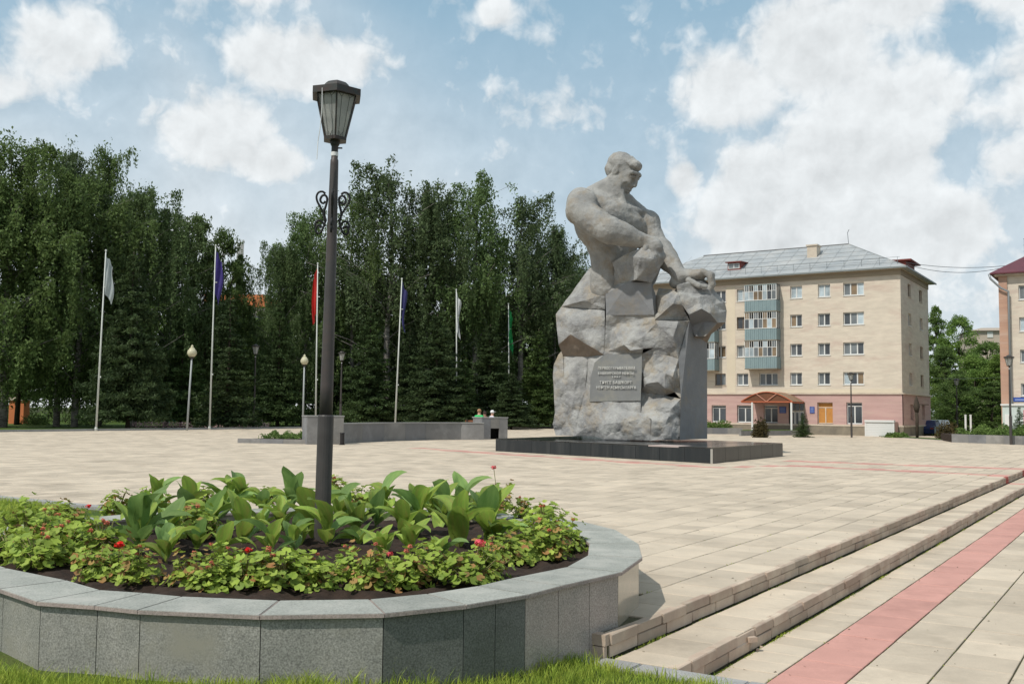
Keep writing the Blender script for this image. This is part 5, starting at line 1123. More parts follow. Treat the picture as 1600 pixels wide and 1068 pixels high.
# side (gable end) wall
def sbox(parent, name, m, y0, y1, x0, x1, z0, z1): return fbox(parent, name, m, x0, x1, y0, y1, z0, z1)
def sidewall(name, m, z0, z1, opens, off):
    b = MB(); xs = sorted(set([0, DEPTH] + [v for o in opens for v in o[:2]])); zs = sorted(set([z0, z1] + [v for o in opens for v in o[2:4] if z0 < v < z1]))
    for i in range(len(xs) - 1):
        for k in range(len(zs) - 1):
            cx, cz = (xs[i] + xs[i + 1]) / 2, (zs[k] + zs[k + 1]) / 2
            if any(o[0] < cx < o[1] and o[2] < cz < o[3] for o in opens): continue
            b.add([(off, SG * xs[i], zs[k]), (off, SG * xs[i + 1], zs[k]), (off, SG * xs[i + 1], zs[k + 1]), (off, SG * xs[i], zs[k + 1])], [(0, 1, 2, 3)])
    for o in opens:
        a0, a1, q0, q1 = o[:4]; x0, x1 = off, off + .28
        b.add([(x0, SG * a0, q0), (x0, SG * a1, q0), (x0, SG * a1, q1), (x0, SG * a0, q1), (x1, SG * a0, q0), (x1, SG * a1, q0), (x1, SG * a1, q1), (x1, SG * a0, q1)], [(0, 1, 5, 4), (1, 2, 6, 5), (2, 3, 7, 6), (3, 0, 4, 7)])
    return b.build(name, m, apt)
s1a, s1b = SB(1419.3, 500)[0], SB(1423.8, 500)[0]; s2a, s2b = SB(1437, 500)[0], SB(1441.5, 500)[0]
sw = [(a, b, z0_, z1_) for a, b in ((s1a, s1b), (s2a, s2b)) for z0_, z1_ in zrow]
sg = [(s1a, s1b, z_stone + .62, z_pink - .75), (s2a, s2b, z_stone + .62, z_pink - .75)]
sidewall('brick_side_wall', M_bw, z_pink + .10, z_top, sw, 0.); sidewall('ground_floor_side_wall', M_pink, z_trimp, z_pink, sg, -.05)
sbox(apt, 'stone_side_base', M_stone, .3, DEPTH, -.09, .2, z_base0, z_trimp - .06); sbox(apt, 'side_trim', M_trim, .3, DEPTH, -.12, .2, z_trimp - .06, z_trimp + .06)
sbox(apt, 'side_belt_cornice', M_trim, .2, DEPTH, -.16, .2, z_pink, z_pink + .10); sbox(apt, 'side_frieze', M_frz, .3, DEPTH, -.055, .2, z_top, z_eave - .12); sbox(apt, 'side_eave_cornice', M_trim, .3, DEPTH, -.175, .2, z_eave - .12, z_eave)
fbox(apt, 'far_side_wall', M_bw, xL - .2, xL, .3, DEPTH - .2, z_base0, z_eave - .1); fbox(apt, 'rear_wall', M_bw, 0, xL, DEPTH - .2, DEPTH, z_base0, z_eave - .1)
def window(parent, x0, x1, z0, z1, panes, gl, m, y=.16, transom=None, side=False, sill=True):
    """frame with panes as sub-parts; in side mode x is measured inwards on the end wall"""
    fw = .075 if m is M_fr else .06
    def bx(b, a0, a1, q0, q1, y0, y1):
        if side: b.box(((y0 + y1) / 2, SG * (a0 + a1) / 2, (q0 + q1) / 2), (y1 - y0, a1 - a0, q1 - q0))
        else: b.box(((a0 + a1) / 2, SG * (y0 + y1) / 2, (q0 + q1) / 2), (a1 - a0, y1 - y0, q1 - q0))
    b = MB(); bx(b, x0, x1, z0, z0 + fw, y, y + .07); bx(b, x0, x1, z1 - fw, z1, y, y + .07); bx(b, x0, x0 + fw, z0 + fw, z1 - fw, y, y + .07); bx(b, x1 - fw, x1, z0 + fw, z1 - fw, y, y + .07)
    zt = transom or z1 - fw
    if transom: bx(b, x0 + fw, x1 - fw, transom - fw / 2, transom + fw / 2, y, y + .07)
    w = (x1 - x0) / panes
    for i in range(1, panes): bx(b, x0 + w * i - fw * .6, x0 + w * i + fw * .6, z0 + fw, (zt - fw / 2) if transom else zt, y - .004, y + .066)
    o = b.build('window', m, parent)
    for i in range(panes):
        g = MB(); bx(g, x0 + w * i + .03, x0 + w * (i + 1) - .03, z0 + .03, (zt if transom else z1) - .03, y + .03, y + .045); g.build('pane', gl[i % len(gl)] , o)
    if transom: g = MB(); bx(g, x0 + .03, x1 - .03, transom + .03, z1 - .03, y + .03, y + .045); g.build('pane', gl[-1], o)
    if sill: g = MB(); bx(g, x0 - .04, x1 + .04, z0 - .045, z0 + .004, -.05, y); g.build('sill', M_fr if m is M_fr else M_trim, o)
    bk_ = MB(); bx(bk_, x0 + .01, x1 - .01, z0 + .01, z1 - .01, y + .10, y + .12); bk_.build('window_back', M_gl[0], o)  # dark backing sheet closing the opening behind the panes
    return o
for w in WIN:
    a0, a1, q0, q1, k, gl, fr = w
    if fr[0] == 'g':
        if fr == 'go': window(apt, a0, a1, q0, q1, 2, [M_orb], M_trim, transom=q1 - (q1 - q0) * .24)
        else: window(apt, a0, a1, q0, q1, 2, [M_gl[0]], M_fr, transom=q1 - (q1 - q0) * .17)
    else: window(apt, a0, a1, q0, q1, k, [M_gl[min(g, 3)] for g in reversed(gl)], M_fr if fr == 'w' else M_frb)
for i, o in enumerate(sw + sg): window(apt, o[0], o[1], o[2], o[3], 1, [M_gl[1 if i in (1, 2, 3, 5, 9) else 0]], M_fr if i in (1, 2, 3, 5, 9) else M_frb, side=True)
# glazed balconies
def balcony(px0, px1, rows_, nst=7):
    x1, x0 = FB(px0, 500)[0], FB(px1, 500)[0]
    out = 1.05
    # the photo pixels are those of the projecting front, so move with the projection
    Kp = K0 - OFd * out; x1, x0 = FB(px0, 500, Kp)[0], FB(px1, 500, Kp)[0]
    for (gt, gb, pb) in rows_:
        zt, zg, zp = [FB((px0 + px1) / 2, 370 + v / 3.236, Kp)[1] for v in (gt, gb, pb)]
        b = MB(); n = 16; w = (x1 - x0) / n
        root = fbox(apt, 'balcony', M_balc, x0 + .02, x1 - .02, -out + .03, 0, zp, zg)
        for i in range(n): fbox(root, 'parapet_board', M_balc, x0 + w * i + .006, x0 + w * (i + 1) - .006, -out - (.012 if i % 2 else 0), -out + .03, zp, zg)
        fbox(root, 'side_parapet', M_balc, x0 - .012, x0 + .02, -out + .03, 0, zp, zg)
        fbox(root, 'rail', M_fr, x0 - .03, x1 + .03, -out - .03, -out + .06, zg, zg + .05); fbox(root, 'floor_slab', M_stone, x0 - .03, x1 + .03, -out - .03, 0, zp - .07, zp)
        fbox(root, 'top_beam', M_balc, x0 - .02, x1 + .02, -out - .01, -out + .05, zt - .05, zt); fbox(root, 'ceiling', M_stone, x0, x1, -out, 0, zt, zt + .03)
        zm = zg + (zt - zg) * .58
        fbox(root, 'transom', M_fr, x0, x1, -out, -out + .04, zm - .02, zm + .02)
        wn = (x1 - x0) / nst
        for i in range(nst + 1): fbox(root, 'mullion', M_fr, x0 + wn * i - .022, x0 + wn * i + .022, -out - .002, -out + .045, zg + .05, zt - .05)
        for i in range(nst):
            gm = RND.choice((0, 0, 1, 2, 3)); fbox(root, 'pane', M_gl[gm], x0 + wn * i + .02, x0 + wn * (i + 1) - .02, -out + .015, -out + .025, zg + .04, zm - .02)
            if i % 2 == 0: fbox(root, 'pane', M_gl[RND.choice((1, 3, 2))], x0 + wn * i + .02, x0 + wn * (i + 1) - .02, -out + .015, -out + .025, zm + .02, zt - .05)
            fbox(root, 'half_mullion', M_fr, x0 + wn * (i + .5) - .014, x0 + wn * (i + .5) + .014, -out, -out + .04, zm, zt - .05)
        for yy in (-out + .02, -out / 2, -.04): fbox(root, 'side_mullion', M_fr, x0 - .005, x0 + .03, yy - .02, yy + .02, zg, zt)
        fbox(root, 'pane', M_gl[1], x0 + .005, x0 + .015, -out + .04, -.04, zg + .05, zt - .05)
        fbox(root, 'balcony_back', M_gl[0], x0 + .1, x1 - .1, -.06, -.02, zg - .1, zt - .1)
balcony(1163.5, 1213, [(240, 320, 375), (378, 463, 520), (523, 606, 664)])
balcony(1060, 1116, [(392, 475, 532), (535, 617, 674)])
# roof: hip with sheets of metal, eaves, dormers and chimney
ov = .55; zR0 = z_eave + .0; mid = DEPTH / 2
pk_a, _ = FB(1326, 381, K0 + OFd * mid); zRg = FB(1326, 381.5, K0 + OFd * mid)[1]
ra = max(2.5, pk_a); xe = xL + .5
b = MB(); P_ = [(-ov, SG * -ov, zR0), (xe, SG * -ov, zR0), (xe - ra, SG * mid, zRg), (ra, SG * mid, zRg), (-ov, SG * (DEPTH + ov), zR0), (xe, SG * (DEPTH + ov), zR0)]
b.add(P_, [(0, 1, 2, 3), (0, 3, 4), (4, 3, 2, 5), (1, 5, 2)]); lo_ = [(p[0], p[1], zR0 - .07) for p in (P_[0], P_[1], P_[5], P_[4])]
b.add([P_[0], P_[1], P_[5], P_[4]] + lo_, [(0, 1, 5, 4), (1, 2, 6, 5), (2, 3, 7, 6), (3, 0, 4, 7), (4, 5, 6, 7)]); roof = b.build('roof', M_roof, apt)
Vr = lambda s, t: Vector((-ov + (ra + ov) * t, SG * (-ov + (mid + ov) * t), zR0 + (zRg - zR0) * t)).lerp(Vector((xe - ra * t, SG * (-ov + (mid + ov) * t), zR0 + (zRg - zR0) * t)), s)
for k in range(1, 6):      # horizontal lap joints
    t = k / 6; b = MB(); a_, c_ = Vr(0, t), Vr(1, t); b.tube([a_ + Vector((0, 0, .02)), c_ + Vector((0, 0, .02))], .015, 4); b.build('lap_joint', M_roof, roof)
for k in range(int((xL - 1) / 1.25)):        # standing seams
    x = -ov + 1.2 + k * 1.25
    tmax = min(1, (x + ov) / (ra + ov)); a_ = Vector((x, SG * -ov, zR0 + .02)); c_ = Vector((x, SG * (-ov + (mid + ov) * tmax), zR0 + (zRg - zR0) * tmax + .02)); b = MB(); b.tube([a_, c_], .010, 4); b.build('standing_seam', M_roof, roof)
b = MB(); b.tube([Vr(0, 1) + Vector((0, 0, .03)), Vr(1, 1) + Vector((0, 0, .03))], .05, 6); b.build('ridge_cap', mat('dark ridge cap', (.12, .12, .12), rough=.6), roof)
b = MB(); b.tube([P_[0], Vector(P_[3]) + Vector((0, 0, .03))], .04, 6); b.build('hip_cap', M_roof, roof)
fbox(apt, 'gutter', mat('grey gutter', (.20, .22, .22), rough=.5), -ov - .02, xe, -ov - .08, -ov, zR0 - .10, zR0 + .02); fbox(apt, 'side_gutter', mat('grey gutter', (0, 0, 0)), -ov - .08, -ov, -ov, DEPTH + ov, zR0 - .10, zR0 + .02)
# thin railing along the eaves
b = MB()
for k in range(int(xL / 1.35)): x = .2 + k * 1.35; p_ = Vr(0, .10); b.box((x, SG * (-ov + (mid + ov) * .10), zR0 + (zRg - zR0) * .10 + .28), (.025, .025, .56))
for zz in (.30, .54): b.box((xL / 2, SG * (-ov + (mid + ov) * .10), zR0 + (zRg - zR0) * .10 + zz), (xL, .02, .02))
b.build('roof_railing', M_gl[1], apt)
def dormer(pxl, pxr, pyb, pyt, label=None):
    t = .30; Kd = K0 + OFd * (-ov + (mid + ov) * t); x1, zb = FB(pxl, pyb, Kd); x0, _ = FB(pxr, pyb, Kd); zt = FB(pxl, pyt, Kd)[1]; y0 = -ov + (mid + ov) * t; zb = zR0 + (zRg - zR0) * t; yb = y0 + (zt - zb) / ((zRg - zR0) / (mid + ov)) + .5
    b = MB(); b.add([(x0, SG * y0, zb), (x1, SG * y0, zb), (x1, SG * y0, zt), (x0, SG * y0, zt), (x0, SG * yb, zt + .1), (x1, SG * yb, zt + .1)], [(0, 1, 2, 3), (0, 3, 4), (1, 5, 2)]); d = b.build('dormer', M_dred, apt)
    b = MB(); b.add([(x0 - .15, SG * (y0 - .25), zt), (x1 + .15, SG * (y0 - .25), zt), (x1 + .15, SG * yb, zt + .12), (x0 - .15, SG * yb, zt + .12), (x0 - .15, SG * (y0 - .25), zt + .07), (x1 + .15, SG * (y0 - .25), zt + .07), (x1 + .15, SG * yb, zt + .19), (x0 - .15, SG * yb, zt + .19)], [(3, 2, 1, 0), (4, 5, 6, 7), (0, 1, 5, 4), (1, 2, 6, 5), (2, 3, 7, 6), (3, 0, 4, 7)]); b.build('dormer_roof', M_dred, d)
    fbox(d, 'dormer_frame', M_fr, x0 + .08, x1 - .08, y0 - .04, y0 - .005, zb + .12, zt - .08); xm = (x0 + x1) / 2
    fbox(d, 'pane', M_gl[1], x0 + .14, xm - .04, y0 - .055, y0 - .045, zb + .18, zt - .14); fbox(d, 'pane', M_gl[1], xm + .04, x1 - .14, y0 - .055, y0 - .045, zb + .18, zt - .14)
dormer(1137, 1157, 424, 411)
# red boarded dormer on the hip end
x0_, x1_ = -.05, 3.0; yh0, yh1 = DEPTH * .30, DEPTH * .62
b = MB(); zt2 = zR0 + 1.05; b.box(((x0_ + x1_) / 2 + .3, SG * (yh0 + yh1) / 2, zR0 + .5), (x1_ - x0_, yh1 - yh0, 1.0)); d2 = b.build('hip_dormer', M_dred, apt)
b = MB(); b.box(((x0_ + x1_) / 2 + .15, SG * (yh0 + yh1) / 2, zt2), (x1_ - x0_ + .6, yh1 - yh0 + .4, .10)); b.build('dormer_roof', M_dred, d2)
# chimney
Kc = K0 + OFd * (mid * .62); xc1, zc0 = FB(1264, 412, Kc); xc0, _ = FB(1279, 412, Kc); zc1 = FB(1270, 385.5, Kc)[1]
ch = fbox(apt, 'chimney', M_trim, xc0, xc1, mid * .62 - .5, mid * .62 + .6, zR0 + .5, zc1); fbox(ch, 'chimney_cap', M_trim, xc0 - .08, xc1 + .08, mid * .62 - .58, mid * .62 + .68, zc1, zc1 + .12)
b = MB(); b.tube([(ra, SG * mid, zRg), (ra + .08, SG * mid, zRg + 1.0), (ra - .05, SG * mid, zRg + 1.25)], .025, 4); b.build('antenna', M_gl[0], apt)
# entrance: door, canopy, signs
xm = (dx0 + dx1) / 2
dr = fbox(apt, 'entrance_door', M_trim, dx0 + .05, dx1 - .05, .12, .18, .3, dz1); w_ = dx1 - dx0
for i in range(3):
    a_ = dx0 + .12 + i * (w_ - .24) / 3; fbox(dr, 'door_leaf', M_fr, a_ + .02, a_ + (w_ - .24) / 3 - .02, .05, .12, .35, dz1 - .75); fbox(dr, 'door_glass', M_gl[0], a_ + .08, a_ + (w_ - .24) / 3 - .08, .04, .05, .85, dz1 - .82); fbox(dr, 'pane', M_gl[0], a_ + .03, a_ + (w_ - .24) / 3 - .03, .06, .11, dz1 - .65, dz1 - .06)
fbox(apt, 'entrance_step', M_stone, dx0 - .5, dx1 + .5, -1.2, 0, -.2, .50)
outc = 3.1; Kq = K0 - OFd * outc; cxa, cz = FB(1238.5, 627, Kq); cxb, _ = FB(1158, 627, Kq); _, cza = FB(1203, 607, Kq)
cz = FB(1200, 627, Kq)[1]; chh = cza - cz; nseg = 14
can = empty('entrance_canopy', K0, apt.rotation_euler.z); tag(can, 'arched brown canopy with orange red truss over the entrance of the long apartment block', 'canopy')
def arc(s): return cxa + (cxb - cxa) * s, cz + chh * math.sin(math.pi * (.08 + .84 * s)) ** 1.0 - chh * math.sin(math.pi * .08)
for i in range(nseg):
    (a0, q0), (a1, q1) = arc(i / nseg), arc((i + 1) / nseg); b = MB(); y0, y1 = SG * -outc, SG * -.1
    b.add([(a0, y0, q0), (a1, y0, q1), (a1, y1, q1), (a0, y1, q0), (a0, y0, q0 + .03), (a1, y0, q1 + .03), (a1, y1, q1 + .03), (a0, y1, q0 + .03)], [(0, 3, 2, 1), (4, 5, 6, 7), (0, 1, 5, 4), (1, 2, 6, 5), (2, 3, 7, 6), (3, 0, 4, 7)]); b.build('roof_sheet', M_amberd, can)
for yy in (-outc - .03, -outc / 2, -.15):
    b = MB(); b.tube([(arc(i / nseg)[0], SG * yy, arc(i / nseg)[1]) for i in range(nseg + 1)], .05, 5); b.build('truss_arch', M_orange, can)
    b = MB(); b.box(((cxa + cxb) / 2, SG * yy, cz - .02), (cxb - cxa, .08, .10)); b.build('truss_chord', M_orange, can)
    for (s0, s1, up_) in ((.30, .5, 1), (.5, .70, 0), (.5, .5, 1)) [:2]:
        b = MB(); p_, q_ = (arc(s0), (arc(.5)[0], cz)) if up_ else ((arc(.5)[0], cz), arc(s1)); b.tube([(p_[0], SG * (yy - .01), p_[1]), (q_[0], SG * (yy - .01), q_[1])], .035, 4); b.build('truss_brace', mat('pale truss paint', (.50, .24, .17), rough=.6), can)
b = MB(); pts = [(arc(i / nseg)[0], SG * (-outc + .02), arc(i / nseg)[1]) for i in range(nseg + 1)]; b.add(pts + [(cxb, SG * (-outc + .02), cz), (cxa, SG * (-outc + .02), cz)], [tuple(range(nseg + 3))]); b.build('gable_sheet', M_amber, can)
for s in (.02, .98): b = MB(); b.box((arc(s)[0], SG * -outc / 2, cz - .05), (.10, outc, .12)); b.build('side_beam', M_orange, can)
for xx in (cxa + .1, cxa + (cxb - cxa) * .78): b = MB(); b.box((xx, SG * -outc, (cz + .2) / 2), (.13, .13, cz - .2)); b.build('post', M_fr, can)
for px0, px1 in ((1218.6, 1228.5), (1265.8, 1273)):
    x1s, z0s = FB(px0, 645); x0s, z1s = FB(px1, 635); sg_ = fbox(apt, 'blue_sign', M_blue, x0s, x1s, -.10, -.055, z0s, z1s)
    for k in range(4): fbox(sg_, 'sign_line', mat('pale sign print', (.30, .36, .55), rough=.5), x0s + .06, x1s - .06, -.104, -.1, z1s - .10 - k * .11, z1s - .065 - k * .11)
# white ribbed roller shutter box in front of the corner
ac, az_ = FB(1352.5, 682, K0 - OFd * 1.6); bc, _ = FB(1396.5, 682, K0 - OFd * 1.6); ztq = FB(1374, 656.5, K0 - OFd * 1.6)[1]
shb = empty('shutter_kiosk', K0, apt.rotation_euler.z); tag(shb, 'low white ribbed shutter box standing against the pink wall near the house corner', 'kiosk')
n_ = 9
for k in range(n_): z0_ = .3 + (ztq - .42) * k / n_; fbox(shb, 'shutter_slat', M_fr, bc + .05, ac - .05, -1.6 - (.0), -1.56, z0_ + .008, z0_ + (ztq - .42) / n_)
fbox(shb, 'body', M_pink, bc, ac, -1.55, -.1, 0, ztq - .1); fbox(shb, 'shutter_housing', M_fr, bc - .05, ac + .05, -1.68, -1.2, ztq - .13, ztq + .03)
for xx in (bc, ac): fbox(shb, 'shutter_post', M_fr, xx - .05, xx + .05, -1.62, -1.54, 0, ztq - .13)
# ================================================================ HOUSE AT THE RIGHT EDGE
K1 = G(1566, 681.5); K1.z = 0; K1 = Vector((K1.x * 70 / K1.y, 70, 0))
H2 = empty('brick_house', K1, math.atan2(NV.y, NV.x)); tag(H2, 'cream brick house with dark red roof and grey drainpipe at the right edge', 'building')
def F2(px, py): return FB(px, py, K1, NV, DV)
def g2(name, m, x0, x1, y0, y1, z0, z1, parent=None):
    b = MB(); b.box(((x0 + x1) / 2, (y0 + y1) / 2, (z0 + z1) / 2), (abs(x1 - x0), abs(y1 - y0), abs(z1 - z0))); return b.build(name, m, parent or H2)
# local x = NV (to the right), local y = inwards
ze = F2(1567, 428)[1]; W2 = 26; D2_ = 12
xa = F2(1575, 500)[0]
rowp = [(454, 468), (500, 517), (547, 566), (600, 618)]; rowp = [(445.5, 468), (495.5, 517.5), (546, 566), (598.5, 618)]
wx0, wx1 = F2(1592.5, 500)[0], F2(1612, 500)[0]
op2 = []
for (pt, pb) in rowp:
    zt, zb = F2(1595, pt)[1], F2(1595, pb)[1]; x = wx0
    while x < W2 - 3: op2.append((x, x + (wx1 - wx0), zb, zt)); x += (wx1 - wx0) + 2.3
SGs = SG; SG = 1
fw = facade(H2, 'brick_wall', M_bw, xa, W2, -.2, ze, op2, 0., .25)
g2('corner_pilaster', mat('pink brick pilaster', (.46, .29, .21), (.38, .23, .17), scale=1.2, rough=.95, stretch=(.4, .4, 3), stain=(.5, .36, .28), stainscale=.6), 0, xa, -.10, .3, -.2, ze - .15)
g2('side_wall', M_bw, 0, .2, .3, D2_, -.2, ze - .02); g2('cornice', M_trim, -.25, W2, -.3, .3, ze - .15, ze + .05)
for o in op2: window(H2, o[0], o[1], o[2], o[3], 2, [M_gl[RND.choice((0, 1, 2))], M_gl[2]], M_fr)
b = MB(); zr2 = F2(1600, 398)[1] + .8; P2 = [(-.5, -.55, ze + .05), (W2, -.55, ze + .05), (W2, D2_ / 2, zr2 + 1.2), (3.8, D2_ / 2, zr2 + 1.2), (-.5, D2_ + .5, ze + .05), (W2, D2_ + .5, ze + .05)]
b.add(P2, [(0, 1, 2, 3), (0, 3, 4), (4, 3, 2, 5)]); b.add([P2[0], P2[1], P2[5], P2[4]] + [(p[0], p[1], ze - .03) for p in (P2[0], P2[1], P2[5], P2[4])], [(0, 1, 5, 4), (1, 2, 6, 5), (2, 3, 7, 6), (3, 0, 4, 7), (7, 6, 5, 4)])
M_mar = mat('dark red metal roof', (.13, .035, .045), (.10, .03, .04), scale=1, rough=.5); b.build('roof', M_mar, H2)
g2('attic_dormer', M_mar, 2.2, 4.2, 1.5, 4, ze + .4, ze + 1.9)
b = MB(); dp = F2(1577.5, 500)[0]; b.tube([(-.55, -.5, ze - .0), (-.45, -.5, ze - .35), (dp - .5, -.35, ze - 1.0), (dp, -.3, ze - 1.3), (dp, -.25, ze - 2), (dp, -.25, .5)], .075, 7); b.build('drainpipe', mat('galvanised pipe', (.26, .28, .29), rough=.45, metal=.3), H2, True)
b = MB()
for k in range(4): b.box((1.6 + k * .55, 1, ze + 1.5), (.03, .03, 2.2))
for k in range(4): b.box((2.4, 1, ze + 1.2 + k * .45), (1.7, .03, .03))
b.build('roof_ladder', M_gl[0], H2)
x0q, z0q = F2(1583.5, 627); x1q, z1q = F2(1606, 620.5); sgn = g2('blue_street_sign', M_blue, x0q, x1q, -.06, -.01, z0q, z1q)
g2('sign_line', mat('pale sign print', (0, 0, 0)), x0q + .1, x1q - .1, -.065, -.06, z0q + .1, z0q + .16, sgn)
xw0, zw1 = F2(1569.5, 633.5); xw1 = F2(1625, 633)[0]; M_mint = mat('pale mint render', (.50, .56, .53), (.44, .50, .47), scale=1, rough=.9)
anx = g2('porch_block', M_mint, xw0, xw1, -1.2, -.11, -.2, zw1); g2('porch_coping', M_fr, xw0 - .1, xw1 + .1, -1.3, -.1, zw1, zw1 + .12, anx); g2('notice_board', M_fr, xw0 + .15, xw0 + .6, -1.26, -1.2, 1.3, 2.1, anx); g2('pink_poster', mat('pink poster', (.5, .18, .2), rough=.7), xw0 + 1.3, xw0 + 2.6, -1.25, -1.2, 1.2, 2.4, anx)
SG = SGs
# pale far building between the houses and others glimpsed behind the park trees
fa = XG(1545, 150); fa.z = 0; fb = empty('far_building', fa, R(-12)); tag(fb, 'distant pale pink gabled building rising above the trees between the two houses', 'building')
sc_ = 150 / F; zz = lambda py, d: HCAM + (649 - py) / F * d
b = MB(); x0f, x1f = (1522 - 1545) * sc_, (1600 - 1545) * sc_; z0f, zs = 0, zz(516, 150); b.box(((x0f + x1f) / 2, 4, zs / 2), (x1f - x0f, 8, zs)); b.build('wall', mat('pale pink far wall', (.47, .40, .33), (.42, .35, .29), scale=.5, rough=.95), fb)
b = MB(); b.add([(x0f - .3, 0 - .4, zs), (x1f, -.4, zs), (x1f, 4, zz(508, 150)), (x0f + 2.3, 4, zz(508, 150)), (x0f - .3, 8, zs), (x1f, 8, zs)], [(0, 1, 2, 3), (0, 3, 4), (4, 3, 2, 5)]); b.build('roof', mat('pale tan roof', (.36, .30, .24), rough=.9), fb)
for k in range(6): b = MB(); b.box((x0f + 2.6 + k * 2.1, -.03, zz(522, 150)), (.8, .1, .9)); b.build('window', M_fr, fb)
def farblock(px0, px1, pyt, d, cat_l, m, nwin=0, roofm=None, hor=637, dp=8.):
    a = XG((px0 + px1) / 2, d); a.z = 0; t = empty('far_building', a); tag(t, cat_l, 'building'); w = (px1 - px0) / F * d; h = HCAM + (hor - pyt) / F * d
    b = MB(); b.box((0, dp / 2, h / 2), (w, dp, h)); b.build('wall', m, t)
    b = MB(); b.box((0, dp / 2, h + .15), (w + .3, dp + .3, .3)); b.build('roof', roofm or M_dred, t)
    for k in range(nwin):
        for r_ in range(int(h // 3)): b = MB(); b.box((-w / 2 + w * (k + .5) / nwin, -.03, 1.8 + r_ * 3), (1.3, .1, 1.4)); b.build('window', M_gl[1], t)
    return t
M_ob = mat('orange render', (.60, .20, .08), (.52, .17, .07), scale=.6, rough=.9)
farblock(318, 410, 466, 135, 'orange topped far building glimpsed between the trees right of the purple flag', mat('pale pink far render', (.62, .50, .46), rough=.9), 6, M_ob)
o_ = [o for o in bpy.data.objects if o.get('label', '').startswith('orange topped')][0]
b = MB(); hh_ = HCAM + (637 - 466) / F * 135; w_ = 92 / F * 135; b.box((0, 3.9, hh_ - .2), (w_ + .2, 8.2, 1.7)); b.build('orange_band', M_ob, o_)
farblock(17, 40, 628, 95, 'small orange hut seen far behind the leftmost trunk', M_ob, 0, M_trim, dp=1.2)
farblock(254, 275, 628, 105, 'small turquoise hut behind the spruce with the bare trunk', mat('turquoise paint', (.02, .36, .30), rough=.6), 0, dp=1.2)
# group of tall rods on the skyline
t = empty('skyline_masts', XG(370, 160)); t.location.z = 0; tag(t, 'cluster of thin pale masts on the skyline right of the purple flag', 'mast')
for k in range(7): b = MB(); h0, h1 = HCAM + (637 - 405) / F * 160, HCAM + (637 - (372 + (k % 3) * 4)) / F * 160; x = (-4.5 + k * 1.6) / F * 160; b.cyl((x, 0, 0), (x, 0, h1), .09, n=5); b.build('rod', mat('pale mast', (.45, .45, .43), rough=.6), t)
# ================================================================ TREES
def tree_birch(seed, H=20., W=9., strands=760, dens=44, weep=1.0, gap=0.0, lsize=.21):
    rng = np.random.default_rng(seed); rr = random.Random(seed); b = MB()
    lean = rr.uniform(-.6, .6); trunk = [(lean * (k / 8) ** 2 + .25 * math.sin(k * .9 + seed) * k / 8, .2 * math.sin(k + seed) * k / 8, H * .93 * k / 8) for k in range(9)]
    b.tube(trunk, H * .014, 8, .03); limbs = []
    for k in range(46):
        t = .10 + .88 * rr.random() ** .85; a = rr.uniform(0, 6.283); i = min(7, int(t * 8)); p = Vector(trunk[i]).lerp(Vector(trunk[i + 1]), t * 8 - i)
        prof = (math.sin(math.pi * min(1, max(0, t) * .98) ** .8)) ** .6; l = W * .5 * prof * rr.uniform(.55, 1.15) + .6; rise = rr.uniform(.5, 1.3)
        pts = [p]; 
        for q in range(1, 6):
            s = q / 5; pts.append(p + Vector((math.cos(a) * l * s, math.sin(a) * l * s, l * rise * (s - .35 * s * s))) + Vector((rr.uniform(-.15, .15), rr.uniform(-.15, .15), 0)))
        b.tube(pts, H * .0032 * (1.15 - t), 5, .012); limbs.append((pts, l))
    PP = []; n = strands
    for s in range(n):
        pts, l = limbs[rr.randrange(len(limbs))]; t = rr.random() ** .6 * 4.99; i = int(t); p = pts[i].lerp(pts[i + 1], t - i)
        if gap and mnoise.noise(p * .33 + Vector((seed, 0, 0))) < -gap: continue
        L = (rr.uniform(.6, 3.4) * weep + .4); k = int(dens * (.35 + L / 3.5)); u = rng.random(k)
        dx, dy = rr.gauss(0, .35), rr.gauss(0, .35); off = rng.normal(size=(k, 3)) * np.array([.13, .13, .10]) * (1.3 - .7 * u[:, None])
        hump = .35 * np.sin(np.minimum(1, u * 3) * math.pi / 2)
        c = np.stack([p.x + dx * np.sqrt(u) * 1.2, p.y + dy * np.sqrt(u) * 1.2, p.z + hump - L * u ** 1.25], 1) + off; PP.append(c)
    for s in range(int(n * .25)):   # tufts at the top
        t = rr.uniform(.7, 1.0); i = min(7, int(t * 8)); p = Vector(trunk[i]).lerp(Vector(trunk[i + 1]), min(1, t * 8 - i)); k = int(dens * .5); sp = (1.05 - t) * W * .45 + .25
        PP.append(np.array([p.x, p.y, p.z]) + rng.normal(size=(1, 3)) * np.array([sp, sp, .5]) + rng.normal(size=(k, 3)) * np.array([.22, .22, .35]))
    P = np.concatenate(PP); P = P[P[:, 2] > 1.2]
    return leafquads('crown', P, rng, lsize, M_lb, droop=1.2, aspect=.5), b.mesh('trunk', M_birch, True)
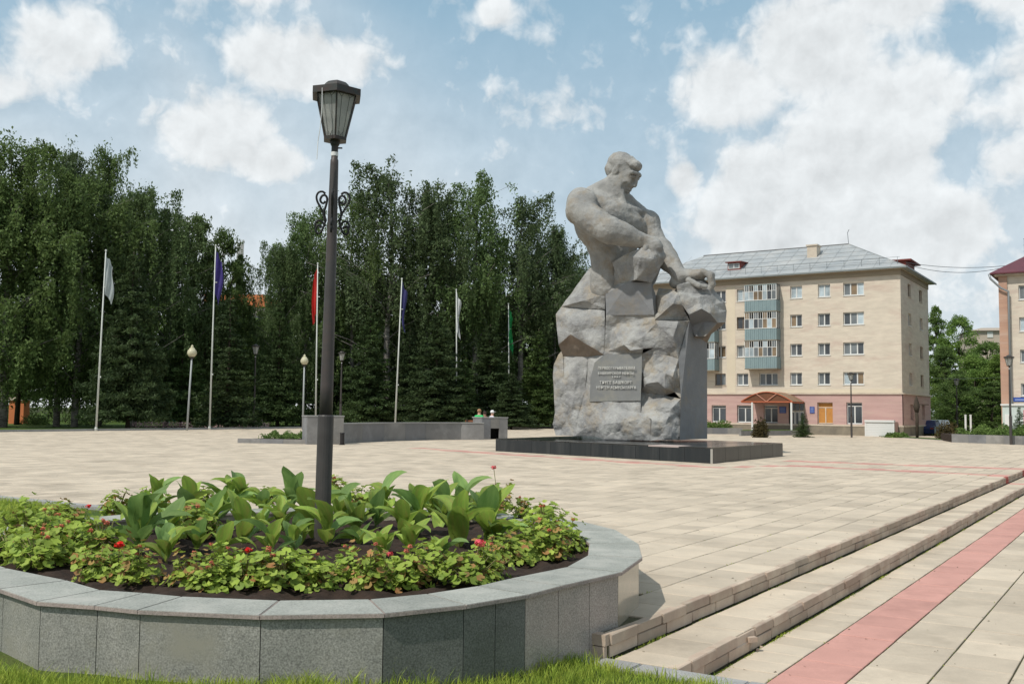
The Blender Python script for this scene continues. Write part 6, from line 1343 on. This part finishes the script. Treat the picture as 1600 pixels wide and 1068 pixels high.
def tree_broad(seed, H=16., W=9., n=22000, lsize=.26, m=None, base=.18):
    rng = np.random.default_rng(seed); rr = random.Random(seed); b = MB(); b.tube([(0, 0, 0), (.1, .05, H * .3), (-.1, .1, H * .6), (0, 0, H * .85)], H * .017, 8, .04); PP = []
    for k in range(150):
        t = rr.uniform(base, .99); a = rr.uniform(0, 6.283); prof = math.sin(math.pi * ((t - base * .6) / (1 - base * .6)) ** .8) ** .6; rad_ = W * .5 * prof * rr.uniform(.45, 1.0); c = np.array([math.cos(a) * rad_, math.sin(a) * rad_, t * H]); r = rr.uniform(.3, 1.05) * W / 9
        kk = n // 150; d = rng.normal(size=(kk, 3)); d /= np.linalg.norm(d, axis=1)[:, None]; PP.append(c + d * r * rng.uniform(.35, 1.25, (kk, 1)) * np.array([1.2, 1.2, .7]))
        if rr.random() < .2: b.tube([(0, 0, max(.2, t - .22) * H), (c[0] * .6, c[1] * .6, c[2] - .5), tuple(c)], H * .005, 5, .02)
    return leafquads('crown', np.concatenate(PP), rng, lsize, m or M_lbr), b.mesh('trunk', M_bark, True)
def tree_spruce(seed, H=9., W=5., whorls=26, m=None, lsize=.20, sparse=1.0, bare=.08):
    rng = np.random.default_rng(seed); rr = random.Random(seed); b = MB(); b.tube([(0, 0, 0), (0, .03, H * .5), (0, 0, H)], H * .014, 7, .015); PP = []
    for w in range(whorls):
        t = bare + (1 - bare) * (w / whorls) ** 1.05; R_ = W * .5 * (1 - t) ** .85 * rr.uniform(.85, 1.1) + .12; nb = max(4, int(9 * (1 - t) + 4))
        for k in range(nb):
            a = rr.uniform(0, 6.283); l = R_ * rr.uniform(.7, 1.15); n = int((26 + 60 * l) * sparse); u = rng.random(n) ** .75; lat = rng.normal(size=n) * .16 * l * (1.05 - u) ** .5 * 1.0
            z = t * H + l * (.22 * u - .50 * u * u + .16 * u ** 4 * 1.6); ca, sa = math.cos(a), math.sin(a)
            PP.append(np.stack([ca * l * u - sa * lat, sa * l * u + ca * lat, z + rng.normal(size=n) * .055 - np.abs(lat) * .3], 1))
            if k % 3 == 0: b.tube([(0, 0, t * H), (ca * l * .8, sa * l * .8, t * H + l * (-.05))], .02, 4, .008)
    P = np.concatenate(PP); return leafquads('crown', P, rng, lsize, m or M_ls, aspect=.38), b.mesh('trunk', M_bark, True)
TB = [tree_birch(3), tree_birch(5, 20, 10.5, 900, 44, 1.35), tree_birch(9, 20, 9, 560, 42, 1.15, .14), tree_birch(14, 20, 8, 700, 42, .6)]
TL = [tree_broad(21), tree_broad(22, 16, 10, 24000)]
TS = [tree_spruce(31), tree_spruce(32, 9, 5.6, 28), tree_spruce(33, 9, 3.6, 24, None, .2, .7, .05)]
TR = [tree_broad(41, 16, 9, 22000, .26, M_lg, .05), tree_broad(42, 16, 7, 18000, .24, M_lg, .1)]
def hor(px): return 642 + (px - 800) * .01
TINTS = {}
for m_, c1_, c2_ in ((M_lb, (.125, .18, .070), (.085, .13, .048)), (M_lbr, (.12, .175, .05), (.08, .125, .038)), (M_ls, (.078, .122, .040), (.052, .086, .032)), (M_lg, (.16, .235, .06), (.105, .175, .045))):
    TINTS[m_.name] = [m_] + [leafmat(m_.name + ' ' + n_, tuple(c * k for c, k in zip(c1_, kk)), tuple(c * k for c, k in zip(c2_, kk))) for n_, kk in (('yellowish', (1.16, 1.15, .95)), ('dull', (.88, .85, .95)), ('light', (1.22, 1.25, 1.15)))]
def plant(proto, px, d, pytop, wpx, H0, W0, label, cat, group=None, name='birch_tree'):
    p = XG(px, d, 0.29); h = (HCAM + (hor(px) - pytop) / F * d - .3) * (1.08 if name != 'spruce_tree' else 1.04); w = wpx / F * d * ((1.36 if px > 500 else 1.22) if name == 'birch_tree' else 1.05); t = empty(name, XG(px, d + (5 if name != 'spruce_tree' else 3), .29), RND.uniform(0, 6.28)); t.scale = (w / W0, w / W0, h / H0); tag(t, label, cat, group)
    c = link('crown', proto[0], t); c['kind'] = 'stuff'; link('trunk', proto[1], t)
    base_m = proto[0].materials[0]
    if base_m.name in TINTS: c.material_slots[0].link = 'OBJECT'; c.material_slots[0].material = RND.choice(TINTS[base_m.name])
    return t
for a in [(0, -40, 74, 215, 230, 20, 9, 'dark birch partly cut off by the left edge of the picture'), (0, 8, 73, 203, 210, 20, 9, 'tall dark weeping birch with thick pale trunk at the far left'), (3, 92, 79, 218, 130, 20, 8, 'birch with a pointed top left of the white flag'),
          (3, 158, 82, 222, 110, 20, 8, 'tall narrow birch rising directly above the white flag'), (1, 120, 77, 262, 190, 20, 10.5, 'broad weeping birch left of the white flag'), (1, 212, 79, 284, 170, 20, 10.5, 'weeping birch with long hanging strands right of the white flag'), (0, 262, 84, 318, 130, 20, 9, 'rounded birch behind the big spruce with bare trunk'),
          (1, 436, 90, 378, 100, 20, 10.5, 'low weeping birch just right of the gap in the trees'), (0, 476, 93, 322, 130, 20, 9, 'weeping birch directly behind the near lamp post'), (2, 548, 92, 292, 110, 20, 9, 'airy birch right of the near lamp post'), (2, 606, 90, 255, 165, 20, 9, 'tallest birch in the middle group, ragged top'),
          (1, 668, 92, 290, 140, 20, 10.5, 'weeping birch behind the white flag of the middle group'), (2, 742, 94, 280, 150, 20, 9, 'birch with pale bare branches left of the statue'), (2, 812, 97, 306, 140, 20, 9, 'ragged birch above the green flag'), (1, 866, 101, 352, 100, 20, 10.5, 'birch directly left of the statue torso'), (0, 908, 107, 415, 90, 20, 9, 'small birch half hidden behind the statue waist')]:
    plant(TB[a[0]], a[1], a[2], a[3], a[4], a[5], a[6], a[7], 'tree', 'birches behind the flagpoles')
for a in [(0, 300, 87, 345, 120, 'round headed broadleaf tree left of the purple flag'), (1, 345, 90, 368, 100, 'dark broadleaf tree behind the purple flag'), (0, 366, 94, 412, 50, 'small broadleaf tree at the left side of the sky gap'), (1, 450, 98, 460, 90, 'low broadleaf tree filling below the birch at the sky gap'), (0, 30, 84, 430, 150, 'shadowy broadleaf tree low behind the far left birch'), (1, 700, 100, 420, 160, 'dark broadleaf tree behind the middle spruces'), (0, 580, 98, 430, 150, 'dark broadleaf tree behind the red flag and the near lamp'), (1, 830, 104, 430, 130, 'dark broadleaf tree low behind the green flag')]:
    plant(TL[a[0]], a[1], a[2], a[3], a[4], 16, 9.5, a[5], 'tree', None, 'broadleaf_tree')
for a in [(1, 203, 71, 392, 150, 'large spruce with a bare trunk between the white and purple flags'), (2, 357, 78, 462, 120, 'thin brownish spruce right of the purple flag'), (0, 436, 86, 470, 110, 'spruce left of the red flag'), (0, 578, 86, 478, 120, 'spruce just right of the near lamp post'), (1, 683, 85, 492, 150, 'dense broad spruce left of the white middle flag'), (0, 640, 90, 515, 90, 'small spruce beside the dark blue flag'), (1, 766, 90, 508, 130, 'spruce left of the green flag'), (0, 842, 93, 515, 110, 'spruce beside the left side of the rock'), (2, 728, 86, 560, 70, 'young spruce at the foot of the white middle flag'), (0, 520, 92, 505, 110, 'spruce partly hidden by the near lamp post'), (1, 800, 86, 585, 90, 'low young spruce behind the right granite pillar'), (0, 285, 82, 470, 110, 'dark spruce behind the left globe lamp')]:
    plant(TS[a[0]], a[1], a[2], a[3], a[4], 9, 5.3 if a[0] < 2 else 3.8, a[5], 'tree', 'spruces behind the flagpoles', 'spruce_tree')
# second row deep in the park, dark and half hidden
far_lab = []
rf = random.Random(5)
for k in range(24):
    px = -90 + k * 43; d = rf.uniform(112, 135); low_ = 335 < px < 440
    c = plant(TL[k % 2], px, d, rf.uniform(455, 500) + (25 if low_ else 0), 130, 16, 9.5, 'dark tree deep in the park behind the front row of birches and spruces', 'tree', 'dark trees deep in the park', 'broadleaf_tree')
# shrubs near the ground
BU = link
def shrub(px, d, pyt, wpx, m, label, cat='shrub', seed=1, group=None, zb=.3, ls=.13, n=2600):
    p = XG(px, d, zb); h = HCAM + (hor(px) - pyt) / F * d - zb; w = wpx / F * d; t = empty('shrub', p, RND.uniform(0, 6)); tag(t, label, cat, group)
    c = link('foliage', bushmesh('shrub', seed, n, w / 2, w / 2, h, ls, m), t); c['kind'] = 'stuff'; b = MB()
    for k in range(5): a = k * 1.3; b.tube([(0, 0, 0), (math.cos(a) * w * .15, math.sin(a) * w * .15, h * .5)], .02, 4)
    b.build('stems', M_bark, t)
shrub(1188, 68, 655, 26, M_lr, 'round dark reddish bush before the pink wall left of the entrance', seed=2)
shrub(1478, 68, 660, 34, M_lr, 'round brownish green bush beside the house corner', seed=3)
shrub(1400, 72, 676, 40, M_lg, 'flat low bush at the foot of the white shutter box', seed=4)
t = plant(TS[2], 1255, 67, 646, 34, 9, 3.8, 'small young spruce beside the entrance door', 'tree', None, 'spruce_tree')
t = plant(TS[2], 1592, 58, 636, 34, 9, 3.8, 'small young spruce in the raised bed at the right edge', 'tree', None, 'spruce_tree')
for k, (px, d, pt, w, lb) in enumerate([(285, 96, 640, 70, 'trimmed hedge left of the globe lamp'), (330, 96, 641, 60, 'trimmed hedge behind the second flagpole'), (230, 98, 644, 60, 'hedge behind the bare spruce trunk'), (60, 90, 646, 44, 'dark bush near the far left trunk'), (140, 90, 640, 60, 'dark spreading bush left of the first flagpole'), (395, 96, 640, 90, 'hedge left of the granite pillar'), (460, 97, 636, 90, 'bush behind the second globe lamp')]):
    shrub(px, d, pt, w, M_lbr, lb, seed=10 + k)
for k in range(9):
    shrub(-50 + k * 52, 104 + (k % 3) * 3, 612 - (k % 2) * 8, 90, M_lbr, 'dark undergrowth bush far behind the left trunks', seed=30 + k, group='dark undergrowth behind the left trunks', n=1500, ls=.25)
# flower rows: whitish pink specks
rng = np.random.default_rng(8)
for (x0, x1, d, lb) in ((208, 300, 82, 'row of pale pink flowers under the trees left of the globe lamp'), (308, 420, 83, 'row of pale pink flowers behind the second flagpole')):
    a, b_ = XG(x0, d, .32), XG(x1, d, .32); n = 900; s = rng.random(n); P = np.stack([a.x + (b_.x - a.x) * s, a.y + rng.random(n) * 1.5, .35 + rng.random(n) * .45], 1)
    tag(link('flower_row', leafquads('flower_row', P, rng, .10, mat('pale pink blossom', (.62, .42, .42), (.5, .3, .32), scale=3, rough=.7, rnd=.3))), lb, 'flowers', kind='stuff')
# right side trees between the two houses
for a in [(1, 1466, 128, 488, 46, 'tall narrow tree touching the corner of the long apartment block'), (0, 1500, 122, 501, 74, 'round topped green tree between the two houses'), (0, 1545, 118, 540, 90, 'broad green tree left of the right hand house'), (1, 1478, 104, 548, 70, 'bright green tree beside the house corner'), (0, 1525, 98, 560, 90, 'bright green leafy tree in the middle of the gap between the houses'), (1, 1562, 96, 560, 60, 'green tree touching the right hand house'), (0, 1495, 92, 590, 80, 'low bright tree behind the small lantern lamp'), (1, 1550, 90, 600, 70, 'low dark green tree beside the porch block'), (0, 1440, 112, 560, 90, 'tree mostly hidden behind the long apartment block')]:
    plant(TR[a[0]], a[1], a[2], a[3], a[4], 16, 9 if a[0] == 0 else 7, a[5], 'tree', 'trees between the two houses', 'broadleaf_tree')
# ================================================================ FLAGPOLES
def cloth(w, h, seed, m, furl=.5):
    nx, nz_ = 12, 16; V = []; Fc = []
    for j in range(nz_ + 1):
        for i in range(nx + 1):
            s, t = i / nx, j / nz_; wd = w * (1 - furl * t * .6) * (1 - .25 * math.sin(t * 5 + seed) * s)
            V.append((.03 + s * wd * .75, .16 * math.sin(s * 9 + t * 3 + seed) * s ** .5 * .9 + .08 * math.sin(t * 6 + seed), -t * h - s * h * .28 - .08 * math.sin(s * 7 + seed)))
    for j in range(nz_):
        for i in range(nx): k = j * (nx + 1) + i; Fc.append((k, k + 1, k + nx + 2, k + nx + 1))
    me = bpy.data.meshes.new('flag'); me.from_pydata(V, [], Fc); me.materials.append(m); me.polygons.foreach_set('use_smooth', [True] * len(Fc)); me.update(); return me
M_pole = mat('white painted pole', (.62, .64, .60), (.50, .52, .49), scale=2, rough=.45, stretch=(1, 1, .3))
def fl(c, c2=None): return mat('flag cloth %s' % (c,), c, c2, scale=1.5, rough=.8, trans=.35)
for (px0, px1, pyt, d, m, w, h, rot, lb, s) in [(154, 165.5, 392, 68, fl((.42, .46, .46)), .75, 2.6, .5, 'leftmost white flagpole with a hanging whitish flag', 1), (330.5, 337, 384, 76, fl((.06, .045, .20), (.075, .055, .24)), .75, 3.3, .5, 'flagpole with a hanging purple flag beside the left globe lamp', 2.2),
        (495.5, 496.5, 412, 81, fl((.55, .03, .025)), .5, 3.8, math.pi - .3, 'flagpole with a hanging red flag just left of the near lamp post', 3.1), (619, 628, 436, 81, fl((.05, .05, .16)), .5, 3.3, .3, 'flagpole with a furled dark blue flag behind the curved wall', 4.5), (715.5, 713, 453, 91, fl((.60, .62, .62)), .55, 3.4, .3, 'flagpole with a furled white flag behind the curved wall', 5.2), (797, 794.5, 475, 96, fl((.03, .30, .09)), .6, 3.6, .3, 'rightmost flagpole with a furled green flag near the statue', 6.4)]:
    b0 = XG(px0, d, .3); zt = HCAM + (hor(px0) - pyt) / F * d; b1 = Vector(((px1 - 800) / F * d, d, zt)); r_ray = YD(px1, pyt, d); r_b = YD(px0, 655, d)
    t = empty('flagpole', b0); tag(t, lb, 'flagpole', 'flagpoles along the back of the plaza'); top = Vector((r_ray.x - b0.x, 0, r_ray.z - b0.z))
    b = MB(); b.tube([(0, 0, 0), top * .5, top], .075, 8, .04); b.lathe([(.10, 0), (.10, .25), (.075, .3)], 8); b.build('pole', M_pole, t, True)
    b = MB(); b.lathe([(.0, .12), (.07, .07), (.07, -.02), (.0, -.04)], 8, top); b.build('finial', M_pole, t)
    b = MB(); b.box(top * .80 + Vector((.10, 0, 0)), (.22, .03, .05)); b.box(top * .3 + Vector((.07, 0, 0)), (.14, .05, .10)); b.build('cleat', M_pole, t)
    o = link('flag', cloth(w, h, s, m, .4), t, top * .985 - Vector((0, 0, .1)), rot)
# globe lamps
M_globe = mat('cream glass globe', (.72, .69, .50), (.62, .58, .42), scale=3, rough=.3, trans=.3)
def globe(px0, px1, pyt, d, lb, sc=1.):
    b0 = XG(px0, d, .3); tp = YD(px1, pyt, d); t = empty('globe_lamp', b0); tag(t, lb, 'street lamp', 'globe lamps before the trees'); top = Vector((tp.x - b0.x, 0, tp.z - b0.z)); r = .34 * d / 72 * sc
    c = top - Vector((0, 0, r * 1.9)); b = MB(); b.tube([(0, 0, 0), c * .5, c - Vector((0, 0, r * .9))], .075, 8, .06); b.build('pole', mat('light grey pole', (.34, .36, .36), rough=.5), t, True)
    b = MB(); b.lathe([(.0, -r * 1.0), (r * .6, -r * .85), (r * .95, -r * .35), (r, 0), (r * .9, r * .45), (r * .6, r * .82), (.0, r)], 14, c); b.build('globe', M_globe, t, True)
    b = MB(); b.lathe([(r * .45, -r * 1.25), (r * .55, -r * .85), (r * .3, -r * .8)], 10, c); b.build('globe_holder', M_lampd, t)
    b = MB(); b.lathe([(r * .62, r * .74), (r * .55, r * 1.0), (r * .28, r * 1.15), (r * .28, r * 1.45), (.0, r * 1.75)], 10, c); b.build('globe_cap', M_globe, t)
globe(295.5, 300.5, 537, 72, 'globe lamp on a grey pole left of the purple flag'); globe(475.5, 476, 552, 79, 'smaller globe lamp on a grey pole left of the near lamp post', .85)
# ================================================================ BENCH AND PEOPLE BEHIND THE RIGHT PILLAR
pb_ = XG(742, 64, .32); zt_b = HCAM + (hor(742) - 643.5) / F * 64
bench = empty('park_bench', pb_, R(8)); tag(bench, 'brown wooden bench behind the curved wall left of the seated people', 'bench')
sc2 = .86
for k in range(4): b = MB(); b.box((.6, .02, .40 + k * .0 + 0), (.1, .1, .02)) if False else b.box((.6, -.05 - k * .11, .44), (2.3, .09, .035)); b.build('seat_slat', mat('brown bench wood', (.26, .10, .05), (.20, .08, .04), scale=4, rough=.6), bench)
for k in range(4): b = MB(); b.box((.6, .06 + k * .03, .62 + k * .125), (2.3, .03, .10)); b.build('back_slat', mat('brown bench wood', (0, 0, 0)), bench)
for xx in (-.45, 1.65): b = MB(); b.box((xx, -.2, .22), (.06, .42, .42)); b.box((xx, .1, .75), (.06, .05, .75)); b.build('bench_frame', M_lampd, bench)
def person(px, pyt, d, shirt, hairc, label, capc=None, rz=0., shs=1.):
    p = XG(px, d, .32); h = HCAM + (hor(px) - pyt) / F * d - .32; s = h / 1.30; t = empty('person', p, rz); t.scale = (s, s, s); tag(t, label, 'person')
    bm = bmesh.new(); sk = bm.verts.layers.skin.verify()
    J = [((0, 0, .50), .13), ((0, .02, .72), .12), ((0, .02, .93), .14), ((0, 0, 1.04), .055), ((0, -.02, 1.10), .075), ((0, -.03, 1.19), .085), ((0, -.03, 1.25), .06), ((-.17, .02, .96), .06), ((-.23, -.03, .74), .048), ((-.15, -.20, .60), .035), ((.17, .02, .96), .06), ((.23, -.03, .74), .048), ((.15, -.20, .60), .035), ((-.1, -.02, .49), .09), ((-.11, -.42, .50), .065), ((-.11, -.44, .08), .045), ((.1, -.02, .49), .09), ((.11, -.42, .50), .065), ((.11, -.44, .08), .045)]
    E_ = [(0, 1), (1, 2), (2, 3), (3, 4), (4, 5), (5, 6), (2, 7), (7, 8), (8, 9), (2, 10), (10, 11), (11, 12), (0, 13), (13, 14), (14, 15), (0, 16), (16, 17), (17, 18)]
    vs = [bm.verts.new(j[0]) for j in J]
    for v, j in zip(vs, J): v[sk].radius = (j[1], j[1]); v[sk].use_root = False
    vs[0][sk].use_root = True
    for a, b in E_: bm.edges.new((vs[a], vs[b]))
    me = bpy.data.meshes.new('body'); bm.to_mesh(me); bm.free(); o = link('body', me, t); o.modifiers.new('skin', 'SKIN'); ss = o.modifiers.new('sub', 'SUBSURF'); ss.levels = ss.render_levels = 1
    dg = bpy.context.evaluated_depsgraph_get(); dg.update(); m2 = bpy.data.meshes.new_from_object(o.evaluated_get(dg)); o.modifiers.clear(); o.data = m2
    skin = mat('skin', (.45, .27, .20), rough=.6); m2.materials.clear(); [m2.materials.append(x) for x in (skin, shirt, mat('dark trousers', (.04, .05, .08), rough=.8))]
    for f in m2.polygons: c = f.center; f.material_index = 1 if (.55 < c.z < 1.02 and c.y > -.16) else (2 if c.z <= .56 and c.z > .1 else 0); f.use_smooth = True
    b = MB(); b.lathe([(.088, -.03), (.098, .02), (.088, .07), (.05, .105), (.0, .115)], 10, (0, -.015, 1.19)); 
    if capc: b.box((0, -.14, 1.22), (.12, .10, .015))
    b.build('cap' if capc else 'hair', capc or hairc, t, True)
M_wht = mat('white cotton', (.72, .72, .72), rough=.8)
person(750, 638.5, 62.5, mat('green shirt', (.03, .42, .12), rough=.8), mat('light brown hair', (.30, .17, .09), rough=.8), 'seated person in a bright green shirt with light brown hair behind the right pillar', rz=R(170))
person(759, 642.2, 63, mat('red brown top', (.35, .10, .08), rough=.8), mat('dark hair', (.04, .025, .02), rough=.7), 'seated person in a red brown top between the green shirt and the white cap', rz=R(-30))
person(770, 640.3, 62.5, mat('white lilac shirt', (.62, .58, .66), rough=.8), None, 'seated person in a pale shirt and white cap behind the right pillar', capc=M_wht, rz=R(120))
# ================================================================ PARKED CARS BY THE HOUSE CORNER
def car(px, d, rz, m, label):
    t = empty('parked_car', XG(px, d, .12), rz); tag(t, label, 'car'); prof = [(-2.1, .35), (-2.15, .75), (-1.9, .95), (-1.2, 1.0), (-.7, 1.42), (.7, 1.46), (1.45, 1.02), (2.05, .92), (2.15, .6), (2.1, .32)]
    b = MB(); n = len(prof); V = []
    for s, k in ((-.84, 0), (-.80, 1), (.80, 1), (.84, 0)):
        for x, z in prof: V.append((x, s if z < 1.05 else s * .84, z))
    fs = [tuple(range(n)), tuple(range(4 * n - 1, 3 * n - 1, -1))] + [(k * n + i, (k + 1) * n + i, (k + 1) * n + (i + 1) % n, k * n + (i + 1) % n) for k in range(3) for i in range(n)]; b.add(V, fs); b.build('body', m, t)
    for s in (-.80, .80):
        b = MB(); b.add([(-1.02, s * .93, 1.06), (-.62, s * .90, 1.38), (.60, s * .90, 1.40), (1.22, s * .93, 1.08), (-1.02, s * .96, 1.05), (-.62, s * .925, 1.39), (.60, s * .925, 1.41), (1.22, s * .96, 1.07)], [(0, 1, 2, 3), (7, 6, 5, 4), (0, 4, 5, 1), (1, 5, 6, 2), (2, 6, 7, 3), (3, 7, 4, 0)]); b.build('side_window', M_gl[0], t)
        for x in (-1.35, 1.35): b = MB(); b.cyl((x, s * 1.02, .32), (x, s * .8, .32), .32, n=14); w = b.build('wheel', M_gl[0], t); b = MB(); b.cyl((x, s * 1.04, .32), (x, s * 1.0, .32), .19, n=10); b.build('rim', mat('light grey pole', (0, 0, 0)), w)
    b = MB(); b.box((2.1, .6, .7), (.1, .3, .14)); b.build('headlight', M_fr, t); b = MB(); b.box((2.1, -.6, .7), (.1, .3, .14)); b.build('headlight', M_fr, t)
    b = MB(); b.box((-2.12, .65, .78), (.08, .25, .14)); b.build('tail_light', M_dred, t); b = MB(); b.box((-2.12, -.65, .78), (.08, .25, .14)); b.build('tail_light', M_dred, t)
car(1449, 84, R(58), mat('dark blue car paint', (.02, .035, .11), rough=.25, spec=.6), 'dark blue parked car at the corner of the long apartment block')
car(1468, 88, R(66), mat('white car paint', (.6, .6, .6), rough=.25, spec=.6), 'white parked car beyond the dark blue one')
# dark sculpture-like post with cross arm before the end wall, small posts, cables
t = empty('dark_post', XG(1432, 70, .2)); tag(t, 'dark wooden post with a thin crossbar before the end wall of the block', 'post')
b = MB(); zz_ = HCAM + (648 - 628) / F * 70; b.tube([(0, 0, 0), (.02, 0, zz_ * .5), (-.05, 0, zz_ - .2)], .10, 7, .13); b.lathe([(.14, zz_ - .9), (.24, zz_ - .5), (.12, zz_), (.0, zz_ + .3)], 6); b.build('trunk_post', M_bark, t, True)
b = MB(); b.box((.35, 0, zz_ - .35), (1.0, .06, .06)); b.build('crossbar', M_bark, t)
for px, lb in ((1508, 'thin white post left of the pair in front of the bright trees'), (1516, 'thin white post right of the pair in front of the bright trees')):
    b = MB(); b.cyl((0, 0, 0), (0, 0, 1.9), .07, n=6); b.cyl((0, 0, 1.9), (0, 0, 1.95), .09, n=6); tag(b.build('marker_post', M_fr, None, False, XG(px, 72, .1)), lb, 'post')
def cable(p0, p1, sag, label, r=.022):
    pts = [p0.lerp(p1, k / 16) - Vector((0, 0, sag * 4 * (k / 16) * (1 - k / 16))) for k in range(17)]; b = MB(); b.tube(pts, r, 4); tag(b.build('overhead_cable', M_gl[0], None), label, 'cable', 'overhead cables')
cable(YD(1416, 410, 74), YD(1572, 415, 71), .25, 'upper overhead cable from the long block roof to the right hand house')
cable(YD(1416, 413, 74), YD(1572, 417, 71), .5, 'lower overhead cable from the long block roof to the right hand house')
cable(YD(1452, 590, 78), YD(1572, 588, 71), .1, 'low cable crossing in front of the bright trees between the houses', .018)
